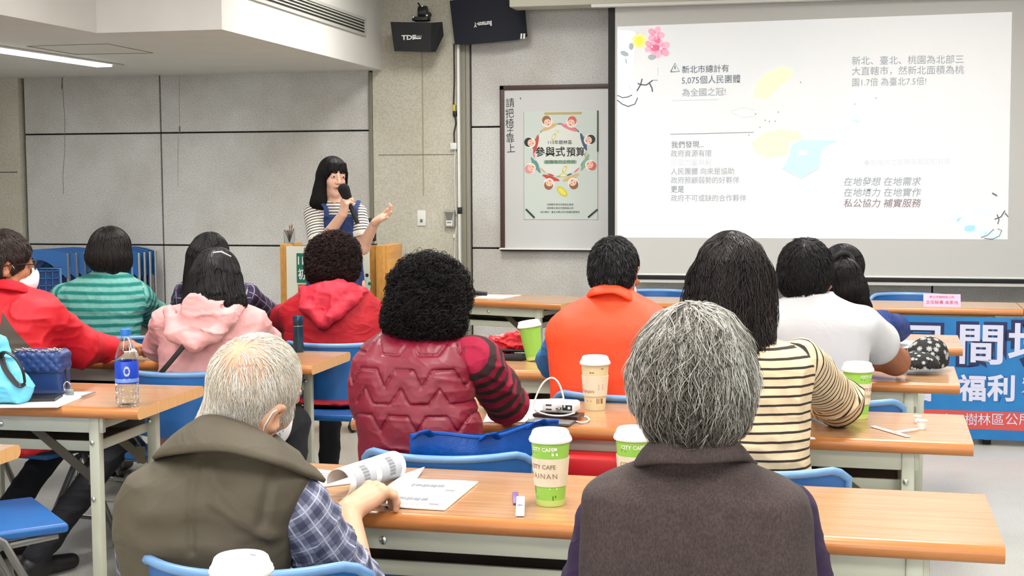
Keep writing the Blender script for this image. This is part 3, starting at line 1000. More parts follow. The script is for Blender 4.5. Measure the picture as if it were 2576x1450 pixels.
# ---- poster on the whiteboard
PY = WBY-0.0105
pz1 = bp(1310, 281)[1]; pz0 = bp(1320, 552)[1]; px0 = bp(1318, 420)[0]; px1 = bp(1505, 420)[0]
po = thing('poster', 'pale green workshop poster with a ring of cartoon people on the whiteboard', 'poster', ((px0+px1)/2, PY, (pz0+pz1)/2))
PW, PH = px1-px0, pz1-pz0
b = MB()
mpg = plain('pale_mint_paper', (204, 214, 206), 0.45)
b.box((0, -0.0015, 0), (PW, 0.003, PH), mpg)
mpe = plain('poster_edge_tape', (176, 184, 174), 0.4)
for x in (-PW/2+0.003, PW/2-0.003): b.box((x, -0.0034, 0), (0.006, 0.001, PH), mpe)
tapem = plain('ochre_tape', (186, 170, 110), 0.4)
b.box((0.02, -0.0036, PH/2-0.018), (0.28, 0.0012, 0.018), tapem)
def PP(u, v, lay=1):     # photo pixels -> poster plane
    q = bp(u, v); return (q[0]-(px0+px1)/2, -0.003-0.0006*lay, q[1]-(pz0+pz1)/2)
def pdisc(u, v, ru, rv, mat, lay, n=18, a0=0.0):
    c = PP(u, v, lay); k = 0.00288; ca, sa = math.cos(a0), math.sin(a0)
    b.add([(c[0]+k*(ru*math.cos(t)*ca-rv*math.sin(t)*sa), c[1], c[2]-k*(ru*math.cos(t)*sa+rv*math.sin(t)*ca)) for t in [2*math.pi*i/n for i in range(n)]], [tuple(range(n))], mat)
mcol = {n_: plain('poster_'+n_, c, 0.5) for n_, c in dict(ring=(222, 226, 218), skin=(244, 200, 176), hairb=(150, 100, 62), hairr=(214, 100, 92), hairk=(34, 30, 32), hairp=(226, 150, 150), teal=(96, 150, 146),
        red=(196, 74, 58), tan=(212, 182, 124), navy=(66, 92, 116), pink=(228, 128, 138), gold=(214, 200, 40), sage=(140, 176, 152), green=(120, 150, 110)).items()}
pdisc(1409, 378, 66, 66, mcol['ring'], 1, 40)
heads = [(1377, 306, 'hairb', 'tan', 'top'), (1439, 307, 'hairr', 'pink', 'top'), (1334, 359, 'hairk', 'red', 'l'), (1484, 352, 'hairk', 'navy', 'r'),
         (1335, 424, 'hairp', 'teal', 'l'), (1487, 416, 'hairr', 'sage', 'r'), (1382, 463, 'hairb', 'red', 'bot'), (1443, 462, 'hairb', 'tan', 'bot')]
for u, v, hc, cc, w in heads:
    a = math.atan2(v-378, u-1409); ca, sa = math.cos(a), math.sin(a)
    pdisc(u-16*ca, v-16*sa, 5, 24, mcol[cc], 2, 14, a)         # arms reaching round the ring
    pdisc(u-10*ca, v-10*sa, 7, 12, mcol[cc], 2.3, 14, a)
    pdisc(u, v, 15, 14, MAT['paper'], 2.6, 16, a)
    pdisc(u+3*ca, v+3*sa, 12, 12, mcol[hc], 3, 16, a)
    pdisc(u-3*ca, v-3*sa, 9, 9.5, mcol['skin'], 3.6, 16, a)
    for s in (-4, 4):
        pdisc(u-1*ca-s*sa, v-1*sa+s*ca, 1.1, 1.1, MAT['ink'], 4.2, 8)
    pdisc(u-8*ca, v-8*sa, 1.3, 2.4, mcol['red'], 4.2, 8, a)
for k in range(18):
    a = k*math.pi/9+0.17
    pdisc(1409+66*math.cos(a), 378+66*math.sin(a), 2.2, 9, mcol[['tan', 'teal', 'pink', 'navy', 'sage', 'red'][k % 6]], 1.8, 10, a)
for (u, v, ru, rv, a) in ((1415, 482, 17, 9, 0.75), (1418, 441, 11, 5, -0.1), (1421, 426, 5, 10, 0.5), (1394, 345, 5, 10, 0.4), (1403, 331, 5, 3, 0.5)):
    pdisc(u, v, ru, rv, mcol['gold'], 2, 18, a)
    pdisc(u, v, ru*0.72, rv*0.65, plain('poster_gold_light', (232, 222, 90), 0.5) if ru == 17 else mcol['ring'], 2.4, 18, a)
def ptext(s, u, v, size, mat, off=0.0, sxx=1.0, space=1.0):
    c = PP(u, v, 5); b.text(s, size, mat, XZ(c), off=off, sx=sxx, space=space)
ptext('113年樹林區', 1409, 359, 0.033, MAT['ink'], 0.0, space=1.05)
ptext('參與式', 1385, 384, 0.077, MAT['ink'], 0.0009, 0.98)
ptext('預算', 1449, 384, 0.072, MAT['ink'], 0.0006, 0.98)
c = PP(1410, 408, 1.5); b.box(c, (0.245, 0.0006, 0.026), mcol['sage'])
ptext('初階培力工作坊', 1410, 408, 0.030, plain('dark_green_grey_print', (84, 96, 90), 0.6), 0.0, space=1.15)
ptext('主辦單位:新北市政府社會局', 1410, 515, 0.0165, MAT['ink'], 0.0)
ptext('承辦單位:新北市樹林區公所', 1410, 524, 0.0165, MAT['ink'], 0.0)
ptext('協力單位｜臺北大學公共行政暨政策學系', 1410, 534, 0.0165, MAT['ink'], 0.0)
obj('print', b, po, smooth=0)
for nm, u, v, a in (('left', 1335, 537, 0.78), ('right', 1492, 537, -0.70)):
    m = MB(); m.box((0, 0, 0), (0.092, 0.008, 0.011), MAT['black'], bev=0.002, rot=(0, a, 0))
    q = bp(u, v); o = obj('magnet_strip', m, loc=(q[0], PY-0.0075, q[1]))
    tag(o, 'black magnet strip on the lower %s corner of the poster' % nm, 'magnet')
m = MB(); q = bp(1503, 330); m.box((0, 0, 0), (0.010, 0.006, 0.30), plain('dark_green_rod', (60, 84, 74), 0.5), bev=0.002)
tag(obj('magnet_strip', m, loc=(q[0]+0.004, PY-0.0065, q[1])), 'thin dark green strip along the upper right edge of the poster', 'magnet')

# ---- loudspeakers
def box_speaker(name, label, pix_front, dep_y, back, mat, logo):
    pass
msp = plain('black_speaker_grille', (30, 31, 34), 0.75, 0.25, 160, 0.25, 500)
msn = plain('navy_speaker_grille', (23, 27, 40), 0.8, 0.25, 140, 0.25, 500)
ssy = WALL_Y-0.30
s1 = thing('loudspeaker', 'small black loudspeaker on a swivel bracket on the pillar', 'speaker', tuple(aty(1045, 90, ssy)))
b = MB()
def L1(px, py, yy): q = aty(px, py, yy)-aty(1045, 90, ssy); return tuple(float(k) for k in q)
fr = [(982, 55), (1085, 57), (1084, 131), (992, 129)]
V = [L1(x, y, ssy-0.02) for x, y in fr]+[L1(1113, 55, ssy+0.06), L1(1116, 90, ssy+0.08), L1(1096, 131, ssy+0.05)]
yb_ = 0.17
V += [(V[0][0]+0.05, yb_, V[0][2]), (V[4][0]-0.05, yb_, V[4][2]), (V[6][0]-0.05, yb_, V[6][2]+0.03), (V[3][0]+0.05, yb_, V[3][2]+0.03)]
F = [(3, 2, 1, 0), (1, 2, 6, 5, 4), (0, 1, 4, 8, 7), (2, 3, 10, 9, 6), (0, 7, 10, 3), (7, 8, 9, 10), (4, 5, 8), (5, 6, 9, 8)]
b.add(V, F, msp)
o = obj('cabinet', b, s1, smooth=20)
b = MB(); c = L1(1025, 95, ssy-0.024); b.text('TDF', 0.046, MAT['white'], XZ((c[0]+0.01, c[1], c[2])), off=0.0015, sx=1.3)
c = L1(1055, 95, ssy-0.024); b.box((c[0]-0.02, c[1], c[2]-0.004), (0.066, 0.001, 0.010), MAT['white']); b.text('Acoustics', 0.02, MAT['white'], XZ((c[0]-0.02, c[1], c[2]+0.012)))
obj('logo', b, s1, smooth=0)
b = MB()
c = L1(1060, 48, ssy+0.08)
b.box((c[0], c[1], c[2]+0.0), (0.12, 0.09, 0.03), MAT['black'], bev=0.006)
b.lathe([(0, -0.03), (0.045, -0.03), (0.05, 0), (0.045, 0.03), (0, 0.03)], MAT['black'], 20, Matrix.Translation((c[0]+0.01, c[1]+0.01, c[2]+0.05)) @ Matrix.Rotation(R(90), 4, 'Y'))
b.tube([(c[0], c[1], c[2]+0.05), (c[0], 0.285, c[2]+0.05)], 0.025, MAT['black'], n=12)
b.box((c[0], 0.288, c[2]+0.05), (0.12, 0.03, 0.14), MAT['black'], bev=0.004)
b.tube([(c[0], c[1], c[2]+0.08), (c[0]-0.03, c[1]+0.02, c[2]+0.12)], 0.006, MAT['black'], n=8)
for dx, dz in ((-0.05, 0.01), (0.055, 0.02), (0.02, 0.09)):
    b.lathe([(0, 0), (0.009, 0), (0, 0.006)], MAT['bolt'], 8, Matrix.Translation((c[0]+dx, c[1]-0.05, c[2]+dz)) @ Matrix.Rotation(R(90), 4, 'X'))
obj('bracket', b, s1)
# large navy speaker hung tilted
sly = WALL_Y-0.215
base = aty(1230, 60, sly)
s2 = thing('loudspeaker', 'large navy black karaoke loudspeaker hung upside down beside the screen case', 'speaker', tuple(base))
def L2(px, py, yy): q = aty(px, py, yy)-base; return tuple(float(k) for k in q)
b = MB()
top = [(1131, 2), (1180, -6), (1240, -14), (1300, -20), (1318, -18)]
bot = [(1144, 112), (1180, 112), (1240, 107), (1300, 101), (1327, 92)]
ys = [0.03, 0.0, -0.02, 0.0, 0.04]
V = [L2(x, y, sly+d) for (x, y), d in zip(top, ys)]+[L2(x, y, sly+d+0.05) for (x, y), d in zip(bot, ys)]
V += [(V[0][0]+0.03, 0.17, V[0][2]-0.02), (V[4][0]-0.03, 0.17, V[4][2]-0.02), (V[5][0]+0.03, 0.17, V[5][2]+0.06), (V[9][0]-0.03, 0.17, V[9][2]+0.10)]
F = [(5+i, 6+i, i+1, i) for i in range(4)]+[(0, 1, 2, 3, 4, 11, 10), (9, 8, 7, 6, 5, 12, 13), (0, 10, 12, 5), (4, 9, 13, 11), (10, 11, 13, 12)]
b.add(V, F, msn); obj('cabinet', b, s2, smooth=40)
b = MB(); c = L2(1215, 60, sly-0.005)
b.text('Burnson-Y', 0.05, MAT['white'], Matrix.Translation((c[0], c[1], c[2])) @ Matrix.Rotation(R(180-4), 4, 'Y') @ Matrix.Rotation(R(90+8), 4, 'X'), off=0.0015, sx=0.62)
obj('logo', b, s2, smooth=0)
b = MB()
for px in (1312, 1319):
    c = L2(px, 91, sly+0.052); b.box(c, (0.012, 0.02, 0.038), MAT['white'], rot=(0.1, 0.1, 0))
obj('badge', b, s2)
b = MB(); c = L2(1230, 40, sly+0.1); b.box((c[0], 0.192, c[2]), (0.22, 0.05, 0.2), MAT['black'], bev=0.005); obj('bracket', b, s2)

# ---- trunking, cables, switch, dispenser on the pillar
tr = thing('cable_trunking', 'white vertical cable trunking beside the pillar edge', 'trunking', (0, 0, 0))
tx = float(aty(1152, 300, WALL_Y-0.05)[0])
zA, zB = float(aty(1150, 112, WALL_Y-0.05)[2]), float(aty(1156, 682, WALL_Y-0.05)[2])
b = MB(); b.box((tx+0.01, WALL_Y-0.05, (zA+zB)/2), (0.02, 0.05, zA-zB), MAT['white'], bev=0.003)
obj('channel', b, tr)
zc = float(aty(1153, 530, WALL_Y-0.05)[2])
b = MB(); b.box((tx+0.01, WALL_Y-0.052, zc), (0.026, 0.05, 0.05), MAT['black'], bev=0.002); obj('clip', b, tr)
b = MB(); cabm = plain('dark_cable', (60, 52, 40), 0.6)
def wp(px, py, y=WALL_Y-0.045): return tuple(float(k) for k in aty(px, py, y))
b.tube([wp(1142, 110), wp(1143, 200), wp(1141, 262), wp(1144, 285)], 0.006, cabm, n=6)
b.box(wp(1143, 272), (0.022, 0.022, 0.05), plain('yellow_plug', (206, 190, 60), 0.5), bev=0.003)
b.box(wp(1144, 286), (0.026, 0.024, 0.04), MAT['black'], bev=0.003)
b.tube([wp(1144, 288), wp(1147, 310), wp(1142, 335), wp(1143, 362)], 0.006, cabm, n=6)
b.box(wp(1142, 368), (0.05, 0.03, 0.05), MAT['white'], bev=0.004)
tag(obj('power_cable', b), 'dark cable with a yellow plug hanging on the pillar', 'cable')
b = MB()
b.tube([wp(1145, 375), wp(1143, 450), wp(1146, 520), wp(1148, 540)], 0.004, MAT['white'], n=6)
b.tube([wp(1148, 570), wp(1145, 600), wp(1144, 650), wp(1146, 705)], 0.004, MAT['white'], n=6)
b.box(wp(1143, 594), (0.014, 0.016, 0.026), MAT['white'])
tag(obj('phone_cable', b), 'thin white cable running down the pillar past the grey box', 'cable')
sw = thing('light_switch', 'white wall switch plate on the concrete pillar', 'switch', wp(1061, 549, WALL_Y-0.032))
b = MB(); b.box((0, -0.004, 0), (0.066, 0.012, 0.116), MAT['white'], bev=0.004); obj('plate', b, sw)
b = MB(); b.box((0, -0.011, -0.02), (0.02, 0.006, 0.024), plain('grey_rocker', (120, 118, 110), 0.5), bev=0.002); obj('rocker', b, sw)
dq = wp(1134, 550, WALL_Y-0.032)
ds = thing('wall_box', 'grey and white control box mounted on the pillar beside the trunking', 'wall box', dq)
b = MB(); b.box((0, -0.02, 0), (0.076, 0.045, 0.128), plain('pale_grey_box', (176, 174, 164), 0.4), bev=0.008); obj('housing', b, ds)
b = MB()
b.prism([(-0.034, 0.05), (0.034, 0.05), (0.018, -0.005), (-0.018, -0.005)][::-1], 0.04, 0.05, plain('dark_grey_face', (118, 118, 110), 0.4), Matrix.Rotation(R(90), 4, 'X'))
obj('face', b, ds)
b = MB(); b.box((0, -0.044, -0.035), (0.048, 0.01, 0.04), MAT['white'], bev=0.003); b.box((0, -0.0495, -0.028), (0.034, 0.002, 0.010), MAT['greyink']); obj('label_plate', b, ds)

# ---- banner on the head tables
bn = thing('banner', 'blue banner with large white outlined characters across the head tables', 'banner', (0, 0, 0))
tq = np.array([1.02, 8.02]); ang = R(-1.5)
ux = np.array([math.cos(ang), math.sin(ang)]); uy = np.array([-math.sin(ang), math.cos(ang)])
BO = 0.014
def bnp(px, py, o=0.0):
    d = ray(px, py); n = np.array([uy[0], uy[1], 0]); p0 = np.array([tq[0], tq[1], 0])-n*(BO+o)
    t = ((p0-EYE) @ n)/(d @ n); return EYE+d*t
def bl(s, z, o=0.0):   # along the banner from the corner
    p = tq+ux*s-uy*(BO+o); return (float(p[0]), float(p[1]), z)
t = NT('blue_banner_cloth'); nz = t.noise(3, 3); t.col(t.ramp(nz, [(0.3, rgb(14, 104, 172)), (0.7, rgb(26, 126, 192))])); t.set(Roughness=0.4)
bl0, bl1 = -2.42, 1.3
ztop, zbot = 0.70, 0.035
b = MB()
b.add([bl(bl0, zbot), bl(bl1, zbot), bl(bl1, ztop), bl(bl0, ztop), bl(bl0, zbot, -0.004), bl(bl1, zbot, -0.004), bl(bl1, ztop, -0.004), bl(bl0, ztop, -0.004)],
      [(0, 1, 2, 3), (7, 6, 5, 4), (0, 4, 5, 1), (3, 2, 6, 7), (0, 3, 7, 4), (1, 5, 6, 2)], t.m)
zr1, zr0 = float(bnp(2500, 1036)[2]), float(bnp(2500, 1082)[2])
mred = plain('red_banner_strip', (206, 78, 72), 0.45)
b.add([bl(bl0, zr0, 0.001), bl(bl1, zr0, 0.001), bl(bl1, zr1, 0.001), bl(bl0, zr1, 0.001)], [(0, 1, 2, 3)], mred)
mlet = plain('pale_lilac_letter', (208, 208, 230), 0.4); mout = plain('navy_outline', (14, 32, 84), 0.5); mout2 = plain('mid_blue_outline', (36, 110, 180), 0.5)
def btext(ch, px, py, hpx, mat, off, o, sxx=1.0):
    q = bnp(px, py, o); k = 7.62/FPX
    b.text(ch, hpx*k*1.06, mat, XZ(q, ang), off=off, sx=sxx)
for ch, px in (('區', 2150), ('民', 2322), ('間', 2468), ('培', 2598)) + (('、', 2050), ('強', 1950), ('化', 1830)):
    btext(ch, px, 874, 104, mout, 0.022, 0.002, 1.1)
    btext(ch, px, 874, 104, mlet, 0.0045, 0.003, 1.1)
for ch, px in (('社', 2230), ('會', 2320), ('福', 2446), ('利', 2520), ('參', 2600), ('力', 2130)):
    btext(ch, px, 982, 66, mout2, 0.012, 0.002)
    btext(ch, px, 982, 66, mlet, 0.0045, 0.003)
for ch, px in (('新', 2310), ('北', 2346), ('市', 2382), ('樹', 2443), ('林', 2476), ('區', 2510), ('公', 2545), ('所', 2580)):
    btext(ch, px, 1058, 31, mlet, 0.0, 0.003)
obj('cloth', b, bn, smooth=0)
# ================================================================== implicit-surface modelling for soft things and people
def nrm(v):
    v = np.asarray(v, float); return v/np.linalg.norm(v)
def vhash(I, seed):
    n = (I[..., 0]*374761393 + I[..., 1]*668265263 + I[..., 2]*1274126177 + seed*144665) & 0xffffffff
    n = ((n ^ (n >> 13))*1274126177) & 0xffffffff
    return ((n ^ (n >> 16)) & 0xffff)/65535.0
def vnoise(P, freq, seed=0):
    Q = np.asarray(P, float)*freq
    I = np.floor(Q).astype(np.int64); f = Q-I; f = f*f*(3-2*f)
    out = 0
    for dx in (0, 1):
        for dy in (0, 1):
            for dz in (0, 1):
                w = (f[:, 0] if dx else 1-f[:, 0])*(f[:, 1] if dy else 1-f[:, 1])*(f[:, 2] if dz else 1-f[:, 2])
                out = out + w*vhash(I+np.array([dx, dy, dz]), seed)
    return out*2-1

class SDF:
    """list of soft shapes; each entry (fn, centre, reach, op, k)"""
    def __init__(s):
        s.p = []
        s.disp = None
    def _add(s, fn, c, r, op, k):
        s.p.append((fn, np.asarray(c, float), r, op, k)); return s
    def cone(s, a, b, ra, rb, op='u', k=0.02, flat=None):
        a = np.asarray(a, float); b = np.asarray(b, float); ba = b-a; L2 = max(ba @ ba, 1e-9)
        def fn(P):
            w = P-a; t = np.clip((w @ ba)/L2, 0, 1)
            d = w-t[:, None]*ba
            if flat is not None:      # flat = (axis, factor): squash along axis
                ax, fc = flat
                c = d @ ax; d = d+np.outer(c*(fc-1), ax)
            return np.sqrt((d*d).sum(1))-(ra+(rb-ra)*t)
        return s._add(fn, (a+b)/2, math.sqrt(L2)/2+max(ra, rb), op, k)
    def chain(s, pts, rad, op='u', k=0.02):
        for i in range(len(pts)-1):
            s.cone(pts[i], pts[i+1], rad[i], rad[i+1], op, k)
        return s
    def ell(s, c, r, R3=None, op='u', k=0.02):
        c = np.asarray(c, float); r = np.asarray(r, float); R3 = np.eye(3) if R3 is None else R3
        def fn(P):
            q = (P-c) @ R3
            k0 = np.sqrt(((q/r)**2).sum(1)); k1 = np.sqrt(((q/(r*r))**2).sum(1))+1e-9
            return k0*(k0-1)/k1
        return s._add(fn, c, float(r.max()), op, k)
    def box(s, c, d, r=0.01, R3=None, op='u', k=0.0):
        c = np.asarray(c, float); h = np.asarray(d, float)/2-r; R3 = np.eye(3) if R3 is None else R3
        def fn(P):
            q = np.abs((P-c) @ R3)-h
            return np.sqrt((np.maximum(q, 0)**2).sum(1))+np.minimum(q.max(1), 0)-r
        return s._add(fn, c, float(np.linalg.norm(np.asarray(d)))/2, op, k)
    def loft(s, rows, yaw=0.0, op='u', k=0.02, pw=2.3):
        """rows (z, cx, cy, a, b) bottom to top"""
        A = np.array(sorted(rows, key=lambda r: r[0]), float)
        zz = np.linspace(A[0, 0], A[-1, 0], 60)
        def sm(v):
            o = np.interp(zz, A[:, 0], v)
            for _ in range(2):
                e = np.concatenate(([o[0]], o, [o[-1]])); o = 0.25*e[:-2]+0.5*e[1:-1]+0.25*e[2:]
            return o
        C = [sm(A[:, i]) for i in range(1, 5)]
        cy, sy = math.cos(yaw), math.sin(yaw)
        def fn(P):
            z = P[:, 2]
            cx, cc, a, b = [np.interp(z, zz, v) for v in C]
            x = P[:, 0]-cx; y = P[:, 1]-cc
            u = np.abs(x*cy+y*sy); v = np.abs(-x*sy+y*cy)
            q = ((u/a)**pw+(v/b)**pw)**(1/pw)+1e-9
            k1 = np.sqrt((u/(a*a))**2+(v/(b*b))**2)+1e-6
            k0 = np.sqrt((u/a)**2+(v/b)**2)+1e-9
            d = q*(q-1)/np.maximum(k1*q/k0, 1e-6)
            d = np.clip(d, -0.3, 2)
            e = np.maximum(z-zz[-1], zz[0]-z)
            return np.where(e > 0, np.sqrt(np.maximum(d, 0)**2+np.maximum(e, 0)**2), np.maximum(d, e))
        c = np.array([A[:, 1].mean(), A[:, 2].mean(), (zz[0]+zz[-1])/2])
        return s._add(fn, c, float(np.hypot(A[:, 3].max()+0.1, (zz[-1]-zz[0])/2))+0.05, op, k)
    def __call__(s, P):
        d = np.full(len(P), 1.0)
        for fn, c, r, op, k in s.p:
            w = P-c
            m = (w*w).sum(1) < (r+0.10)**2
            if not m.any():
                continue
            v = fn(P[m]); o = d[m]
            if op == 'u':
                if k > 0:
                    h = np.maximum(k-np.abs(o-v), 0)/k; d[m] = np.minimum(o, v)-h*h*k*0.25
                else:
                    d[m] = np.minimum(o, v)
            elif op == 's':
                v = -v
                if k > 0:
                    h = np.maximum(k-np.abs(o-v), 0)/k; d[m] = np.maximum(o, v)+h*h*k*0.25
                else:
                    d[m] = np.maximum(o, v)
        if s.disp is not None:
            m = np.abs(d) < 0.06
            if m.any():
                d[m] = d[m]-s.disp(P[m])
        return d
    def bounds(s):
        lo = np.min([c-r for fn, c, r, op, k in s.p if op == 'u'], axis=0); hi = np.max([c+r for fn, c, r, op, k in s.p if op == 'u'], axis=0)
        return lo-0.02, hi+0.02

def grad(f, P, e=0.0015):
    g = np.stack([f(P+np.eye(3)[i]*e)-f(P-np.eye(3)[i]*e) for i in range(3)], 1)
    return g/(np.linalg.norm(g, axis=1, keepdims=True)+1e-9)

def surfnet(f, h, lo=None, hi=None, proj=2):
    if lo is None:
        lo, hi = f.bounds()
    B = 8
    nb = np.maximum(1, np.ceil((hi-lo)/(h*B)).astype(int))
    n = nb*B
    bc = np.stack(np.meshgrid(*[np.arange(k) for k in nb], indexing='ij'), -1).reshape(-1, 3)
    cv = f(lo+(bc+0.5)*h*B).reshape(nb)
    act = np.abs(cv) < h*B*1.35
    cells = act.repeat(B, 0).repeat(B, 1).repeat(B, 2)
    pm = np.zeros(n+1, bool)
    for dx in (0, 1):
        for dy in (0, 1):
            for dz in (0, 1):
                pm[dx:n[0]+dx, dy:n[1]+dy, dz:n[2]+dz] |= cells
    val = np.pad(np.sign(cv).repeat(B, 0).repeat(B, 1).repeat(B, 2), ((0, 1),)*3, mode='edge').astype(np.float32)
    val[val == 0] = 1
    idx = np.argwhere(pm)
    out = np.empty(len(idx))
    for a in range(0, len(idx), 200000):
        out[a:a+200000] = f(lo+idx[a:a+200000]*h)
    val[pm] = out
    ins = val < 0
    cnt = sum(ins[dx:n[0]+dx, dy:n[1]+dy, dz:n[2]+dz].astype(np.int8) for dx in (0, 1) for dy in (0, 1) for dz in (0, 1))
    ac = np.argwhere((cnt > 0) & (cnt < 8))
    vid = np.full(n, -1, np.int64); vid[tuple(ac.T)] = np.arange(len(ac))
    cor = np.array([(dx, dy, dz) for dx in (0, 1) for dy in (0, 1) for dz in (0, 1)])
    cval = np.stack([val[tuple((ac+c).T)] for c in cor], 1)
    acc = np.zeros((len(ac), 3)); num = np.zeros(len(ac))
    for i in range(8):
        for j in range(i+1, 8):
            if np.abs(cor[i]-cor[j]).sum() != 1:
                continue
            a, b = cval[:, i], cval[:, j]
            m = (a < 0) != (b < 0)
            t = np.where(m, a/(a-b+1e-12), 0)
            acc += np.where(m[:, None], cor[i]+t[:, None]*(cor[j]-cor[i]), 0); num += m
    V = lo+(ac+acc/num[:, None])*h
    F = []
    for ax in range(3):
        u, v = [(1, 2), (2, 0), (0, 1)][ax]
        sl0 = [slice(None)]*3; sl1 = [slice(None)]*3
        sl0[ax] = slice(0, n[ax]); sl1[ax] = slice(1, n[ax]+1)
        a, b = ins[tuple(sl0)], ins[tuple(sl1)]
        e = np.argwhere(a != b)
        e = e[(e[:, u] > 0) & (e[:, v] > 0) & (e[:, u] < n[u]) & (e[:, v] < n[v])]
        if len(e) == 0:
            continue
        du = np.eye(3, dtype=int)[u]; dv = np.eye(3, dtype=int)[v]
        q = np.stack([vid[tuple((e-du-dv).T)], vid[tuple((e-dv).T)], vid[tuple(e.T)], vid[tuple((e-du).T)]], 1)
        fl = ~a[tuple(e.T)]
        q[fl] = q[fl][:, ::-1]
        F.append(q[(q >= 0).all(1)])
    F = np.concatenate(F)
    for _ in range(proj):
        d = f(V); g = grad(f, V, h*0.3)
        V = V-g*np.clip(d, -h*0.5, h*0.5)[:, None]
    return V, F

def np_obj(name, V, F, mat, parent=None, base=(0, 0, 0), attrs=None, smooth=True, extra=None):
    """extra: list of (V, F) appended to the same mesh; attrs: {name: float array per vertex}"""
    V = np.asarray(V)-np.asarray(base, float)
    me = bpy.data.meshes.new(name)
    nv, nf = len(V), len(F)
    k = F.shape[1]
    me.vertices.add(nv); me.vertices.foreach_set('co', V.astype(np.float32).ravel())
    me.loops.add(nf*k); me.loops.foreach_set('vertex_index', F.astype(np.int32).ravel())
    me.polygons.add(nf); me.polygons.foreach_set('loop_start', np.arange(0, nf*k, k, dtype=np.int32))
    me.polygons.foreach_set('use_smooth', np.full(nf, smooth))
    me.materials.append(mat)
    for nm, a in (attrs or {}).items():
        if nm == '__corner':            # values chosen per face so that body and sleeve bands meet at a clean seam
            cls = (a['am'][F].mean(1) > 0.5)
            for key in ('s', 't'):
                v = np.where(np.repeat(cls, k), a[key+'a'][F].ravel(), a[key+'b'][F].ravel())
                at = me.attributes.new(key, 'FLOAT', 'CORNER'); at.data.foreach_set('value', v.astype(np.float32))
            continue
        at = me.attributes.new(nm, 'FLOAT', 'POINT'); at.data.foreach_set('value', np.asarray(a, np.float32))
    me.update(calc_edges=True); me.validate()
    o = bpy.data.objects.new(name, me)
    COL.objects.link(o)
    if parent is not None:
        o.parent = parent
    return o

def join_np(parts):
    """[(V,F,attrs)] -> one; faces must all have the same corner count (quads)"""
    Vs, Fs, b = [], [], 0
    keys = parts[0][2].keys()
    A = {k: [] for k in keys}
    for V, F, at in parts:
        Vs.append(V); Fs.append(F+b); b += len(V)
        for k in keys: A[k].append(at[k])
    return np.concatenate(Vs), np.concatenate(Fs), {k: np.concatenate(v) for k, v in A.items()}

def strand_tubes(path, rad):
    """path (N,m,3), rad (N,m) or (m,) -> three sided tubes as quads"""
    N, m, _ = path.shape
    T = np.gradient(path, axis=1); T /= np.linalg.norm(T, axis=2, keepdims=True)+1e-9
    ref = np.where(np.abs(T[..., 2:3]) < 0.9, np.array([0, 0, 1.0]), np.array([0, 1.0, 0]))
    N1 = np.cross(T, ref); N1 /= np.linalg.norm(N1, axis=2, keepdims=True)+1e-9
    N2 = np.cross(T, N1)
    rad = np.broadcast_to(rad, (N, m))[..., None]
    ring = np.stack([path+rad*(N1*math.cos(a)+N2*math.sin(a)) for a in (0, 2.094, 4.189)], 2)
    V = ring.reshape(-1, 3)
    i = np.arange(N)[:, None, None]*m*3; j = np.arange(m-1)[None, :, None]*3; k = np.arange(3)[None, None, :]
    k2 = (k+1) % 3
    F = np.stack([i+j+k, i+j+k2, i+j+3+k2, i+j+3+k], -1).reshape(-1, 4)
    return V, F

def grow(f, seeds, n, step, dirf, lift, wave=0.0, wfreq=0.8, curl=0.0, cfreq=1.5, seed=0, jit=0.25):
    """comb strands over the surface of f. lift(i, n, u) -> height above the surface"""
    rs = np.random.RandomState(seed)
    P = seeds.copy(); N = len(P)
    ph = rs.rand(N)*6.283; u = rs.rand(N); fr = wfreq*(0.7+0.6*rs.rand(N))
    jv = rs.randn(N, 3)*jit
    out = []
    D0 = None
    for i in range(n):
        g = grad(f, P, 0.003)
        D = dirf(P, i)+jv
        if D0 is not None:
            D = D*0.6+D0*0.4
        D = D-g*(D*g).sum(1, keepdims=True)
        D /= np.linalg.norm(D, axis=1, keepdims=True)+1e-9
        D0 = D
        S = np.cross(g, D)
        val = f(P)
        P = P-g*(np.clip(val-lift(i, n, u), -0.02, 0.02))[:, None]
        q = P
        if curl:
            c = curl*min(1, i/3)
            q = P+S*(c*np.cos(ph+i*cfreq))[:, None]+g*(c*(1+np.sin(ph+i*cfreq)))[:, None]
        out.append(q)
        P = P+D*step+S*(wave*np.cos(ph+i*fr))[:, None]
    return np.stack(out, 1)

def surf_seeds(V, F, n, seed=0, keep=None):
    rs = np.random.RandomState(seed)
    C = V[F[:, :3]]
    ar = np.linalg.norm(np.cross(C[:, 1]-C[:, 0], C[:, 2]-C[:, 0]), axis=1)
    cen = V[F].mean(1)
    if keep is not None:
        ar = ar*keep(cen)
    p = ar/ar.sum()
    k = rs.choice(len(F), n, p=p)
    w = rs.dirichlet((1, 1, 1), n)
    return (C[k]*w[..., None]).sum(1)

def rot3(yaw=0.0, pitch=0.0, roll=0.0):
    """columns: right, forward, up. yaw + turns to the left, pitch + looks up, roll + tilts to the right"""
    e = Matrix.Rotation(yaw, 3, 'Z') @ Matrix.Rotation(pitch, 3, 'X') @ Matrix.Rotation(roll, 3, 'Y')
    return np.array(e)
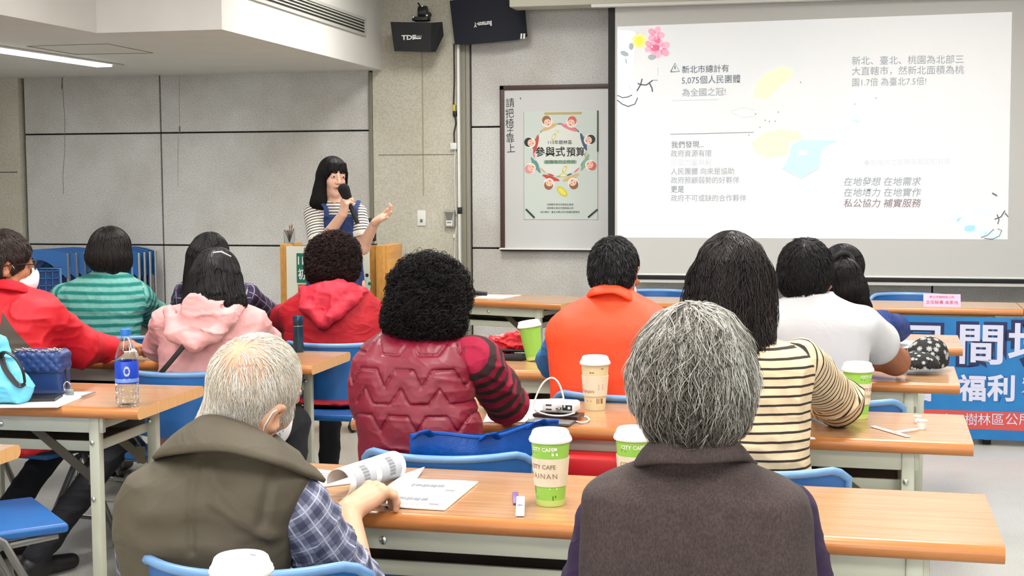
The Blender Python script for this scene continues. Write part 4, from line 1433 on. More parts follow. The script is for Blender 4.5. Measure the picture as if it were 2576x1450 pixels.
# ================================================================== people: shared builders
def m_skin(name, c, blotch=0.06):
    t = NT(name)
    c = rgb(*c)
    n = t.noise(28, 4)
    base = t.ramp(n, [(0.3, (c[0]*(1-blotch), c[1]*(1-blotch*1.6), c[2]*(1-blotch*1.6), 1)), (0.7, c)])
    lip = t.attr('lip')
    t.col(t.mix(lip, base, rgb(150, 62, 62)))
    t.set(Roughness=0.5)
    t.b.inputs['Subsurface Weight'].default_value = 0.0
    t.bump(t.noise(220, 3), 0.12, 0.002)
    return t.m
def m_hair(name, dark, light, rough=0.42, p0=0.0, p1=1.0, mid=None, spec=0.5):
    t = NT(name)
    st = [(p0, rgb(*dark)), (p1, rgb(*light))] if mid is None else [(p0, rgb(*dark)), ((p0+p1)/2, rgb(*mid)), (p1, rgb(*light))]
    t.col(t.ramp(t.attr('tone'), st))
    t.set(Roughness=rough)
    t.b.inputs['Specular IOR Level'].default_value = spec
    return t.m
def foldbump(t, bs, bump, fold=0.22, fs=5.5):
    """soft creases plus weave"""
    v = t.mapping((1.0, 1.0, 1.7))
    nn = t.n('ShaderNodeTexNoise'); nn.inputs['Scale'].default_value = fs; nn.inputs['Detail'].default_value = 2; nn.inputs['Roughness'].default_value = 0.45; nn.inputs['Distortion'].default_value = 0.9
    t.l(v, nn.inputs['Vector'])
    rid = t.math('ABSOLUTE', t.math('SUBTRACT', nn.outputs[0], 0.5))
    rid = t.math('POWER', t.math('SUBTRACT', 1.0, t.math('MULTIPLY', rid, 2.0)), 5.0)
    h = t.math('MULTIPLY_ADD', t.noise(bs, 2), 0.05*bump/0.2, t.math('MULTIPLY', rid, 0.5))
    t.bump(h, fold, 0.03)
def m_cloth(name, c, var=0.08, vs=14, bump=0.25, bs=420, rough=0.85, weave=None, fold=0.22):
    t = NT(name)
    cc = rgb(*c)
    d = tuple(x*(1-var) for x in cc[:3])+(1,); u = tuple(min(1, x*(1+var)) for x in cc[:3])+(1,)
    base = t.ramp(t.noise(vs, 4), [(0.3, d), (0.7, u)])
    if weave:
        w = t.noise(weave[0], 2, 0.7, t.mapping(weave[1]))
        base = t.mix(weave[2], base, t.ramp(w, [(0.35, (0.25, 0.25, 0.25, 1)), (0.62, (1, 1, 1, 1))]), 'MULTIPLY')
    t.col(base)
    t.set(Roughness=rough)
    foldbump(t, bs, bump, fold)
    return t.m
def m_stripe(name, period, stops, wob=0.004, var=0.0, bump=0.2, rough=0.85, off=0.0):
    """bands across the garment, measured down the body and along each sleeve"""
    t = NT(name)
    s = t.attr('s')
    w = t.math('MULTIPLY_ADD', t.noise(7, 3), wob*2, -wob+off)
    f = t.math('FRACT', t.math('DIVIDE', t.math('ADD', s, w), period))
    r = t.n('ShaderNodeValToRGB')
    r.color_ramp.interpolation = 'LINEAR'
    el = r.color_ramp.elements
    while len(el) < len(stops):
        el.new(0.5)
    for e, (p, c) in zip(el, stops):
        e.position = p; e.color = rgb(*c)
    t.l(f, r.inputs[0])
    base = r.outputs[0]
    if var:
        base = t.mix(var, base, t.ramp(t.noise(60, 3), [(0.3, (0.4, 0.4, 0.4, 1)), (0.65, (1, 1, 1, 1))]), 'MULTIPLY')
    t.col(base)
    t.set(Roughness=rough)
    foldbump(t, 400, bump)
    return t.m
def m_plaid(name, period, base, dark, light, fine):
    t = NT(name)
    def band(a, p, lo, hi, o=0.0):
        f = t.math('FRACT', t.math('ADD', t.math('DIVIDE', t.attr(a), p), o))
        return t.math('MULTIPLY', t.math('GREATER_THAN', f, lo), t.math('LESS_THAN', f, hi))
    bs, bt = band('s', period, 0.0, 0.42), band('t', period, 0.0, 0.42)
    dk = t.math('MULTIPLY', t.math('ADD', bs, bt), 0.5)
    c = t.ramp(dk, [(0.0, rgb(*light)), (0.5, rgb(*base)), (1.0, rgb(*dark))])
    ln = t.math('MAXIMUM', band('s', period, 0.66, 0.74), band('t', period, 0.66, 0.74))
    c = t.mix(t.math('MULTIPLY', ln, 0.65), c, rgb(*fine))
    t.col(c)
    t.set(Roughness=0.85)
    foldbump(t, 420, 0.2)
    return t.m

def fixflip(f, V, F):
    n = np.cross(V[F[:, 1]]-V[F[:, 0]], V[F[:, 2]]-V[F[:, 0]])
    g = grad(f, V[F].mean(1)[:400])
    return F[:, ::-1] if (n[:400]*g).sum() < 0 else F

class Head:
    def __init__(s, c, yaw=0, pitch=0, roll=0, sc=1.0):
        s.c = np.asarray(c, float); s.R = rot3(R(yaw), R(pitch), R(roll)); s.s = sc
    def w(s, x, y, z):
        return s.c+s.R @ (s.s*np.array([x, y, z]))
    def loc(s, P):
        return ((P-s.c) @ s.R)/s.s
    def e(s, S, c, r, op='u', k=0.02, rot=None):
        RR = s.R if rot is None else s.R @ rot
        S.ell(s.w(*c), np.array(r)*s.s, RR, op, k*s.s)
    def cn(s, S, a, b, ra, rb, op='u', k=0.02):
        S.cone(s.w(*a), s.w(*b), ra*s.s, rb*s.s, op, k*s.s)
    def build(s, S, open_mouth=False, ears=True, stick=0.0, slim=1.0):
        s.e(S, (0, -0.015, 0.035), (0.074, 0.092, 0.083))
        s.e(S, (0, 0.018, -0.03), (0.059*slim, 0.068, 0.083), k=0.03)
        s.e(S, (0, 0.03, -0.078), (0.043*slim**2, 0.05, 0.036), k=0.03)
        s.e(S, (0, 0.070, -0.098), (0.017, 0.015, 0.014), k=0.03)
        for q in (-1, 1):
            s.e(S, (q*0.040*slim, 0.056, -0.025), (0.021, 0.021, 0.021), k=0.03)
            s.e(S, (q*0.031, 0.096, 0.012), (0.019, 0.018, 0.011), op='s', k=0.014)
            s.e(S, (q*0.031, 0.079, 0.011), (0.0150, 0.0108, 0.0112), k=0.004)
            s.e(S, (q*0.031, 0.0925, 0.0105), (0.0138, 0.010, 0.0054), op='s', k=0.002)
            s.e(S, (q*0.028, 0.079, 0.030), (0.018, 0.007, 0.005), k=0.016)
            if ears:
                tl = np.array(Matrix.Rotation(q*(-0.35-stick), 3, 'Z') @ Matrix.Rotation(-0.15, 3, 'X'))
                s.e(S, (q*0.080, -0.012, -0.004), (0.0085, 0.021, 0.033), k=0.006, rot=tl)
                s.e(S, (q*0.091, -0.006, 0.000), (0.0085, 0.012, 0.020), op='s', k=0.006, rot=tl)
                s.e(S, (q*0.078, 0.000, -0.028), (0.008, 0.010, 0.010), k=0.006)
        s.cn(S, (0, 0.083, 0.020), (0, 0.103, -0.022), 0.007, 0.0105, k=0.014)
        for q in (-1, 1):
            s.e(S, (q*0.012, 0.093, -0.026), (0.008, 0.009, 0.007), k=0.008)
        s.e(S, (0, 0.086, -0.053), (0.022, 0.010, 0.006), k=0.008)
        s.e(S, (0, 0.083, -0.067), (0.019, 0.011, 0.007), k=0.008)
        if open_mouth:
            s.e(S, (0, 0.096, -0.061), (0.013, 0.018, 0.0085), op='s', k=0.004)

def finger(S, p, d, dn, L, r0, r1, curls, k=0.006):
    pts = [np.asarray(p, float)]
    a = 0.0
    d = nrm(d); dn = nrm(dn-d*(dn @ d))
    for f, c in zip((0.46, 0.30, 0.24), curls):
        a += c
        pts.append(pts[-1]+(d*math.cos(a)+dn*math.sin(a))*L*f)
    rr = [r0, r0*0.94, (r0+r1)/2, r1]
    for i in range(3):
        S.cone(pts[i], pts[i+1], rr[i], rr[i+1], 'u', k if i == 0 else 0.002)
    for q in pts[1:3]:
        S.ell(q, (rr[1]*1.08,)*3, None, 'u', 0.003)
    return pts
def hand(S, wrist, fwd, nz, right=True, curl=(0.35, 0.5, 0.4), thumb=None, sc=1.0, spread=0.10, curls=None):
    """wrist -> knuckles along fwd, nz = back of the hand"""
    wrist = np.asarray(wrist, float)
    f = nrm(fwd); n = nrm(np.asarray(nz, float)-f*(np.asarray(nz, float) @ f))
    th = np.cross(n, f)*(1 if right else -1)
    kn = []
    for o, l in ((0.029, 0.085), (0.0095, 0.089), (-0.010, 0.085), (-0.028, 0.077)):
        q = wrist+sc*(f*l+th*o+n*0.004)
        kn.append(q)
        S.cone(wrist+sc*(f*0.008+th*o*0.55), q, 0.0165*sc, 0.0115*sc, 'u', 0.014*sc)
    S.ell(wrist+sc*(f*0.045-n*0.005), np.array((0.034, 0.045, 0.013))*sc, np.stack([th, f, n], 1), 'u', 0.012)
    S.ell(wrist+sc*(f*0.034+th*0.022-n*0.010), np.array((0.015, 0.028, 0.014))*sc, np.stack([th, f, n], 1), 'u', 0.012)
    for i, (q, L, r) in enumerate(zip(kn, (0.072, 0.080, 0.074, 0.058), (0.0095, 0.0098, 0.0092, 0.0082))):
        o = (1.5-i)*spread*0.66
        c = curls[i] if curls else curl
        finger(S, q, f*math.cos(o)+th*math.sin(o), -n, L*sc, r*sc, r*0.78*sc, c)
        S.ell(q+n*0.004*sc, (0.0095*sc,)*3, None, 'u', 0.006)
    tb = wrist+sc*(f*0.028+th*0.030-n*0.006)
    td = nrm(f*0.62+th*0.72-n*0.3) if thumb is None else nrm(f*thumb[0]+th*thumb[1]+n*thumb[2])
    p1 = tb+td*0.040*sc
    td2 = nrm(td+f*0.45-th*0.25) if thumb is None or len(thumb) < 6 else nrm(f*thumb[3]+th*thumb[4]+n*thumb[5])
    p2 = p1+td2*0.032*sc
    S.cone(wrist+sc*(f*0.012+th*0.016-n*0.004), tb, 0.015*sc, 0.0135*sc, 'u', 0.012)
    S.cone(tb, p1, 0.0132*sc, 0.0108*sc, 'u', 0.008)
    S.cone(p1, p2, 0.0108*sc, 0.0085*sc, 'u', 0.003)
    return kn

def ridge(P, fr, seed, sc=(1, 1, 1)):
    return 1-np.abs(vnoise(P*np.array(sc), fr, seed))
def wrinkles(amp, fr=7.0, seed=1, sc=(1, 1, 1.6)):
    def d(P):
        w = np.stack([P[:, 0]+0.04*vnoise(P, 5, seed+5), P[:, 1], P[:, 2]+0.05*vnoise(P, 4, seed+7)], 1)
        return amp*1.7*((ridge(w, fr, seed, sc)**5)-0.22)+amp*0.6*(ridge(w, fr*2.1, seed+3, sc)**4-0.25)
    return d

class Person:
    """world space modelling; parts are parented to an Empty on the floor"""
    def __init__(s, label, d, group=None):
        s.d = d; s.label = label
        s.group = group
    def J(s, px, py, dd=0.0):
        return atd(px, py, s.d+dd)
    def rows(s, rr, b=0.62, bmin=0.07, dd=0.0, zfloor=None, blim=0.14):
        out = []
        for r in rr:
            py, xl, xr = r[:3]
            o = dd+(r[3] if len(r) > 3 else 0.0)
            c = s.J((xl+xr)/2, py, o)
            a = (xr-xl)/2*(s.d+o)/FPX
            bb = r[4] if len(r) > 4 else min(max(a*b, min(bmin, a)), blim)
            out.append((float(c[2]), float(c[0]), float(c[1]), float(a), float(bb)))
        return out
    def start(s, rows):
        r = sorted(rows)[0]
        s.base = (r[1], r[2], 0.0)
        s.root = thing('person', s.label, 'person', s.base, group=s.group)
        return s.root
    def part(s, name, S, h, mat, parent=None, attrs=None, disp=None, label=None):
        if disp is not None: S.disp = disp
        V, F = surfnet(S, h)
        F = fixflip(S, V, F)
        at = attrs(V) if attrs else {}
        o = np_obj(name, V, F, mat, parent or s.root, s.base, at)
        if label: o['label'] = label
        return o, V, F
    def lipattr(s, H, on=True):
        def f(V):
            q = H.loc(V)
            m = (np.abs(q[:, 0]) < 0.026) & (q[:, 1] > 0.068)
            u = np.exp(-((q[:, 2]+0.060)/0.0105)**4-(q[:, 0]/0.024)**4)
            return {'lip': np.where(m, u*0.75, 0)}
        return f

def arm_attr(torso, arms, ztop, cx, cy):
    """s: bands down the torso / along sleeves, t: around; arms = list of polylines"""
    def f(V):
        sb = ztop-V[:, 2]; tb = (V[:, 0]-cx)*1.0
        s = sb.copy(); t = tb.copy(); nearest = np.full(len(V), 1e9)
        best = torso(V)
        am = np.zeros(len(V))
        for pts, rad in arms:
            pts = [np.asarray(p, float) for p in pts]
            acc = 0.0
            for i in range(len(pts)-1):
                a, b = pts[i], pts[i+1]; ba = b-a; L = np.linalg.norm(ba)
                tt = np.clip(((V-a) @ ba)/(L*L), 0, 1)
                w = V-a-tt[:, None]*ba
                d = np.linalg.norm(w, axis=1)-(rad[i]+(rad[i+1]-rad[i])*tt)
                m = d < nearest
                am = np.where(d < best-0.004, 1.0, am)
                ax = ba/L; u = nrm(np.cross(ax, [0.3, 1, 0.2])); v = np.cross(ax, u)
                raw = ((V-a) @ ba)/(L*L)
                s = np.where(m, acc+(np.where(raw < 0, raw, tt) if i == 0 else tt)*L+0.013, s)
                t = np.where(m, np.arctan2(w @ u, w @ v)*0.06, t)
                nearest = np.where(m, d, nearest)
                acc += L
        return {'__corner': {'sa': s, 'ta': t, 'sb': sb, 'tb': tb, 'am': am}}
    return f

def ribbon_geo(up, lo, th=0.006, n=40):
    """band between two curves (Catmull-Rom through the points), with thickness away from the viewer side"""
    def cr(pts, m):
        P = np.array([pts[0]]+list(pts)+[pts[-1]], float); k = len(pts)-1
        o = []
        for u in np.linspace(0, k-1e-6, m):
            i = int(u); t = u-i
            p0, p1, p2, p3 = P[i:i+4]
            o.append(0.5*((2*p1)+(-p0+p2)*t+(2*p0-5*p1+4*p2-p3)*t*t+(-p0+3*p1-3*p2+p3)*t**3))
        return np.array(o)
    U, L = cr(up, n), cr(lo, n)
    m = 7
    g = np.stack([U+(L-U)*(j/(m-1)) for j in range(m)], 1)
    du = np.gradient(g, axis=0); dv = np.gradient(g, axis=1)
    N = np.cross(du, dv); N /= np.linalg.norm(N, axis=2, keepdims=True)+1e-9
    prof = np.sin(np.linspace(0, math.pi, m))[None, :, None]
    A = g+N*th*(0.35+0.65*prof); B = g-N*th*(0.35+0.65*prof)
    V = np.concatenate([A.reshape(-1, 3), B.reshape(-1, 3)])
    F = []
    k = n*m
    for i in range(n-1):
        for j in range(m-1):
            a = i*m+j
            F.append((a, a+1, a+m+1, a+m)); F.append((k+a, k+a+m, k+a+m+1, k+a+1))
        F.append((i*m, i*m+m, k+i*m+m, k+i*m)); a = i*m+m-1
        F.append((a, k+a, k+a+m, a+m))
    for i in (0, n-1):
        for j in range(m-1):
            a = i*m+j
            F.append((a, k+a, k+a+1, a+1) if i == 0 else (a, a+1, k+a+1, k+a))
    return V, np.array(F)
def ribbon(p, name, up, lo, mat, th=0.006, parent=None):
    V, F = ribbon_geo(up, lo, th)
    return np_obj(name, V, F, mat, parent or p.root, p.base, {'s': V[:, 2]*0, 't': V[:, 2]*0, 'arm': V[:, 2]*0})

def legs(p, hipc, fwdv, mat, shoe, splay=0.08, knee=0.42, r=(0.064, 0.057, 0.047), zk=0.495, ankle_back=0.05, seat=0.45, hr=0.10, h=0.012):
    """seated legs; returns body prims (list) and builds trousers + shoes"""
    f = nrm([fwdv[0], fwdv[1], 0]); sd = np.array([f[1], -f[0], 0])
    hz = seat+0.067
    T = SDF()
    T.ell((hipc[0], hipc[1], hz+0.012), (0.165, 0.125, 0.066), None, 'u', 0.03)
    pts = []
    for q in (-1, 1):
        hp = np.array([hipc[0], hipc[1], hz])+sd*q*0.085
        kn = np.array([hipc[0], hipc[1], zk])+sd*q*(0.085+splay)+f*knee
        an = kn+np.array([0, 0, -zk+0.085])-f*ankle_back
        T.chain([hp, kn, an], [r[0], r[1], r[2]], 'u', 0.03)
        pts.append((hp, kn, an))
    o, V, F = p.part('trousers', T, h, mat, disp=wrinkles(0.004, 9, 11))
    for (hp, kn, an) in pts:
        S = SDF()
        t = np.array([an[0], an[1], 0.04])
        S.cone(t-f*0.05+[0, 0, 0.005], t+f*0.15-[0, 0, 0.008], 0.040, 0.030, 'u', 0.01)
        S.cone(t, t+[0, 0, 0.05], 0.042, 0.044, 'u', 0.02)
        S.box(t+f*0.05-np.array([0, 0, 0.06]), (0.5, 0.5, 0.044), 0.001, None, 's', 0.004)
        p.part('shoe', S, 0.008, shoe)
    return pts

def eyes(p, H, S=None):
    for q in (-1, 1):
        c = H.w(q*0.031, 0.0795, 0.0108)
        b = MB()
        m = Matrix.Translation(Vector(c)-Vector(p.base)) @ Matrix(H.R.tolist()).to_4x4() @ Matrix.Rotation(R(-90), 4, 'X')
        k = H.s*0.0098
        b.lathe([(0, -k)]+[(k*math.sin(a), -k*math.cos(a)) for a in [math.pi*i/10 for i in range(1, 9)]], MAT['eyewhite'], 14, m)
        b.lathe([(k*math.sin(a), -k*math.cos(a)) for a in [math.pi*i/10 for i in (8, 9)]]+[(0, k)], MAT['iris'], 14, m)
        obj('eye', b, p.root)
        b = MB()
        pts = np.array([H.w(q*(0.014+0.036*t), 0.095-0.018*t*t, 0.0345+0.0030*math.sin(2.4*t)-0.003*t) for t in (0, 0.2, 0.4, 0.6, 0.8, 1)])
        if S is not None:
            for _ in range(3):
                pts = pts-grad(S, pts)*np.clip(S(pts)-0.0005, -0.01, 0.01)[:, None]
        b.tube([tuple(x-np.array(p.base)) for x in pts], [0.0012, 0.0022, 0.0024, 0.0022, 0.0016, 0.0008], MAT['brow'], n=6)
        obj('eyebrow', b, p.root)
MAT['eyewhite'] = plain('eye_white', (226, 222, 216), 0.25)
MAT['iris'] = plain('dark_iris', (30, 20, 16), 0.15)
MAT['brow'] = plain('dark_eyebrow', (34, 26, 24), 0.8)
MAT['mask'] = plain('white_face_mask', (236, 240, 242), 0.75)

def face_mask(p, H, parent=None):
    S = SDF()
    H.e(S, (0, 0.050, -0.060), (0.066, 0.070, 0.058))
    H.e(S, (0, 0.098, -0.028), (0.022, 0.018, 0.020), k=0.03)
    H.e(S, (0, 0.040, -0.055), (0.061, 0.070, 0.070), op='s', k=0.004)
    H.e(S, (0, -0.05, -0.06), (0.12, 0.075, 0.2), op='s', k=0.004)
    o, V, F = p.part('face_mask', S, 0.004, MAT['mask'])
    b = MB()
    for q in (-1, 1):
        path = [H.w(q*0.060, 0.040, -0.030), H.w(q*0.077, 0.012, 0.012), H.w(q*0.082, -0.006, 0.026), H.w(q*0.082, -0.026, 0.010), H.w(q*0.080, -0.028, -0.02), H.w(q*0.074, -0.010, -0.050), H.w(q*0.056, 0.038, -0.085)]
        b = MB(); b.tube([tuple(x-np.array(p.base)) for x in path], 0.0016, MAT['mask'], n=6)
        obj('ear_loop', b, o)
    return o

# ---- hair
def hair_part(p, H, S, mat, h, n, steps, step, dirf, lift, rad, seed=1, keep=None, wave=0.0, wfreq=0.8, curl=0.0, cfreq=1.5, jit=0.25, base_tone=0.25, base=True, srcVF=None, tone=None, disp=None, name='hair'):
    if disp is not None: S.disp = disp
    if base or srcVF is None:
        V, F = surfnet(S, h)
        F = fixflip(S, V, F)
    else:
        V, F = srcVF
    sd = surf_seeds(V, F, n, seed, keep)
    path = grow(S, sd, steps, step, dirf, lift, wave, wfreq, curl, cfreq, seed, jit)
    rr = rad*np.concatenate([np.linspace(1, 0.85, steps-2), [0.6, 0.2]])
    TV, TF = strand_tubes(path, rr)
    rs = np.random.RandomState(seed+9)
    tn = rs.rand(n) if tone is None else tone(rs, path[:, 0])
    tt = np.repeat(tn, steps*3)
    parts = [(TV, TF, {'tone': tt})]
    if base:
        parts.insert(0, (V, F, {'tone': np.full(len(V), base_tone)}))
    V2, F2, A = join_np(parts)
    return np_obj(name, V2, F2, mat, p.root, p.base, A)

def cap(H, S, grow_=0.008, low=-0.05, face=True):
    g = grow_
    H.e(S, (0, -0.018, 0.036), (0.075+g, 0.092+g, 0.084+g))
    H.e(S, (0, -0.050, -0.015), (0.066+g, 0.055+g, 0.055+g), k=0.03)
    if face:
        H.e(S, (0, 0.100, -0.040), (0.090, 0.068, 0.098), op='s', k=0.012)
    H.e(S, (0, 0.02, low-0.10), (0.13, 0.16, 0.10), op='s', k=0.012)
def fall(H, crown=(0, -0.03, 0.12), g=1.0, r=0.8):
    c = H.w(*crown)
    def d(P, i):
        w = P-c; w /= np.linalg.norm(w, axis=1, keepdims=True)+1e-9
        return w*r+np.array([0, 0, -g])
    return d
# ================================================================== the thirteen people
SK = {n: m_skin('skin_'+n, c) for n, c in dict(light=(232, 186, 160), tan=(178, 118, 84), warm=(206, 152, 118), old=(214, 164, 132), brown=(150, 98, 72)).items()}
HB = m_hair('black_hair', (6, 5, 6), (30, 26, 25), 0.5, spec=0.3)
HBC = m_hair('black_curly_hair', (5, 4, 4), (26, 21, 20), 0.55, spec=0.25)
HBR = m_hair('dark_brown_curly_hair', (14, 7, 7), (56, 32, 28), 0.55, spec=0.3)
HBW = m_hair('dark_brown_wavy_hair', (11, 9, 10), (52, 42, 40), 0.5, spec=0.3)
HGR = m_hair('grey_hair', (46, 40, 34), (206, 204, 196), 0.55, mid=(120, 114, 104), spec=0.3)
HWH = m_hair('white_hair', (200, 186, 164), (246, 243, 236), 0.55, mid=(232, 225, 210), spec=0.3)
HSALT = m_hair('short_black_hair_with_grey', (8, 8, 9), (90, 90, 92), 0.5, mid=(22, 21, 23), spec=0.3)
HRB = m_hair('short_brown_hair', (16, 10, 9), (74, 52, 46), 0.5)
TR = m_cloth('black_trousers', (26, 26, 32), 0.1)
TRN = m_cloth('grey_trousers', (120, 128, 136), 0.1)
SHO = plain('black_shoe', (24, 23, 24), 0.45)
ALLP = []

def seat_row(P, py_c, x0, x1, zlow=0.47, b=0.15):
    """torso continues straight down to the seat"""
    c = P.J((x0+x1)/2, py_c); a = (x1-x0)/2*P.d/FPX
    return (zlow, float(c[0]), float(c[1]), a, b)

def build_common(P, rows, head, arms, skin, hbody=0.008, hands=None, neck_r=0.052, legs_at=None, fwd=(0, 1), trousers=None, shoe=None, mouth=False, stick=0.0, shrink=0.022, zk=0.49, knee=0.42, extra=None, legkw=None):
    """body (one continuous surface) + trousers + shoes + eyes. arms: [(pts, radii_of_bare_arm)]"""
    S = SDF()
    sh = [(z, cx, cy, max(a-shrink, 0.02), max(b-shrink, 0.02)) for z, cx, cy, a, b in rows]
    S.loft(sh, 0.0, 'u', 0.03)
    top = sorted(rows)[-1]
    nb = np.array([top[1], top[2], top[0]-0.05])
    S.cone(head.w(0, -0.022, -0.045), nb, neck_r*head.s, neck_r*1.1, 'u', 0.04)
    for pts, rad in arms:
        S.chain(pts, rad, 'u', 0.03)
    for hd in (hands or []):
        hand(S, **hd)
    if extra: extra(S)
    head.build(S, mouth, True, stick)
    P.start(rows)
    hip = (rows[0][1], rows[0][2]+0.02) if legs_at is None else legs_at
    pts = legs(P, hip, fwd, trousers or TR, shoe or SHO, knee=knee, zk=zk, **(legkw or {}))
    for hp, kn, an in pts:
        S.chain([hp, kn, an, np.array([an[0], an[1], 0.06])], [0.050, 0.045, 0.036, 0.036], 'u', 0.03)
    o, V, F = P.part('body', S, hbody, skin, attrs=P.lipattr(head))
    eyes(P, head, S)
    ALLP.append(P)
    return S, V, F

def garment(P, name, rows, arms, mat, h=0.008, k=0.05, disp=None, neckcut=None, pw=2.3, extra=None, ztop=None, cuts=None):
    T = SDF(); T.loft(rows, 0.0, 'u', 0.0, pw)
    S = SDF(); S.loft(rows, 0.0, 'u', 0.0, pw)
    for pts, rad in arms:
        S.chain(pts, rad, 'u', k)
    if extra: extra(S)
    for c in (cuts or []):
        S.cone(*c)
    top = sorted(rows)[-1]
    return P.part(name, S, h, mat, attrs=arm_attr(T, arms, (ztop or top[0]), top[1], top[2]), disp=disp)

# ------------------------------------------------------------------ 1 grey haired person, front right
P = Person('grey haired person from behind in a dark brown tweed vest over purple sleeves', 2.52)
rows = P.rows([(1128, 1655, 1840), (1150, 1640, 1855), (1172, 1590, 1905), (1196, 1520, 1970), (1232, 1464, 2026), (1300, 1458, 2036), (1450, 1452, 2052), (1650, 1460, 2050)], b=0.60, blim=0.15)
rows = [seat_row(P, 1500, 1465, 2045)]+rows
H = Head(P.J(1745, 950, 0.0), 0, -6, 0, 1.02)
Ls, Le, Lw = P.J(1528, 1318, 0.06), P.J(1474, 1560, 0.09), P.J(1600, 1560, 0.30)
Rs, Re, Rw = P.J(1978, 1298, 0.06), P.J(2030, 1560, 0.09), P.J(1900, 1560, 0.30)
Le[2] = max(Le[2], 0.66); Re[2] = max(Re[2], 0.66); Lw[2] = 0.64; Rw[2] = 0.64
Ae = [([Ls, Le, Lw], [0.052, 0.045, 0.030]), ([Rs, Re, Rw], [0.052, 0.045, 0.030])]
hd = [dict(wrist=Lw, fwd=(0.5, 0.8, -0.1), nz=(0, 0, 1), right=False), dict(wrist=Rw, fwd=(-0.5, 0.8, -0.1), nz=(0, 0, 1), right=True)]
build_common(P, rows, H, Ae, SK['warm'], 0.007, hd, legs_at=(rows[0][1], rows[0][2]+0.02))
m = m_cloth('brown_tweed', (70, 57, 54), 0.14, 30, 0.4, 500, 0.9, weave=(150, (2, 2, 1), 0.65), fold=0.06)
garment(P, 'vest', rows, [], m, 0.0065, disp=wrinkles(0.0025, 4, 3, (1, 1, 1)))
mp = m_cloth('dark_purple_knit', (42, 22, 56), 0.15, 40, 0.4, 300)
for side, (s_, e_, w_) in (('l', (Ls, Le, Lw)), ('r', (Rs, Re, Rw))):
    S = SDF(); S.chain([s_, e_, w_], [0.060, 0.056, 0.042], 'u', 0.02)
    P.part('sleeve', S, 0.008, mp, disp=wrinkles(0.004, 9, 6))
up = [P.J(1630, 1160, 0.04), P.J(1632, 1118, -0.02), P.J(1680, 1098, -0.075), P.J(1745, 1092, -0.085), P.J(1810, 1098, -0.075), P.J(1848, 1110, -0.02), P.J(1852, 1150, 0.04)]
lo = [P.J(1585, 1180, 0.05), P.J(1612, 1172, -0.05), P.J(1665, 1166, -0.105), P.J(1745, 1168, -0.12), P.J(1825, 1163, -0.105), P.J(1874, 1160, -0.05), P.J(1905, 1170, 0.05)]
ribbon(P, 'collar', up, lo, m, 0.009)
S = SDF()
H.e(S, (0, -0.008, 0.030), (0.094, 0.115, 0.103)); H.e(S, (0, -0.045, -0.045), (0.080, 0.080, 0.082), k=0.05)
for q in (-1, 1): H.e(S, (q*0.058, -0.005, -0.02), (0.038, 0.07, 0.062), k=0.03)
H.e(S, (0, 0.13, -0.04), (0.075, 0.075, 0.09), op='s', k=0.02)
H.e(S, (0, 0.02, -0.20), (0.14, 0.14, 0.085), op='s', k=0.02)
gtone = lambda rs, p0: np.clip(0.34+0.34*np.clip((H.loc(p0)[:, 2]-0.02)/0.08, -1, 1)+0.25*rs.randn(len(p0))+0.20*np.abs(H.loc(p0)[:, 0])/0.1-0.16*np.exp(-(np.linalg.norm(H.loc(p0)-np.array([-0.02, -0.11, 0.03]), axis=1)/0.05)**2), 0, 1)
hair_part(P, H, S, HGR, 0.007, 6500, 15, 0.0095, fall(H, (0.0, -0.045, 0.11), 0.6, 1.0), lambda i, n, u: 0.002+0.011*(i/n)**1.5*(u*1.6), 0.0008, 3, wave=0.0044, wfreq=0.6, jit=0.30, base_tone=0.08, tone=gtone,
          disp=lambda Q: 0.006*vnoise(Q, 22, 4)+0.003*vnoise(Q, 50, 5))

# ------------------------------------------------------------------ 2 white haired man, front left
P = Person('white haired man from behind in an olive brown vest over a plaid shirt', 2.77)
rows = P.rows([(1100, 520, 690), (1128, 470, 735), (1155, 395, 770), (1200, 318, 788), (1255, 285, 778), (1320, 280, 752), (1390, 292, 735), (1480, 306, 728), (1650, 312, 726)], b=0.62, blim=0.155)
rows = [seat_row(P, 1500, 312, 726)]+rows
H = Head(P.J(634, 992, 0.03), -20, -8, 27, 1.04)
Rs, Re, Rw = P.J(748, 1288, 0.0), P.J(905, 1510, 0.10), P.J(872, 1294, 0.27)
Ls, Le, Lw = P.J(375, 1330, 0.06), P.J(380, 1560, 0.16), P.J(470, 1440, 0.40)
Lw = np.array([Lw[0], Lw[1], 0.70])
arms = [([Rs, Re, Rw], [0.050, 0.043, 0.029]), ([Ls, Le, Lw], [0.050, 0.042, 0.030])]
hd = [dict(wrist=Rw+np.array([0.0, 0.012, 0.004]), fwd=(0.50, 0.80, 0.34), nz=(-0.25, -0.42, 0.88), right=True, curl=(0.75, 0.75, 0.55), spread=0.12, sc=1.06, thumb=(0.8, 0.45, -0.6, 0.9, 0.1, -0.7)),
      dict(wrist=Lw, fwd=(0.3, 0.9, -0.1), nz=(0, 0, 1), right=False)]
Sb, Vb, Fb = build_common(P, rows, H, arms, SK['old'], 0.0045, hd, stick=0.25, legs_at=(rows[0][1], rows[0][2]+0.02))
mv = m_cloth('olive_brown_vest_cloth', (80, 72, 56), 0.10, 10, 0.25, 260, 0.7, fold=0.12)
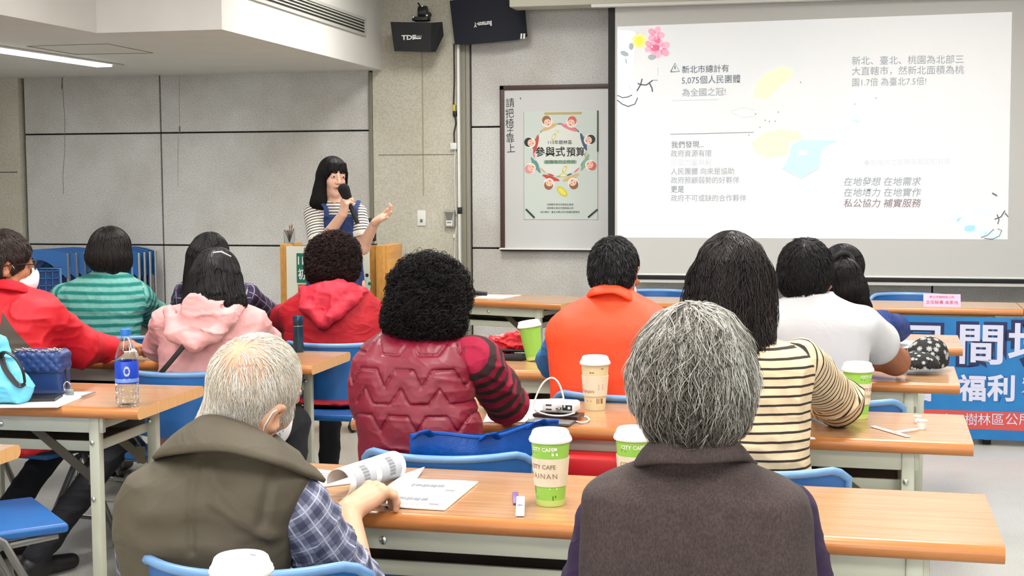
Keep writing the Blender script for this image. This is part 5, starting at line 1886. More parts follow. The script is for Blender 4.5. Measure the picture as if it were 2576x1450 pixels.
# quilting seams and long diagonal creases across the back
def crease_disp(P):
    cs = []
    def ln(a, b, w, amp): cs.append((P.J(*a), P.J(*b), w, amp))
    ln((500, 1190, -0.14), (660, 1370, -0.15), 0.010, 0.006); ln((520, 1270, -0.15), (650, 1375, -0.15), 0.009, 0.005)
    ln((420, 1160, -0.12), (410, 1200, -0.13), 0.02, -0.008); ln((685, 1180, -0.1), (640, 1330, -0.14), 0.008, -0.006)
    ln((465, 1170, -0.13), (460, 1400, -0.15), 0.008, -0.006); ln((320, 1385, -0.12), (560, 1400, -0.15), 0.02, 0.006); ln((340, 1310, -0.12), (520, 1275, -0.15), 0.02, 0.006)
    wr = wrinkles(0.0035, 4.5, 21)
    def f(Q):
        o = wr(Q)
        for a, b, w, amp in cs:
            ba = b-a; t = np.clip(((Q-a) @ ba)/(ba @ ba), 0, 1)
            t = np.clip(((Q-a)[:, [0, 2]] @ ba[[0, 2]])/(ba[[0, 2]] @ ba[[0, 2]]), 0, 1)
            d = np.linalg.norm((Q-a-t[:, None]*ba)[:, [0, 2]], axis=1)+np.where(Q[:, 1] > rows[3][2], 1.0, 0.0)
            o = o+amp*np.exp(-(d/w)**2)
        return o
    return f
garment(P, 'vest', rows, [], mv, 0.006, disp=crease_disp(P))
pl = m_plaid('blue_grey_plaid', 0.036, (92, 94, 116), (62, 64, 86), (128, 131, 152), (192, 194, 208))
cuff = Re+(Rw-Re)*0.22
S = SDF(); S.chain([Rs, Re, cuff], [0.070, 0.060, 0.054], 'u', 0.03)
T0 = SDF(); T0.ell(Rs, (0.01,)*3)
P.part('sleeve', S, 0.006, pl, disp=wrinkles(0.005, 11, 31), attrs=arm_attr(T0, [([Rs, Re, cuff], [0.078, 0.064, 0.052])], 0, 0, 0))
S = SDF(); S.chain([Ls, Le, Lw], [0.070, 0.058, 0.042], 'u', 0.03)
P.part('sleeve', S, 0.008, pl, attrs=arm_attr(T0, [([Ls, Le, Lw], [0.07, 0.058, 0.042])], 0, 0, 0))
up = [P.J(470, 1140, 0.06), P.J(486, 1068, 0.02), P.J(530, 1046, -0.06), P.J(600, 1062, -0.08), P.J(665, 1092, -0.06), P.J(720, 1130, 0.0), P.J(748, 1160, 0.06)]
lo = [P.J(400, 1165, 0.06), P.J(388, 1152, -0.02), P.J(470, 1138, -0.12), P.J(565, 1136, -0.15), P.J(690, 1166, -0.13), P.J(770, 1195, -0.06), P.J(818, 1212, 0.02)]
ribbon(P, 'collar', up, lo, mv, 0.011)
face_mask(P, H)
kp = lambda C: np.where((H.loc(C)[:, 2] > -0.115) & (H.loc(C)[:, 1] < 0.035-0.9*np.maximum(0, 0.03-H.loc(C)[:, 2])) & (np.abs(H.loc(C)[:, 0]) < 0.077) & (np.linalg.norm(C-H.c, axis=1) < 0.17),
                          np.clip(0.10+np.linalg.norm((H.loc(C)-np.array([-0.005, -0.080, 0.085]))/np.array([0.07, 0.06, 0.06]), axis=1)**2*0.30, 0.08, 1), 0)
S = SDF(); H.build(S, False, False); S.cone(H.w(0, -0.022, -0.045), H.w(0, -0.04, -0.16), 0.054, 0.056, 'u', 0.04)
V0, F0 = surfnet(S, 0.005)
S2 = S
hair_part(P, H, S2, HWH, 0.006, 8500, 10, 0.0062, fall(H, (-0.005, -0.080, 0.090), 0.6, 1.0), lambda i, n, u: 0.0008+0.0042*math.sin(2.2*i/n)*(0.3+u), 0.00058, 5, keep=kp, jit=0.22, wave=0.0006, base=False, srcVF=(V0, F0))

# ------------------------------------------------------------------ 3 maroon quilted vest
P = Person('person with black curly hair in a maroon quilted vest, writing', 3.89)
rows = P.rows([(815, 1010, 1120, 0.06), (832, 960, 1150, 0.05), (858, 920, 1188, 0.03), (905, 886, 1198, 0.01), (950, 876, 1196), (1000, 877, 1194, -0.01), (1050, 889, 1210, -0.02), (1100, 903, 1212, -0.02), (1190, 908, 1208, -0.02)], b=0.66, blim=0.15)
rows = [seat_row(P, 1200, 910, 1206, 0.47, 0.16)]+rows
H = Head(P.J(1080, 772, 0.07), 0, -24, 0, 0.97)
Rs, Re, Rw = P.J(1196, 905, 0.0), P.J(1278, 1030, 0.27), P.J(1258, 990, 0.50)
Re[2] = 0.815; Rw[2] = 0.802
Ls, Le, Lw = P.J(950, 930, 0.06), P.J(935, 1020, 0.34), P.J(1010, 985, 0.58)
Le[2] = 0.815; Lw[2] = 0.802
arms = [([Rs, Re, Rw], [0.046, 0.040, 0.027]), ([Ls, Le, Lw], [0.046, 0.040, 0.027])]
hd = [dict(wrist=Rw, fwd=(-0.35, 0.9, 0.0), nz=(0.3, 0.1, 0.95), right=True, curl=(0.7, 0.8, 0.5)), dict(wrist=Lw, fwd=(0.4, 0.9, -0.05), nz=(0, 0, 1), right=False)]
build_common(P, rows, H, arms, SK['warm'], 0.007, hd, legs_at=(rows[0][1], rows[0][2]+0.02))
mm = m_cloth('glossy_maroon_nylon', (116, 8, 36), 0.08, 12, 0.15, 90, 0.45, fold=0.14)
# chevron quilting: stitched zigzag rows pulled in between puffs
zz = []
def seam(pts): zz.extend([(P.J(*a, -0.13), P.J(*b, -0.13)) for a, b in zip(pts, pts[1:])])
for yf, x0, dv in ((826, 1028, 42), (900, 965, -42), (936, 1008, 44), (1021, 953, -38), (1050, 1000, 40)):
    pts = []
    for k in range(-2, 4):
        x = x0+100*k
        pts += [(x-25, yf), (x+25, yf), (x+50, yf+dv)]
    seam([q for q in pts if 830 < q[0] < 1240])
wr = wrinkles(0.0016, 9, 41, (1, 1, 2.4))
def quilt(Q):
    dm = np.full(len(Q), 1.0)
    for a, b in zz:
        a2, b2 = a[[0, 2]], b[[0, 2]]; ba = b2-a2
        t = np.clip(((Q[:, [0, 2]]-a2) @ ba)/(ba @ ba), 0, 1)
        dm = np.minimum(dm, np.linalg.norm(Q[:, [0, 2]]-a2-t[:, None]*ba, axis=1))
    back = np.clip((rows[3][2]+0.05-Q[:, 1])/0.05, 0, 1)
    return wr(Q)-0.0055*np.exp(-(dm/0.0032)**2)*back+0.004*np.clip(dm/0.03, 0, 1)*back
garment(P, 'vest', rows, [], mm, 0.0042, disp=quilt)
ms_ = m_stripe('magenta_brown_stripes', 0.060, [(0.0, (160, 8, 54)), (0.46, (160, 8, 54)), (0.52, (50, 28, 28)), (0.95, (50, 28, 28)), (1.0, (160, 8, 54))], 0.004, 0.25)
for (s_, e_, w_) in ((Rs, Re, Re+(Rw-Re)*0.25), (Ls, Le, Lw)):
    S = SDF(); S.chain([s_, e_, w_], [0.068, 0.058, 0.046], 'u', 0.02)
    T0 = SDF(); T0.ell(s_+[0, 0, 5], (0.01,)*3)
    P.part('sleeve', S, 0.006, ms_, disp=wrinkles(0.005, 12, 46), attrs=arm_attr(T0, [([s_, e_, w_], [0.068, 0.058, 0.046])], 0, 0, 0))
def curly(P, H, mat, n=2200, seed=7, vol=1.0, h=0.008, drop=0.0, rad=0.0013, wide=1.0):
    S = SDF()
    H.e(S, (0, -0.015, 0.035), (0.100*vol*wide, 0.112*vol, 0.098*vol)); H.e(S, (0, -0.04, -0.035-drop), (0.102*vol*wide, 0.085*vol, 0.070*vol), k=0.04)
    H.e(S, (0, 0.125, -0.04), (0.075, 0.075, 0.085), op='s', k=0.02)
    H.e(S, (0, 0.03, -0.20-drop), (0.10, 0.13, 0.10), op='s', k=0.02)
    dsp = lambda Q: 0.009*vnoise(Q, 34, seed)+0.006*vnoise(Q, 70, seed+1)
    return hair_part(P, H, S, mat, h, n, 16, 0.0042, fall(H, (0, -0.03, 0.11), 0.7, 0.6), lambda i, n_, u: 0.002+0.010*math.sin(math.pi*i/n_)*(0.4+u)+0.006*(i/n_)*u, rad, seed, curl=0.0056, cfreq=0.85, jit=0.6, base_tone=0.05, disp=dsp)
curly(P, H, HBC, 6000, 7, 0.98, 0.008, 0.014, 0.0008, 1.02)
# pen held in the writing hand
P_pen = (P.J(1258, 995, 0.48), P.J(1269, 945, 0.50))

# ------------------------------------------------------------------ 4 orange vest man
P = Person('man with short black hair in a bright orange vest', 4.80)
rows = P.rows([(722, 1508, 1584), (738, 1492, 1602), (752, 1456, 1636), (778, 1412, 1676), (805, 1380, 1706), (840, 1368, 1720), (880, 1375, 1716), (950, 1381, 1712), (1010, 1382, 1710), (1080, 1384, 1708)], b=0.58, blim=0.15)
rows = [seat_row(P, 1090, 1384, 1708)]+rows
H = Head(P.J(1546, 690, 0.03), -6, -8, 0, 0.98)
Ls, Le, Lw = P.J(1422, 850, 0.05), P.J(1392, 912, 0.28), P.J(1440, 900, 0.50)
Rs, Re, Rw = P.J(1668, 850, 0.05), P.J(1700, 925, 0.26), P.J(1640, 905, 0.50)
Le[2] = Re[2] = 0.815; Lw[2] = Rw[2] = 0.802
arms = [([Ls, Le, Lw], [0.048, 0.042, 0.028]), ([Rs, Re, Rw], [0.048, 0.042, 0.028])]
hd = [dict(wrist=Lw, fwd=(0.5, 0.8, 0), nz=(0, 0, 1), right=False), dict(wrist=Rw, fwd=(-0.5, 0.8, 0), nz=(0, 0, 1), right=True)]
Sb, Vb, Fb = build_common(P, rows, H, arms, SK['tan'], 0.006, hd, stick=0.6)
mo = m_cloth('bright_orange_vest_cloth', (244, 74, 30), 0.04, 8, 0.12, 200, 0.6, fold=0.08)
garment(P, 'vest', rows, [], mo, 0.007, disp=wrinkles(0.0045, 4, 51, (1, 1, 0.8)))
mn = m_cloth('blue_sleeve_cloth', (40, 100, 158), 0.1)
for (s_, e_, w_) in ((Ls, Le, Le+(Lw-Le)*0.3), (Rs, Re, Re+(Rw-Re)*0.3)):
    S = SDF(); S.chain([s_, e_, w_], [0.064, 0.056, 0.050], 'u', 0.02)
    P.part('sleeve', S, 0.008, mn, disp=wrinkles(0.004, 11, 52))
up = [P.J(1498, 760, 0.08), P.J(1484, 738, 0.02), P.J(1500, 720, -0.04), P.J(1545, 713, -0.06), P.J(1582, 732, -0.04), P.J(1594, 752, 0.02), P.J(1590, 768, 0.08)]
lo = [P.J(1488, 766, 0.09), P.J(1478, 752, 0.0), P.J(1496, 742, -0.08), P.J(1545, 738, -0.10), P.J(1586, 758, -0.08), P.J(1602, 770, 0.0), P.J(1600, 776, 0.09)]
ribbon(P, 'collar', up, lo, mo, 0.008)
def short_hair(P, H, mat, n=4500, seed=13, g=0.010, tone=None, low=-0.05, rad=0.0011, steps=6, step=0.004):
    S = SDF(); cap(H, S, g, low)
    for q in (-1, 1): H.e(S, (q*0.090, 0.002, -0.012), (0.030, 0.030, 0.044), op='s', k=0.006)
    return hair_part(P, H, S, mat, 0.006, n, steps, step, fall(H, (0.0, -0.06, 0.11), 0.5, 1.0), lambda i, n_, u: 0.001+0.007*(i/n_)*(0.3+u), rad, seed, jit=0.35, base_tone=0.2, tone=tone, disp=lambda Q: 0.0015*vnoise(Q, 60, seed))
stone = lambda rs, p0: np.clip(rs.rand(len(p0))**2.2, 0, 1)
short_hair(P, H, HSALT, 5000, 13, 0.007, stone, -0.022)
face_mask(P, H)

# ------------------------------------------------------------------ 5 striped top, long wavy hair
P = Person('person with long dark wavy hair in a cream top with black stripes', 3.78)
rows = P.rows([(828, 1800, 1895), (845, 1775, 1922), (858, 1735, 1962), (880, 1698, 2008), (912, 1674, 2032), (960, 1666, 2034), (1050, 1668, 2028), (1110, 1664, 2034), (1180, 1662, 2038), (1260, 1664, 2036)], b=0.60, blim=0.15)
rows = [seat_row(P, 1260, 1668, 2034)]+rows
H = Head(P.J(1840, 712, 0.05), 0, -10, 0, 0.97)
Rs, Re, Rw = P.J(2016, 918, 0.02), P.J(2108, 1048, 0.34), P.J(2060, 1062, 0.56)
Re[2] = 0.82; Rw[2] = 0.802; Rw[0] = Re[0]-0.10; Rw[1] = Re[1]+0.22
Ls, Le, Lw = P.J(1690, 918, 0.02), P.J(1650, 1060, 0.34), P.J(1740, 1040, 0.52)
Le[2] = 0.82; Lw[2] = 0.802
arms = [([Rs, Re, Rw], [0.044, 0.038, 0.026]), ([Ls, Le, Lw], [0.044, 0.038, 0.026])]
hd = [dict(wrist=Rw, fwd=(-0.6, 0.75, 0), nz=(0, 0, 1), right=True), dict(wrist=Lw, fwd=(0.5, 0.85, 0), nz=(0, 0, 1), right=False)]
build_common(P, rows, H, arms, SK['warm'], 0.008, hd, trousers=TRN)
mst = m_stripe('cream_black_stripes', 0.0235, [(0.0, (220, 196, 160)), (0.70, (220, 196, 160)), (0.74, (44, 34, 30)), (0.97, (44, 34, 30)), (1.0, (220, 196, 160))], 0.003, 0.12)
garment(P, 'top', rows, [([Rs, Re, Rw], [0.066, 0.066, 0.044]), ([Ls, Le, Lw], [0.066, 0.060, 0.044])], mst, 0.006, 0.03, disp=wrinkles(0.006, 7, 61, (1, 1, 1.3)))
S = SDF(); cap(H, S, 0.020, -0.09)
for a, b, ra, rb in (((0, -0.075, 0.02), (-0.01, -0.095, -0.16), 0.085, 0.075), ((-0.075, -0.03, 0.0), (-0.085, -0.06, -0.10), 0.042, 0.040), ((0.075, -0.03, 0.0), (0.085, -0.06, -0.17), 0.042, 0.030), ((0.035, -0.08, -0.08), (0.07, -0.10, -0.215), 0.05, 0.02)):
    H.cn(S, a, b, ra, rb, 'u', 0.03)
S0 = S
hair_part(P, H, S, HBW, 0.008, 4200, 22, 0.011, fall(H, (0, -0.03, 0.12), 1.0, 0.35), lambda i, n, u: 0.001+0.012*(i/n)*(u**2*1.6), 0.0011, 15, wave=0.0042, wfreq=0.8, jit=0.22, base_tone=0.12, disp=lambda Q: 0.005*vnoise(Q*np.array([1, 1, 0.4]), 40, 16))

# ------------------------------------------------------------------ 6 white T shirt man
P = Person('man with short black hair in a plain white short sleeved shirt', 4.85)
rows = P.rows([(738, 1996, 2086), (750, 1972, 2108), (762, 1945, 2142), (785, 1925, 2176), (815, 1914, 2190), (860, 1914, 2186), (910, 1916, 2182), (970, 1920, 2180), (1060, 1922, 2180)], b=0.58, blim=0.15)
rows = [seat_row(P, 1090, 1924, 2178)]+rows
H = Head(P.J(2026, 700, 0.04), -8, -8, 2, 1.02)
Rs, Re, Rw = P.J(2166, 822, 0.0), P.J(2252, 945, 0.22), P.J(2150, 955, 0.36)
Re[2] = 0.812; Rw[2] = 0.802
Ls, Le, Lw = P.J(1938, 822, 0.0), P.J(1905, 945, 0.24), P.J(1985, 930, 0.42)
Le[2] = 0.812; Lw[2] = 0.802
arms = [([Rs, Re, Rw], [0.055, 0.046, 0.032]), ([Ls, Le, Lw], [0.055, 0.046, 0.032])]
hd = [dict(wrist=Rw, fwd=(-0.8, 0.5, 0), nz=(0, 0, 1), right=True), dict(wrist=Lw, fwd=(0.5, 0.8, 0), nz=(0, 0, 1), right=False)]
build_common(P, rows, H, arms, SK['brown'], 0.006, hd, stick=0.6)
mw = m_cloth('white_cotton', (200, 199, 201), 0.02, 10, 0.1, 300, 0.85, fold=0.06)
Rm = Rs+(Re-Rs)*0.46; Lm = Ls+(Le-Ls)*0.46
garment(P, 'shirt', rows, [([Rs, Rm], [0.072, 0.078]), ([Ls, Lm], [0.072, 0.078])], mw, 0.0065, 0.03, disp=wrinkles(0.0035, 4, 71, (1, 1, 0.7)),
        cuts=[(Rm+nrm(Re-Rs)*0.115, Rm+nrm(Re-Rs)*0.25, 0.095, 0.095, 's', 0.004), (Lm+nrm(Le-Ls)*0.115, Lm+nrm(Le-Ls)*0.25, 0.095, 0.095, 's', 0.004)])
short_hair(P, H, HB, 5000, 23, 0.012, lambda rs, p0: rs.rand(len(p0))**1.5, -0.045, 0.0012, 7, 0.005)
face_mask(P, H)

# ------------------------------------------------------------------ 7 ponytail in navy
P = Person('person with a black ponytail in a dark navy top', 5.85)
rows = P.rows([(748, 2098, 2150), (762, 2085, 2172), (780, 2068, 2204), (812, 2048, 2234), (860, 2044, 2250), (940, 2050, 2246)], b=0.6, blim=0.14)
rows = [seat_row(P, 950, 2050, 2246)]+rows
H = Head(P.J(2122, 690, 0.03), -20, -5, 0, 0.93)
Rs, Re, Rw = P.J(2222, 818, 0.03), P.J(2252, 880, 0.25), P.J(2190, 870, 0.42)
Ls, Le, Lw = P.J(2066, 818, 0.03), P.J(2040, 885, 0.25), P.J(2110, 870, 0.42)
for q in (Re, Le): q[2] = 0.815
for q in (Rw, Lw): q[2] = 0.802
arms = [([Rs, Re, Rw], [0.040, 0.036, 0.025]), ([Ls, Le, Lw], [0.040, 0.036, 0.025])]
hd = [dict(wrist=Rw, fwd=(-0.7, 0.6, 0), nz=(0, 0, 1), right=True), dict(wrist=Lw, fwd=(0.6, 0.7, 0), nz=(0, 0, 1), right=False)]
build_common(P, rows, H, arms, SK['light'], 0.009, hd)
mnv = m_cloth('navy_print_cloth', (30, 54, 118), 0.35, 60, 0.2)
garment(P, 'top', rows, [([Rs, Re, Rw], [0.058, 0.054, 0.040]), ([Ls, Le, Lw], [0.058, 0.054, 0.040])], mnv, 0.009, 0.03, disp=wrinkles(0.004, 9, 81))
S = SDF(); cap(H, S, 0.014, -0.05)
H.e(S, (0, -0.105, 0.050), (0.03, 0.03, 0.03), k=0.02)
S.chain([P.J(2122, 655, -0.09), P.J(2128, 690, -0.14), P.J(2142, 730, -0.14), P.J(2178, 772, -0.12)], [0.028, 0.055, 0.060, 0.022], 'u', 0.02)
hair_part(P, H, S, HB, 0.008, 2600, 14, 0.012, fall(H, (0, -0.02, 0.12), 1.0, 0.3), lambda i, n, u: 0.001+0.006*(i/n)*u, 0.0014, 25, jit=0.15, base_tone=0.15)
b = MB()
c0 = P.J(2122, 655, -0.10)-np.array(P.base)
b.tube([(c0[0]+0.035*math.cos(a), c0[1]-0.02+0.01*math.sin(2*a), c0[2]+0.030*math.sin(a)) for a in [2*math.pi*k/14 for k in range(14)]], 0.011, plain('black_scrunchie', (18, 17, 19), 0.8), n=8, closed=True)
obj('hair_tie', b, P.root)

# ------------------------------------------------------------------ 8 pink jacket
P = Person('person with long black hair in a pale pink hooded jacket', 5.34)
rows = P.rows([(742, 505, 588), (758, 470, 610), (772, 432, 630), (795, 410, 645), (840, 400, 655), (890, 397, 660), (945, 396, 662), (1010, 396, 660), (1060, 398, 658)], b=0.6, blim=0.16)
rows = [seat_row(P, 1090, 400, 656, 0.47, 0.16)]+rows
H = Head(P.J(548, 706, 0.03), 4, -8, -2, 0.93)
Rs, Re, Rw = P.J(632, 815, 0.03), P.J(668, 900, 0.25), P.J(590, 890, 0.42)
Ls, Le, Lw = P.J(424, 812, 0.03), P.J(405, 905, 0.25), P.J(480, 900, 0.42)
for q in (Re, Le): q[2] = 0.82
for q in (Rw, Lw): q[2] = 0.802
arms = [([Rs, Re, Rw], [0.040, 0.036, 0.025]), ([Ls, Le, Lw], [0.040, 0.036, 0.025])]
hd = [dict(wrist=Rw, fwd=(-0.7, 0.6, 0), nz=(0, 0, 1), right=True), dict(wrist=Lw, fwd=(0.6, 0.7, 0), nz=(0, 0, 1), right=False)]
build_common(P, rows, H, arms, SK['light'], 0.009, hd)
mpk = m_cloth('pale_pink_jacket_cloth', (218, 160, 158), 0.05, 16, 0.25, 200, 0.75)
garment(P, 'jacket', rows, [([Rs, Re, Rw], [0.066, 0.060, 0.045]), ([Ls, Le, Lw], [0.066, 0.060, 0.045])], mpk, 0.0075, 0.04, disp=wrinkles(0.004, 7, 91, (1, 1, 2.6)))
def hood(P, mat, pts, rad, fill, h=0.0075, seed=95):
    S = SDF()
    S.chain(pts, rad, 'u', 0.02)
    for c, r in fill: S.ell(c, r, None, 'u', 0.03)
    return P.part('hood', S, h, mat, disp=wrinkles(0.006, 12, seed, (1, 1, 1.5)))
hood(P, mpk, [P.J(424, 785, -0.06), P.J(440, 838, -0.15), P.J(492, 862, -0.18), P.J(540, 842, -0.18), P.J(575, 795, -0.15), P.J(600, 770, -0.06)], [0.02, 0.026, 0.028, 0.026, 0.024, 0.02],
     [(P.J(505, 800, -0.125), (0.085, 0.045, 0.085)), (P.J(515, 762, -0.10), (0.085, 0.05, 0.035))])
ribbon(P, 'strap', [P.J(458, 866, -0.19), P.J(430, 900, -0.185), P.J(400, 935, -0.17), P.J(388, 950, -0.12)], [P.J(474, 866, -0.19), P.J(446, 900, -0.187), P.J(412, 940, -0.175), P.J(398, 958, -0.13)], plain('black_bag_strap', (24, 20, 20), 0.6), 0.004)
def long_hair(P, H, mat, curtains, n=2600, steps=20, step=0.014, seed=27, rad=0.0013, h=0.008, g=0.014, low=-0.09, wave=0.0012):
    S = SDF(); cap(H, S, g, low)
    for a, b, ra, rb in curtains: H.cn(S, a, b, ra, rb, 'u', 0.03)
    return hair_part(P, H, S, mat, h, n, steps, step, fall(H, (0, -0.02, 0.12), 1.0, 0.25), lambda i, n_, u: 0.001+0.006*(i/n_)*u**2, rad, seed, wave=wave, jit=0.12, base_tone=0.15, disp=lambda Q: 0.003*vnoise(Q*np.array([1, 1, 0.3]), 45, seed))
long_hair(P, H, HB, [((0, -0.075, 0.0), (0.01, -0.10, -0.10), 0.085, 0.095), ((-0.07, -0.03, 0.0), (-0.085, -0.055, -0.09), 0.04, 0.045), ((0.07, -0.03, 0.0), (0.095, -0.06, -0.10), 0.04, 0.042)], seed=27)
b = MB(); q = [P.J(540, 638, -0.105), P.J(560, 636, -0.10), P.J(585, 648, -0.09)]
b.tube([tuple(x-np.array(P.base)+np.array([0, -0.012, 0.004])) for x in q], 0.0026, plain('silver_hair_clip', (206, 200, 190), 0.3, metal=0.8), n=6)
obj('hair_clip', b, P.root)

# ------------------------------------------------------------------ 9 red hooded top
P = Person('person with dark brown curly hair in a red hooded top', 6.4)
rows = P.rows([(702, 812, 872), (716, 782, 902), (732, 750, 934), (755, 730, 948), (800, 716, 958), (850, 711, 962), (900, 714, 958), (960, 722, 950), (1000, 728, 945)], b=0.62, blim=0.15)
rows = [seat_row(P, 1000, 728, 946)]+rows
H = Head(P.J(842, 662, 0.03), 0, -8, 0, 0.95)
Rs, Re, Rw = P.J(935, 790, 0.03), P.J(962, 850, 0.24), P.J(900, 850, 0.42)
Ls, Le, Lw = P.J(738, 790, 0.03), P.J(716, 855, 0.24), P.J(780, 850, 0.42)
for q in (Re, Le): q[2] = 0.82
for q in (Rw, Lw): q[2] = 0.802
arms = [([Rs, Re, Rw], [0.042, 0.038, 0.026]), ([Ls, Le, Lw], [0.042, 0.038, 0.026])]
hd = [dict(wrist=Rw, fwd=(-0.7, 0.6, 0), nz=(0, 0, 1), right=True), dict(wrist=Lw, fwd=(0.6, 0.7, 0), nz=(0, 0, 1), right=False)]
build_common(P, rows, H, arms, SK['warm'], 0.009, hd)
mrd = m_cloth('red_velour', (178, 6, 28), 0.08, 10, 0.2, 200, 0.7)
garment(P, 'hooded_top', rows, [([Rs, Re, Rw], [0.066, 0.060, 0.045]), ([Ls, Le, Lw], [0.066, 0.060, 0.045])], mrd, 0.009, 0.04, disp=wrinkles(0.003, 6, 101))
mrl = m_cloth('rose_red_hood', (198, 34, 56), 0.08, 14, 0.2, 200, 0.65)
hood(P, mrl, [P.J(764, 730, -0.05), P.J(772, 775, -0.14), P.J(810, 812, -0.165), P.J(846, 792, -0.165), P.J(886, 758, -0.14), P.J(915, 732, -0.05)], [0.02, 0.024, 0.026, 0.025, 0.024, 0.02],
     [(P.J(822, 762, -0.12), (0.10, 0.045, 0.075)), (P.J(838, 728, -0.085), (0.12, 0.055, 0.04))], 0.009, 103)
curly(P, H, HBR, 4200, 33, 1.0, 0.009, 0.0, 0.0011, 1.06)

# ------------------------------------------------------------------ 10 dark plaid shirt
P = Person('person with long dark hair in a dark purple plaid shirt', 6.64)
rows = P.rows([(688, 500, 570), (702, 468, 600), (722, 446, 622), (760, 440, 632), (820, 442, 634), (900, 448, 630)], b=0.6, blim=0.14)
rows = [seat_row(P, 960, 450, 628)]+rows
H = Head(P.J(532, 652, 0.03), -6, -6, 0, 0.94)
Rs, Re, Rw = P.J(620, 742, 0.02), P.J(672, 838, 0.25), P.J(640, 838, 0.42)
Ls, Le, Lw = P.J(468, 742, 0.02), P.J(456, 840, 0.25), P.J(500, 838, 0.42)
for q in (Re, Le): q[2] = 0.82
for q in (Rw, Lw): q[2] = 0.802
arms = [([Rs, Re, Rw], [0.040, 0.036, 0.025]), ([Ls, Le, Lw], [0.040, 0.036, 0.025])]
hd = [dict(wrist=Rw, fwd=(-0.5, 0.8, 0), nz=(0, 0, 1), right=True), dict(wrist=Lw, fwd=(0.6, 0.7, 0), nz=(0, 0, 1), right=False)]
build_common(P, rows, H, arms, SK['light'], 0.010, hd)
mdp = m_plaid('dark_purple_plaid', 0.065, (46, 38, 66), (26, 22, 40), (58, 48, 80), (190, 176, 200))
garment(P, 'shirt', rows, [([Rs, Re, Rw], [0.058, 0.054, 0.040]), ([Ls, Le, Lw], [0.058, 0.054, 0.040])], mdp, 0.009, 0.03, disp=wrinkles(0.004, 9, 111))
long_hair(P, H, HB, [((0, -0.07, 0.0), (0, -0.09, -0.16), 0.085, 0.085), ((-0.065, -0.03, 0.0), (-0.08, -0.05, -0.10), 0.04, 0.038), ((0.065, -0.03, 0.0), (0.08, -0.05, -0.10), 0.04, 0.038)], seed=37, rad=0.0015)

# ------------------------------------------------------------------ 11 teal striped sweater
P = Person('person with a black bob haircut in a teal striped sweater', 6.62)
rows = P.rows([(680, 252, 302), (690, 218, 326), (704, 178, 346), (730, 152, 360), (765, 142, 366), (800, 150, 360), (850, 154, 356), (920, 158, 352)], b=0.6, blim=0.15)
rows = [seat_row(P, 960, 160, 350)]+rows
H = Head(P.J(280, 640, 0.02), -8, -6, 4, 0.96)
Rs, Re, Rw = P.J(348, 748, 0.02), P.J(388, 812, 0.22), P.J(340, 830, 0.42)
Ls, Le, Lw = P.J(160, 748, 0.02), P.J(146, 830, 0.24), P.J(200, 835, 0.42)
for q in (Re, Le): q[2] = max(q[2], 0.815)
for q in (Rw, Lw): q[2] = 0.802
arms = [([Rs, Re, Rw], [0.042, 0.038, 0.026]), ([Ls, Le, Lw], [0.042, 0.038, 0.026])]
hd = [dict(wrist=Rw, fwd=(-0.5, 0.8, 0), nz=(0, 0, 1), right=True), dict(wrist=Lw, fwd=(0.6, 0.7, 0), nz=(0, 0, 1), right=False)]
build_common(P, rows, H, arms, SK['warm'], 0.010, hd)
mtl = m_stripe('teal_stripes', 0.037, [(0.0, (118, 184, 174)), (0.36, (122, 178, 170)), (0.52, (18, 128, 118)), (0.80, (14, 118, 110)), (1.0, (118, 184, 174))], 0.006, 0.3)
garment(P, 'sweater', rows, [([Rs, Re, Rw], [0.066, 0.062, 0.045]), ([Ls, Le, Lw], [0.066, 0.060, 0.045])], mtl, 0.009, 0.04, disp=wrinkles(0.004, 9, 121))
S = SDF(); cap(H, S, 0.016, -0.055)
H.e(S, (0, -0.045, -0.02), (0.095, 0.075, 0.062), k=0.03)
for q in (-1, 1): H.e(S, (q*0.075, 0.0, -0.025), (0.026, 0.055, 0.058), k=0.02)
H.cn(S, (0.055, -0.06, -0.05), (0.065, -0.05, -0.095), 0.03, 0.014, 'u', 0.02)
hair_part(P, H, S, m_hair('black_bob_hair', (7, 6, 7), (52, 45, 42), 0.45, spec=0.35), 0.008, 3200, 13, 0.010, fall(H, (-0.01, -0.05, 0.12), 0.7, 0.8), lambda i, n, u: 0.001+0.006*(i/n)*u, 0.0014, 41, wave=0.001, jit=0.2, base_tone=0.12)
b = MB(); q = P.J(358, 724, -0.02)-np.array(P.base); b.box(tuple(q), (0.014, 0.01, 0.012), MAT['white'], bev=0.003); obj('tag', b, P.root)

# ------------------------------------------------------------------ 12 red jacket, glasses and mask, left edge
P = Person('person with glasses and white mask in a red jacket at the left edge', 5.3)
rows = P.rows([(712, -22, 52), (726, -50, 84), (745, -84, 108), (775, -112, 128), (820, -122, 138), (880, -118, 136), (960, -112, 128), (1060, -106, 122)], b=0.62, blim=0.16)
rows = [seat_row(P, 1090, -106, 122, 0.47, 0.16)]+rows
H = Head(P.J(16, 668, 0.02), -52, -4, 4, 0.98)
Rs, Re, Rw = P.J(106, 790, 0.0), P.J(196, 868, 0.18), P.J(276, 864, 0.34)
Re[2] = 0.825; Rw[2] = 0.802
Ls, Le, Lw = P.J(-92, 790, 0.03), P.J(-110, 900, 0.2), P.J(-20, 880, 0.4)
Le[2] = 0.82; Lw[2] = 0.802
arms = [([Rs, Re, Rw], [0.045, 0.040, 0.028]), ([Ls, Le, Lw], [0.045, 0.040, 0.028])]
hd = [dict(wrist=Rw, fwd=(0.80, 0.55, 0.1), nz=(-0.1, -0.1, 1), right=True, curl=(0.5, 0.6, 0.4)), dict(wrist=Lw, fwd=(0.6, 0.7, 0), nz=(0, 0, 1), right=False)]
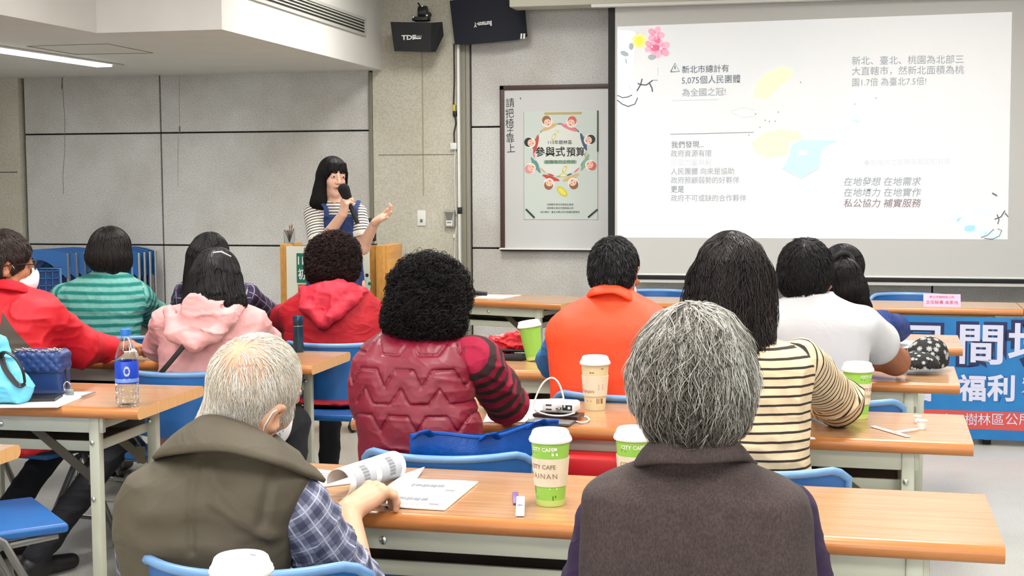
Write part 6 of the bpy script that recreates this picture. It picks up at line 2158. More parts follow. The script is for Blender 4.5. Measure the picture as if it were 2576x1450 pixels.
build_common(P, rows, H, arms, SK['tan'], 0.006, hd, fwd=(0.40, 0.9), stick=0.2, zk=0.47, knee=0.40, legkw=dict(ankle_back=0.40))
t = NT('red_jacket_with_grey_panel'); rdn = t.noise(10, 4)
red = t.ramp(rdn, [(0.3, rgb(190, 6, 26)), (0.7, rgb(212, 12, 36))])
t.col(t.mix(t.math('GREATER_THAN', t.attr('panel'), 0.0), red, rgb(74, 66, 58))); t.set(Roughness=0.6); t.bump(t.noise(300, 2), 0.15, 0.002)
TA, TB, TC = P.J(52, 778), P.J(40, 885), P.J(132, 885)
def red_attr(V):
    x, z = V[:, 0], V[:, 2]
    def sg(p, q): return (q[0]-p[0])*(z-p[2])-(q[2]-p[2])*(x-p[0])
    e = [sg(p, q)/np.hypot(q[0]-p[0], q[2]-p[2]) for p, q in ((TA, TB), (TB, TC), (TC, TA))]
    if sg(TA, TB)[np.argmin(np.linalg.norm(V[:, [0, 2]]-((TA+TB+TC)/3)[[0, 2]], axis=1))] < 0: e = [-q for q in e]
    return {'panel': np.minimum(np.minimum(np.minimum(e[0], e[1]), e[2]), rows[3][2]+0.02-V[:, 1])}
S = SDF(); S.loft(rows, 0.0, 'u', 0.0)
S.chain([Rs, Re, Rw], [0.074, 0.070, 0.052], 'u', 0.05); S.chain([Ls, Le, Lw], [0.070, 0.062, 0.045], 'u', 0.05)
P.part('jacket', S, 0.007, t.m, attrs=red_attr, disp=wrinkles(0.006, 8, 131))
up = [P.J(-20, 730, 0.08), P.J(-24, 712, 0.0), P.J(0, 704, -0.05), P.J(30, 706, -0.06), P.J(56, 716, -0.03), P.J(66, 728, 0.04)]
lo = [P.J(-30, 742, 0.08), P.J(-36, 730, -0.02), P.J(-4, 726, -0.09), P.J(34, 730, -0.10), P.J(70, 738, -0.05), P.J(80, 744, 0.04)]
ribbon(P, 'collar', up, lo, m_cloth('red_collar_cloth', (200, 8, 30), 0.06), 0.008)
short_hair(P, H, HRB, 5000, 43, 0.014, None, -0.06, 0.0012, 8, 0.005)
face_mask(P, H)
b = MB()
gm = MAT['black']
def gl(x, y, z): return tuple(H.w(x, y, z)-np.array(P.base))
for q in (-1, 1):
    b.tube([gl(q*(0.033+0.024*math.cos(a)), 0.104-0.004*abs(math.cos(a))-0.003*q*math.cos(a)*q, 0.010+0.018*math.sin(a)) for a in [2*math.pi*k/20 for k in range(20)]], 0.0022, gm, n=6, closed=True)
    b.tube([gl(q*0.057, 0.100, 0.014), gl(q*0.078, 0.06, 0.016), gl(q*0.083, 0.0, 0.014), gl(q*0.083, -0.018, 0.004)], 0.0022, gm, n=6)
b.tube([gl(-0.009, 0.108, 0.012), gl(0, 0.110, 0.015), gl(0.009, 0.108, 0.012)], 0.002, gm, n=6)
obj('glasses', b, P.root)

# ------------------------------------------------------------------ 13 the speaker
P = Person('standing woman with a microphone in a striped tee and denim pinafore dress', 8.3)
srows = P.rows([(497, 838, 868), (506, 818, 884), (516, 794, 898), (532, 790, 902), (556, 800, 902), (590, 806, 900), (625, 800, 902), (660, 792, 908)], b=0.55, blim=0.12, bmin=0.05)
H = Head(P.J(838, 447, -0.01), 222, -5, -3, 0.94)
Rs, Re, Rw = P.J(790, 536, 0.0), P.J(806, 618, -0.08), P.J(862, 540, -0.22)      # her right arm (picture left) lifts the microphone
Ls, Le, Lw = P.J(898, 536, 0.0), P.J(912, 622, -0.06), P.J(944, 560, -0.20)
arms = [([Rs, Re, Rw], [0.046, 0.041, 0.026]), ([Ls, Le, Lw], [0.044, 0.039, 0.025])]
S = SDF()
S.loft([(z, cx, cy, max(a-0.02, 0.02), max(b-0.02, 0.02)) for z, cx, cy, a, b in srows], R(12), 'u', 0.03)
S.cone(H.w(0, -0.022, -0.045), P.J(850, 512), 0.046, 0.055, 'u', 0.04)
for pts, rad in arms: S.chain(pts, rad, 'u', 0.03)
mic0, mic1 = P.J(868, 484, -0.235), P.J(893, 546, -0.215)
md = nrm(mic1-mic0)
# right hand wraps the microphone barrel
hand(S, wrist=Rw, fwd=nrm(P.J(868, 512, -0.24)-Rw), nz=(-0.55, -0.75, 0.15), right=True, curl=(0.95, 1.0, 0.7), sc=0.92, spread=0.05, thumb=(0.75, 0.35, -0.35, 0.8, 0.0, -0.5))
# left hand open, palm up
hand(S, wrist=Lw, fwd=nrm(P.J(975, 540, -0.26)-Lw), nz=(0.25, 0.35, -0.9), right=False, sc=0.95, spread=0.28, curls=[(0.45, 0.35, 0.25), (0.25, 0.25, 0.2), (-0.05, 0.2, 0.2), (-0.20, 0.15, 0.1)], thumb=(0.75, 0.55, -0.15, 0.9, 0.1, -0.25))
H.build(S, True, True, 0.0, 0.83)
c0 = P.J(850, 600)
fw_ = np.array([0.25, -0.97, 0])
for q in (-1, 1):
    hp = np.array([c0[0]+q*0.08, c0[1], 0.82]); kn = np.array([c0[0]+q*0.08, c0[1]-0.01, 0.46]); an = np.array([c0[0]+q*0.085, c0[1]+0.02, 0.07])
    S.chain([hp, kn, an], [0.075, 0.052, 0.038], 'u', 0.03)
S.ell((c0[0], c0[1], 0.86), (0.15, 0.10, 0.10), None, 'u', 0.05)
P.base = (c0[0], c0[1], 0.0)
P.root = thing('person', P.label, 'person', P.base)
P.part('body', S, 0.0045, SK['light'], attrs=P.lipattr(H))
eyes(P, H, S)
mtee = m_stripe('cream_navy_tee_stripes', 0.0175, [(0.0, (232, 228, 216)), (0.56, (232, 228, 216)), (0.64, (54, 52, 60)), (0.92, (54, 52, 60)), (1.0, (232, 228, 216))], 0.0015, 0.0)
Rm = Rs+(Re-Rs)*0.78; Lm = Ls+(Le-Ls)*0.62
T = SDF(); T.loft(srows, R(12)); S = SDF(); S.loft(srows, R(12))
S.chain([Rs, Rm], [0.060, 0.066], 'u', 0.03); S.chain([Ls, Lm], [0.058, 0.062], 'u', 0.03)
for (s_, e_, m_) in ((Rs, Re, Rm), (Ls, Le, Lm)):
    dd = nrm(e_-s_); S.cone(m_+dd*0.10, m_+dd*0.22, 0.09, 0.09, 's', 0.004)
top = sorted(srows)[-1]
P.part('tee_shirt', S, 0.006, mtee, attrs=arm_attr(T, [([Rs, Rm], [0.060, 0.066]), ([Ls, Lm], [0.058, 0.062])], top[0], top[1], top[2]), disp=wrinkles(0.002, 12, 141))
mden = m_cloth('blue_denim', (36, 58, 110), 0.2, 60, 0.3, 500)
drows = P.rows([(542, 814, 896), (570, 808, 902), (610, 802, 905), (655, 790, 910), (725, 772, 916), (800, 764, 926), (880, 758, 934)], b=0.62, blim=0.17, bmin=0.08)
S = SDF(); S.loft([(z, cx, cy, a+0.004, max(b, 0.115)) for z, cx, cy, a, b in drows], R(12))
P.part('dress', S, 0.007, mden, disp=wrinkles(0.004, 9, 143, (1.5, 1.5, 0.5)))
for (x0, x1) in ((815, 803), (889, 896)):
    ribbon(P, 'dress_strap', [P.J(x0, 546, -0.118), P.J(x0-1, 525, -0.105), P.J(x1, 510, -0.05), P.J(x1, 506, 0.02)], [P.J(x0+12, 546, -0.12), P.J(x0+11, 525, -0.108), P.J(x1+11, 509, -0.05), P.J(x1+10, 505, 0.02)], mden, 0.004)
for q in (-1, 1):
    S = SDF(); t_ = np.array([c0[0]+q*0.085, c0[1]+0.01, 0.04])
    S.cone(t_+[0, 0.04, 0], t_+fw_*0.16-[0, 0, 0.01], 0.038, 0.028, 'u', 0.01)
    P.part('shoe', S, 0.008, SHO)
S = SDF(); cap(H, S, 0.012, -0.10)
for a, b_, ra, rb in (((0.066, -0.01, 0.02), (0.088, -0.005, -0.17), 0.034, 0.046), ((-0.068, -0.02, 0.02), (-0.078, -0.03, -0.16), 0.030, 0.030), ((0, -0.07, 0.0), (0, -0.085, -0.17), 0.075, 0.07), ((0.085, 0.01, -0.15), (0.055, 0.035, -0.20), 0.040, 0.020)):
    H.cn(S, a, b_, ra, rb, 'u', 0.025)
for q in (-0.056, -0.034, -0.012, 0.016, 0.038, 0.056):
    H.cn(S, (q*0.8, 0.052, 0.086), (q, 0.0915-abs(q)*0.35, 0.042-abs(q)*0.05), 0.014, 0.0035, 'u', 0.006)
hair_part(P, H, S, HB, 0.0045, 4200, 18, 0.013, fall(H, (0, 0.0, 0.12), 1.0, 0.3), lambda i, n, u: 0.001+0.005*(i/n)*u, 0.0008, 51, jit=0.12, base_tone=0.15, wave=0.001)
ALLP.append(P)
# her microphone
mq = thing('microphone', 'black handheld microphone held to the mouth of the standing woman', 'microphone', tuple(mic0))
rel = lambda p: tuple(np.asarray(p)-mic0)
b = MB(); b.tube([rel(mic0+md*0.030), rel(mic0+md*0.06), rel(mic1+md*0.04)], [0.017, 0.014, 0.0125], MAT['black'], n=16); obj('barrel', b, mq)
S = SDF(); S.cone(mic0-md*0.018, mic0+md*0.026, 0.034, 0.028, 'u', 0.0)
V, F = surfnet(S, 0.005); F = fixflip(S, V, F)
np_obj('foam_windscreen', V, F, plain('black_foam', (16, 15, 16), 0.95, bump=0.5, bscale=600), mq, tuple(mic0))
# ================================================================== small things on the tables
TZ = TOPZ+0.0005
t = NT('clear_bottle_plastic'); nt = t.t
tr_ = t.n('ShaderNodeBsdfTransparent'); tr_.inputs[0].default_value = (0.93, 0.95, 0.97, 1)
gs_ = t.n('ShaderNodeBsdfGlossy'); gs_.inputs[0].default_value = (1, 1, 1, 1); gs_.inputs[1].default_value = 0.08
fr_ = t.n('ShaderNodeLayerWeight'); fr_.inputs[0].default_value = 0.35
mx_ = t.n('ShaderNodeMixShader'); t.l(fr_.outputs['Facing'], mx_.inputs[0]); t.l(tr_.outputs[0], mx_.inputs[1]); t.l(gs_.outputs[0], mx_.inputs[2])
t.l(mx_.outputs[0], nt.nodes['Material Output'].inputs['Surface']); MAT['pet'] = t.m
mgreen = plain('leaf_green_cup', (150, 204, 84), 0.4, 0.05, 12)
mgreen2 = plain('pale_green_band', (196, 216, 120), 0.4)
mcreamc = plain('cream_cup_sleeve', (226, 214, 190), 0.7, 0.03, 40)
mkraft = plain('kraft_cup', (224, 208, 166), 0.6, 0.03, 30)
mprint = plain('brown_cup_print', (150, 112, 76), 0.6)
mwhiteprint = plain('white_cup_print', (240, 242, 232), 0.5)
mlid = plain('white_cup_lid', (240, 241, 242), 0.3)
mdkg = plain('dark_green_print', (70, 110, 46), 0.5)

def cup(label, loc, rz=0.0, kind='green', H=0.150, tilt=None, group=None, sleeve=True):
    c = thing('paper_cup', label, 'cup', loc, 0.0, group)
    if tilt: c.rotation_euler = tilt
    rb, rt = 0.0315, 0.0435
    rad = lambda z: rb+(rt-rb)*z/H
    body = mgreen if kind == 'green' else mkraft
    b = MB()
    b.lathe([(0, 0.004), (rb-0.001, 0.004), (rb, 0), (rad(0.014), 0.014)], mgreen2 if kind == 'green' else mkraft, 40)
    b.lathe([(rad(0.014), 0.014), (rad(H*0.5), H*0.5), (rt, H)], body, 40)
    def wrap(z0, o):
        def w(x, y, z):
            zz = z0+y; r = rad(zz)+o; a = -math.pi/2+x/r+rz
            return (r*math.cos(a), r*math.sin(a), zz)
        return w
    I = Matrix.Identity(4)
    if kind == 'green':
        b.text('CITY CAFE', 0.012, mwhiteprint, I, warp=wrap(H*0.86, 0.0004), off=0.0003)
        for x, y, w_, h_, m in ((-0.026, 0.25, 0.004, 0.020, mdkg), (0.024, 0.27, 0.018, 0.003, mwhiteprint), (0.022, 0.13, 0.0025, 0.010, mdkg), (0.028, 0.15, 0.0025, 0.006, mdkg), (-0.022, 0.80, 0.014, 0.0016, mdkg), (-0.026, 0.825, 0.006, 0.0016, mdkg),
                                (0.032, 0.87, 0.007, 0.006, mwhiteprint), (0.030, 0.79, 0.014, 0.006, mwhiteprint)):
            wf = wrap(H*y, 0.0004)
            b.add([wf(x-w_/2, -h_/2, 0), wf(x+w_/2, -h_/2, 0), wf(x+w_/2, h_/2, 0), wf(x-w_/2, h_/2, 0)], [(0, 1, 2, 3)], m)
    else:
        for x, y, w_, h_ in ((-0.012, 0.80, 0.006, 0.005), (-0.004, 0.80, 0.005, 0.005), (0.026, 0.88, 0.008, 0.004), (-0.018, 0.2, 0.016, 0.005), (0.008, 0.2, 0.003, 0.016), (0.014, 0.2, 0.003, 0.016), (0.024, 0.2, 0.008, 0.016)):
            wf = wrap(H*y, 0.0004)
            b.add([wf(x-w_/2, -h_/2, 0), wf(x+w_/2, -h_/2, 0), wf(x+w_/2, h_/2, 0), wf(x-w_/2, h_/2, 0)], [(0, 1, 2, 3)], mprint)
    obj('cup_body', b, c)
    b = MB()
    z0, z1 = H*0.30, H*0.72
    b.lathe([(rad(z0)+0.0004, z0), (rad(z0)+0.0022, z0), (rad(z1)+0.0022, z1), (rad(z1)+0.0004, z1)], mcreamc, 40)
    if kind == 'green':
        b.text('CITY CAFE', 0.0135, mprint, I, warp=wrap(H*0.60, 0.0028), off=0.0002)
        b.text('TAINAN', 0.0165, mprint, I, warp=wrap(H*0.46, 0.0028), space=1.25)
    else:
        for k in range(4):
            wf = wrap(H*0.44+k*0.005, 0.0028)
            b.add([wf(0.012, 0, 0), wf(0.03, 0, 0), wf(0.03, 0.0014, 0), wf(0.012, 0.0014, 0)], [(0, 1, 2, 3)], mprint)
        b.text('TAINAN', 0.013, mprint, I, warp=lambda x, y, z: wrap(H*0.40, 0.0028)(x-0.024, y, z))
    if sleeve: obj('sleeve', b, c)
    b = MB()
    b.lathe([(rt-0.001, H-0.006), (rt+0.0042, H-0.007), (rt+0.0052, H-0.003), (rt+0.0036, H), (rt+0.0036, H+0.002), (rt+0.0020, H+0.004), (rt+0.0006, H+0.006), (rt-0.003, H+0.016), (rt-0.006, H+0.0185),
             (rt-0.009, H+0.017), (rt-0.011, H+0.0145), (0, H+0.0145)], mlid, 40)
    a = -math.pi/2+rz
    b.box((0.022*math.cos(a+2.4), 0.022*math.sin(a+2.4), H+0.0148), (0.012, 0.004, 0.001), MAT['greyink'], rot=(0, 0, a+2.4+1.57))
    b.box((0.020*math.cos(a), 0.020*math.sin(a), H+0.0165), (0.016, 0.014, 0.006), mlid, bev=0.0025)
    obj('lid', b, c)
    return c
def cup_px(label, px, py, **k):
    q = atz(px, py, TZ)
    return cup(label, (q[0], q[1], TZ+(0.005 if k.get('tilt') else 0.0)), **k)
cup_px('green cup with a cream sleeve in the middle of the nearest table', 1385, 1268, rz=-0.3)
cup_px('green cup half hidden behind the grey haired person at the nearest table', 1597, 1262, rz=0.0)
cup_px('green cup beside the elbow of the black striped top', 2156, 1052, rz=0.9)
cup_px('brown kraft paper cup in front of the orange vest', 1497, 1030, rz=0.1, kind='kraft')
cup_px('green cup tilted beside the red pouch, left of the orange vest', 1345, 908, rz=2.6, tilt=(0.0, R(-9), 0), H=0.138, sleeve=False)
cup('white lidded cup cut off by the bottom picture edge', (float(atd(607, 1420, 2.13)[0]), float(atd(607, 1420, 2.13)[1]), TZ), rz=0.2)

# ---- open booklet with rolled pages
bk0 = atz(1010, 1240, TZ)
bk = thing('booklet', 'open white booklet with grey printed boxes under the hand of the white haired man', 'booklet', tuple(bk0))
def BT(px, py, z=0.0):
    q = atz(px, py, TZ+z); return np.array([q[0]-bk0[0], q[1]-bk0[1], z])
TL, TR_, BR, BL = BT(1012, 1213), BT(1203, 1216), BT(1119, 1286), BT(925, 1276)
def page(u, v, lift=0.0):
    p = (TL*(1-u)+TR_*u)*v+(BL*(1-u)+BR*u)*(1-v)
    return np.array([p[0], p[1], 0.004+lift+0.012*math.exp(-u*5)+0.004*abs(math.sin(3.0*u+0.2))*u*v])
def grid(mb, f, nu, nv, mat, u0=0, u1=1, v0=0, v1=1):
    V = [f(u0+(u1-u0)*i/nu, v0+(v1-v0)*j/nv) for j in range(nv+1) for i in range(nu+1)]
    F = [(j*(nu+1)+i, j*(nu+1)+i+1, (j+1)*(nu+1)+i+1, (j+1)*(nu+1)+i) for j in range(nv) for i in range(nu)]
    mb.add(V, F, mat)
def slab(mb, f, nu, nv, mat, th=0.004):
    grid(mb, f, nu, nv, mat)
    grid(mb, lambda u, v: f(u, v)-np.array([0, 0, th]), nu, nv, mat)
    for (a, b_) in (((0, 0), (1, 0)), ((1, 0), (1, 1)), ((1, 1), (0, 1)), ((0, 1), (0, 0))):
        n = 12
        pts = [(a[0]+(b_[0]-a[0])*i/n, a[1]+(b_[1]-a[1])*i/n) for i in range(n+1)]
        V = [f(*p) for p in pts]+[f(*p)-np.array([0, 0, th]) for p in pts]
        mb.add(V, [(i, i+1, n+2+i, n+1+i) for i in range(n)], mat)
b = MB(); slab(b, page, 16, 6, MAT['paper'], 0.0035)
for v0, v1 in ((0.08, 0.44), (0.56, 0.93)):
    grid(b, lambda u, v: page(u, v, 0.0006), 14, 3, MAT['palegrey'], 0.06, 0.90, v0, v1)
    vm = (v0+v1)/2
    for k in range(9):
        grid(b, lambda u, v: page(u, v, 0.0011), 1, 1, MAT['greyink'], 0.24+k*0.048, 0.24+k*0.048+0.036+0.008*(k % 2), vm-0.035-0.02*(k % 3 == 0), vm+0.04)
    grid(b, lambda u, v: page(u, v, 0.0011), 1, 1, MAT['greyink'], 0.74, 0.86, v0+0.03, v0+0.06)
obj('right_page', b, bk, smooth=60)
# loose corner behind
b = MB()
c1, c2, c3, c4 = BT(985, 1207), BT(1068, 1187), BT(1050, 1205), BT(1000, 1213)
b.add([c1+[0, 0, .003], c2+[0, 0, .012], c3+[0, 0, .003], c4+[0, 0, .003], c1+[0, 0, .001], c2+[0, 0, .010], c3+[0, 0, .001], c4+[0, 0, .001]], [(0, 3, 2, 1), (4, 5, 6, 7), (0, 1, 5, 4), (1, 2, 6, 5), (2, 3, 7, 6)], MAT['paper'])
obj('under_page', b, bk)
# rolled back pages: an arc of paper along the spine
A_, B_ = BT(862, 1262), BT(1002, 1212)
ax = B_-A_; ax_n = nrm(ax); sd = nrm(np.cross([0, 0, 1], ax_n))
def roll(r, o=0.0):
    def f(u, v):
        a = R(-75)+u*R(265)
        rr = r*(1-0.12*u)+o
        c = A_+ax*v+sd*0.012
        return c-sd*math.cos(a)*rr+np.array([0, 0, 0.040+math.sin(a)*rr])
    return f
b = MB()
grid(b, roll(0.036), 30, 8, MAT['paper']); grid(b, roll(0.0345), 30, 8, MAT['paper'])
for v in (0, 1):
    V = [roll(0.036)(i/30, v) for i in range(31)]+[roll(0.0345)(i/30, v) for i in range(31)]
    b.add(V, [(i, i+1, 32+i, 31+i) for i in range(30)], MAT['paper'])
for (v0, v1) in ((0.10, 0.46), (0.56, 0.92)):
    grid(b, roll(0.036, 0.0006), 16, 4, MAT['palegrey'], 0.10, 0.62, v0, v1)
    for k in range(6):
        grid(b, roll(0.036, 0.0010), 2, 1, MAT['greyink'], 0.22+0.05*k, 0.255+0.05*k, v0+0.14, v0+0.24)
obj('rolled_pages', b, bk, smooth=60)
b = MB()
q = [BT(745, 1178), BT(838, 1188), BT(905, 1216), BT(770, 1232)]
b.add([p+[0, 0, .003] for p in q]+[p+[0, 0, .0005] for p in q], [(3, 2, 1, 0), (0, 1, 5, 4), (1, 2, 6, 5), (2, 3, 7, 6), (3, 0, 4, 7)], MAT['paper'])
for k in range(3):
    p0, p1 = BT(760+4*k, 1188+6*k, 0.0036), BT(835+6*k, 1193+6*k, 0.0036)
    b.tube([tuple(p0), tuple(p1)], 0.0007, mred, n=4)
obj('left_page', b, bk)

def sheet(name, label, cat, pts, mat, th=0.0015, z=TZ, lines=None, group=None):
    P4 = [atz(x, y, z) for x, y in pts]
    c = sum(P4)/len(P4)
    b = MB()
    k = len(P4)
    V = [tuple((p-c)[:2])+(th,) for p in P4]+[tuple((p-c)[:2])+(0.0,) for p in P4]
    F = [tuple(range(k)), tuple(range(2*k-1, k-1, -1))]+[(i, k+i, k+(i+1) % k, (i+1) % k) for i in range(k)]
    b.add(V, F, mat)
    for (x0, y0, x1, y1, w, m) in (lines or []):
        a, e = atz(x0, y0, z)-c, atz(x1, y1, z)-c
        b.tube([(a[0], a[1], th+0.0003), (e[0], e[1], th+0.0003)], w, m, n=4)
    return tag(obj(name, b, loc=tuple(c)), label, cat, group)
# ---- sugar sticks
def stick(label, a, b_, w, mat, zb=0.0):
    A, B = atz(a[0], a[1], TZ+0.003), atz(b_[0], b_[1], TZ+0.003)
    B[2] += zb
    c = (A+B)/2; L = np.linalg.norm(B-A); d = B-A
    m = MB(); m.box((0, 0, 0), (w, L, 0.0045), mat, bev=0.0015)
    o = obj('sugar_stick', m, loc=tuple(c))
    o.rotation_euler = (math.asin(d[2]/L), 0, math.atan2(-d[0], d[1]))
    return tag(o, label, 'sugar stick')
o = stick('white sugar stick with dark print beside the green cup on the nearest table', (1308, 1298), (1310, 1262), 0.019, MAT['paper'], 0.010)
mtx = MB(); mtx.text('糖', 0.014, MAT['ink'], Matrix.Translation((0, 0.0, 0.0026)) @ Matrix.Rotation(R(90), 4, 'Z')); obj('print', mtx, o, smooth=0)
stick('purple sugar stick lying behind the white one', (1298, 1268), (1296, 1240), 0.013, plain('purple_wrapper', (120, 84, 150), 0.4), 0.0)

# ---- water bottle
wbq = atz(321, 1022, TZ)
wbt = thing('water_bottle', 'clear plastic water bottle with a blue label and blue cap', 'bottle', tuple(wbq))
b = MB()
r = 0.0365
b.lathe([(0, 0.006), (0.022, 0.006), (0.030, 0.0), (r, 0.008), (r, 0.030), (r-0.002, 0.034), (r, 0.038), (r, 0.062), (r-0.002, 0.066), (r, 0.070), (r, 0.150), (r-0.001, 0.160), (r-0.004, 0.172), (0.021, 0.206), (0.015, 0.222), (0.0135, 0.228), (0.0135, 0.238)], MAT['pet'], 36)
obj('body', b, wbt)
b = MB()
mbl = plain('royal_blue_label', (28, 70, 190), 0.35, 0.06, 20)
b.lathe([(r+0.0004, 0.076), (r+0.0008, 0.077), (r+0.0008, 0.146), (r+0.0004, 0.147)], mbl, 36)
for zz, hh in ((0.080, 0.012), ):
    b.lathe([(r+0.0011, zz), (r+0.0011, zz+hh)], plain('pale_blue_band', (120, 150, 220), 0.35), 36)
va = math.atan2(-wbq[1], -wbq[0])
def lab(x, z, w, h, m, o):
    a = va+x/r
    V = [((r+o)*math.cos(va+(x+s*w/2)/r), (r+o)*math.sin(va+(x+s*w/2)/r), z+tt*h/2) for s, tt in ((-1, -1), (1, -1), (1, 1), (-1, 1))]
    b.add(V, [(0, 1, 2, 3)], m)
msil = plain('silver_crest', (196, 198, 190), 0.4)
for k_ in range(9): lab(0, 0.102+0.0035*k_, 0.020*math.sin(math.pi*(k_+1)/10)**0.6, 0.0036, msil if k_ % 3 else plain('grey_crest', (160, 166, 166), 0.4), 0.0016); lab(0, 0.09, 0.020, 0.006, MAT['white'], 0.0018)
obj('label', b, wbt)
b = MB(); b.lathe([(0, 0.249), (0.0145, 0.249), (0.0165, 0.247), (0.0165, 0.231), (0.0150, 0.229), (0, 0.229)], plain('blue_bottle_cap', (42, 112, 200), 0.4), 24); obj('cap', b, wbt)

# ---- thermos
tq_ = atz(751, 886, TZ)
th_ = thing('thermos', 'slim dark blue steel thermos standing on the left hand table', 'thermos', tuple(tq_))
mth = plain('dark_teal_steel', (52, 84, 110), 0.22, metal=0.7)
b = MB(); b.lathe([(0, 0), (0.020, 0), (0.0215, 0.003), (0.0215, 0.110), (0, 0.110)], mth, 28); obj('body', b, th_)
b = MB(); b.lathe([(0, 0.110), (0.0205, 0.110), (0.0215, 0.112), (0.0215, 0.148), (0.020, 0.152), (0.018, 0.152), (0.017, 0.1505), (0, 0.1505)], mth, 28); obj('lid', b, th_)
b = MB(); b.lathe([(0.0218, 0.1085), (0.0222, 0.110), (0.0218, 0.1115)], MAT['bolt'], 28); obj('ring', b, th_)

# ---- navy quilted handbag with chain
hbq = atz(98, 998, TZ)
hb = thing('handbag', 'navy quilted handbag with a silver chain beside the water bottle', 'handbag', (hbq[0], hbq[1], TZ+0.003), R(10))
mnav = plain('navy_leather', (34, 58, 112), 0.35, 0.08, 20, 0.15, 200)
S = SDF(); S.box((0, 0.045, 0.072), (0.165, 0.085, 0.142), 0.02); S.disp = lambda Q: 0.002*vnoise(Q, 20, 2)
V, F = surfnet(S, 0.006); F = fixflip(S, V, F); np_obj('body', V, F, mnav, hb)
S = SDF(); S.box((0, 0.04, 0.112), (0.172, 0.098, 0.075), 0.018)
S.disp = lambda Q: 0.0035*np.abs(np.sin((Q[:, 0]+Q[:, 2])*95)*np.sin((Q[:, 0]-Q[:, 2])*95))
V, F = surfnet(S, 0.0045); F = fixflip(S, V, F); np_obj('flap', V, F, mnav, hb)
b = MB()
for i in range(15):
    a = i/14
    x = -0.07+0.15*a; z = 0.1535+0.004*math.sin(a*9)
    b.add(*tube_geo([(x+0.0065*math.cos(k*0.628), -0.008+0.01*math.sin(a*3)+0.004*math.sin(k*0.628)*(i % 2), z+0.004*math.sin(k*0.628)*(1-i % 2*0.7)) for k in range(10)], 0.0016, 6, False, True), MAT['bolt'])
obj('chain', b, hb)
b = MB(); b.tube([(0.083, 0.03, 0.10), (0.090, 0.02, 0.05), (0.092, 0.012, 0.02)], 0.003, MAT['black'], n=8)
b.tube([(0.094+0.012*math.cos(k*0.5236), 0.008, 0.03+0.016*math.sin(k*0.5236)) for k in range(12)], 0.002, MAT['bolt'], n=6, closed=True)
b.box((0.105, 0.0, 0.012), (0.03, 0.006, 0.022), plain('grey_tag', (130, 132, 136), 0.3, metal=0.5), bev=0.004)
obj('charm', b, hb)
# ---- teal tote with black straps
tbq = atz(-22, 1022, TZ)
tb_ = thing('tote_bag', 'sky blue cloth bag with black straps at the left edge', 'bag', (tbq[0], tbq[1], TZ+0.007), R(8))
mtb = plain('sky_blue_cloth', (112, 204, 230), 0.7, 0.05, 18, 0.3, 160)
S = SDF()
S.cone((-0.06, 0.06, 0.04), (0.05, 0.06, 0.04), 0.052, 0.056); S.cone((-0.05, 0.06, 0.15), (0.0, 0.06, 0.185), 0.035, 0.022, 'u', 0.05); S.cone((0.04, 0.06, 0.05), (0.01, 0.06, 0.19), 0.05, 0.02, 'u', 0.04)
S.box((0, 0.06, -0.1), (0.6, 0.6, 0.2), 0.001, None, 's', 0.004)
S.disp = wrinkles(0.005, 14, 8)
V, F = surfnet(S, 0.006); F = fixflip(S, V, F); np_obj('body', V, F, mtb, tb_)
b = MB()
b.tube(smooth_path([(0.03, 0.012, 0.15), (0.05, 0.0, 0.168), (0.085, -0.002, 0.150), (0.108, 0.0, 0.11), (0.112, 0.005, 0.07)]), 0.012, MAT['black'], n=8, flat=0.35)
b.tube(smooth_path([(0.032, 0.018, 0.15), (0.045, 0.008, 0.115), (0.072, 0.006, 0.078), (0.095, 0.007, 0.058), (0.112, 0.008, 0.066)]), 0.010, MAT['black'], n=8, flat=0.35)
obj('strap', b, tb_)
sheet('paper_sheets', 'white papers under the phone on the table with the water bottle', 'papers', [(-30, 1027), (146, 1026), (238, 988), (120, 986)], MAT['paper'], 0.002)
pq = [(52, 1012), (138, 1010), (158, 998), (80, 1000)]
sheet('phone', 'black phone lying on papers in front of the navy handbag', 'phone', pq, MAT['black'], 0.009, TZ+0.003)
m = MB(); a_, b2 = atz(206, 998, TZ+0.007), atz(238, 987, TZ+0.007)
c_ = (a_+b2)/2; m.tube([tuple(a_-c_), tuple(b2-c_)], 0.004, plain('grey_pen', (150, 140, 140), 0.3), n=8)
tag(obj('pen', m, loc=tuple(c_)), 'grey pen on the corner of the papers left of the water bottle', 'pen')
sheet('paper_sheets', 'white paper beside the hand in the red sleeve', 'papers', [(286, 888), (372, 884), (386, 872), (310, 872)], MAT['paper'])

# ---- red pouch and black tray, third row
rq = atz(1275, 906, TZ)
tr2 = thing('tray', 'low black tray holding tissue under the red pouch', 'tray', tuple(rq), R(-4))
b = MB(); b.box((0, 0.03, 0.010), (0.14, 0.10, 0.018), MAT['black'], bev=0.004); b.box((0, -0.018, 0.016), (0.14, 0.006, 0.022), MAT['black'], bev=0.002); obj('body', b, tr2)
S = SDF(); S.ell((-0.045, -0.024, 0.014), (0.022, 0.016, 0.012)); S.disp = lambda Q: 0.006*vnoise(Q, 80, 3)
V, F = surfnet(S, 0.003); F = fixflip(S, V, F); o = np_obj('tissue', V, F, MAT['paper'])
tag(o, 'crumpled white tissue in front of the black tray', 'tissue'); o.location = tuple(rq)
pq_ = atz(1272, 890, TZ)
S = SDF(); S.box((0, 0.06, 0.045), (0.155, 0.05, 0.065), 0.018, rot3(R(-4), 0, R(-8)))
S.cone((-0.07, 0.06, 0.05), (0.07, 0.06, 0.075), 0.018, 0.022, 'u', 0.03)
S.disp = wrinkles(0.006, 20, 9)
V, F = surfnet(S, 0.005); F = fixflip(S, V, F)
pr_ = thing('pouch', 'crumpled red pouch on the black tray left of the tilted cup', 'pouch', (rq[0], rq[1], rq[2]+0.014))
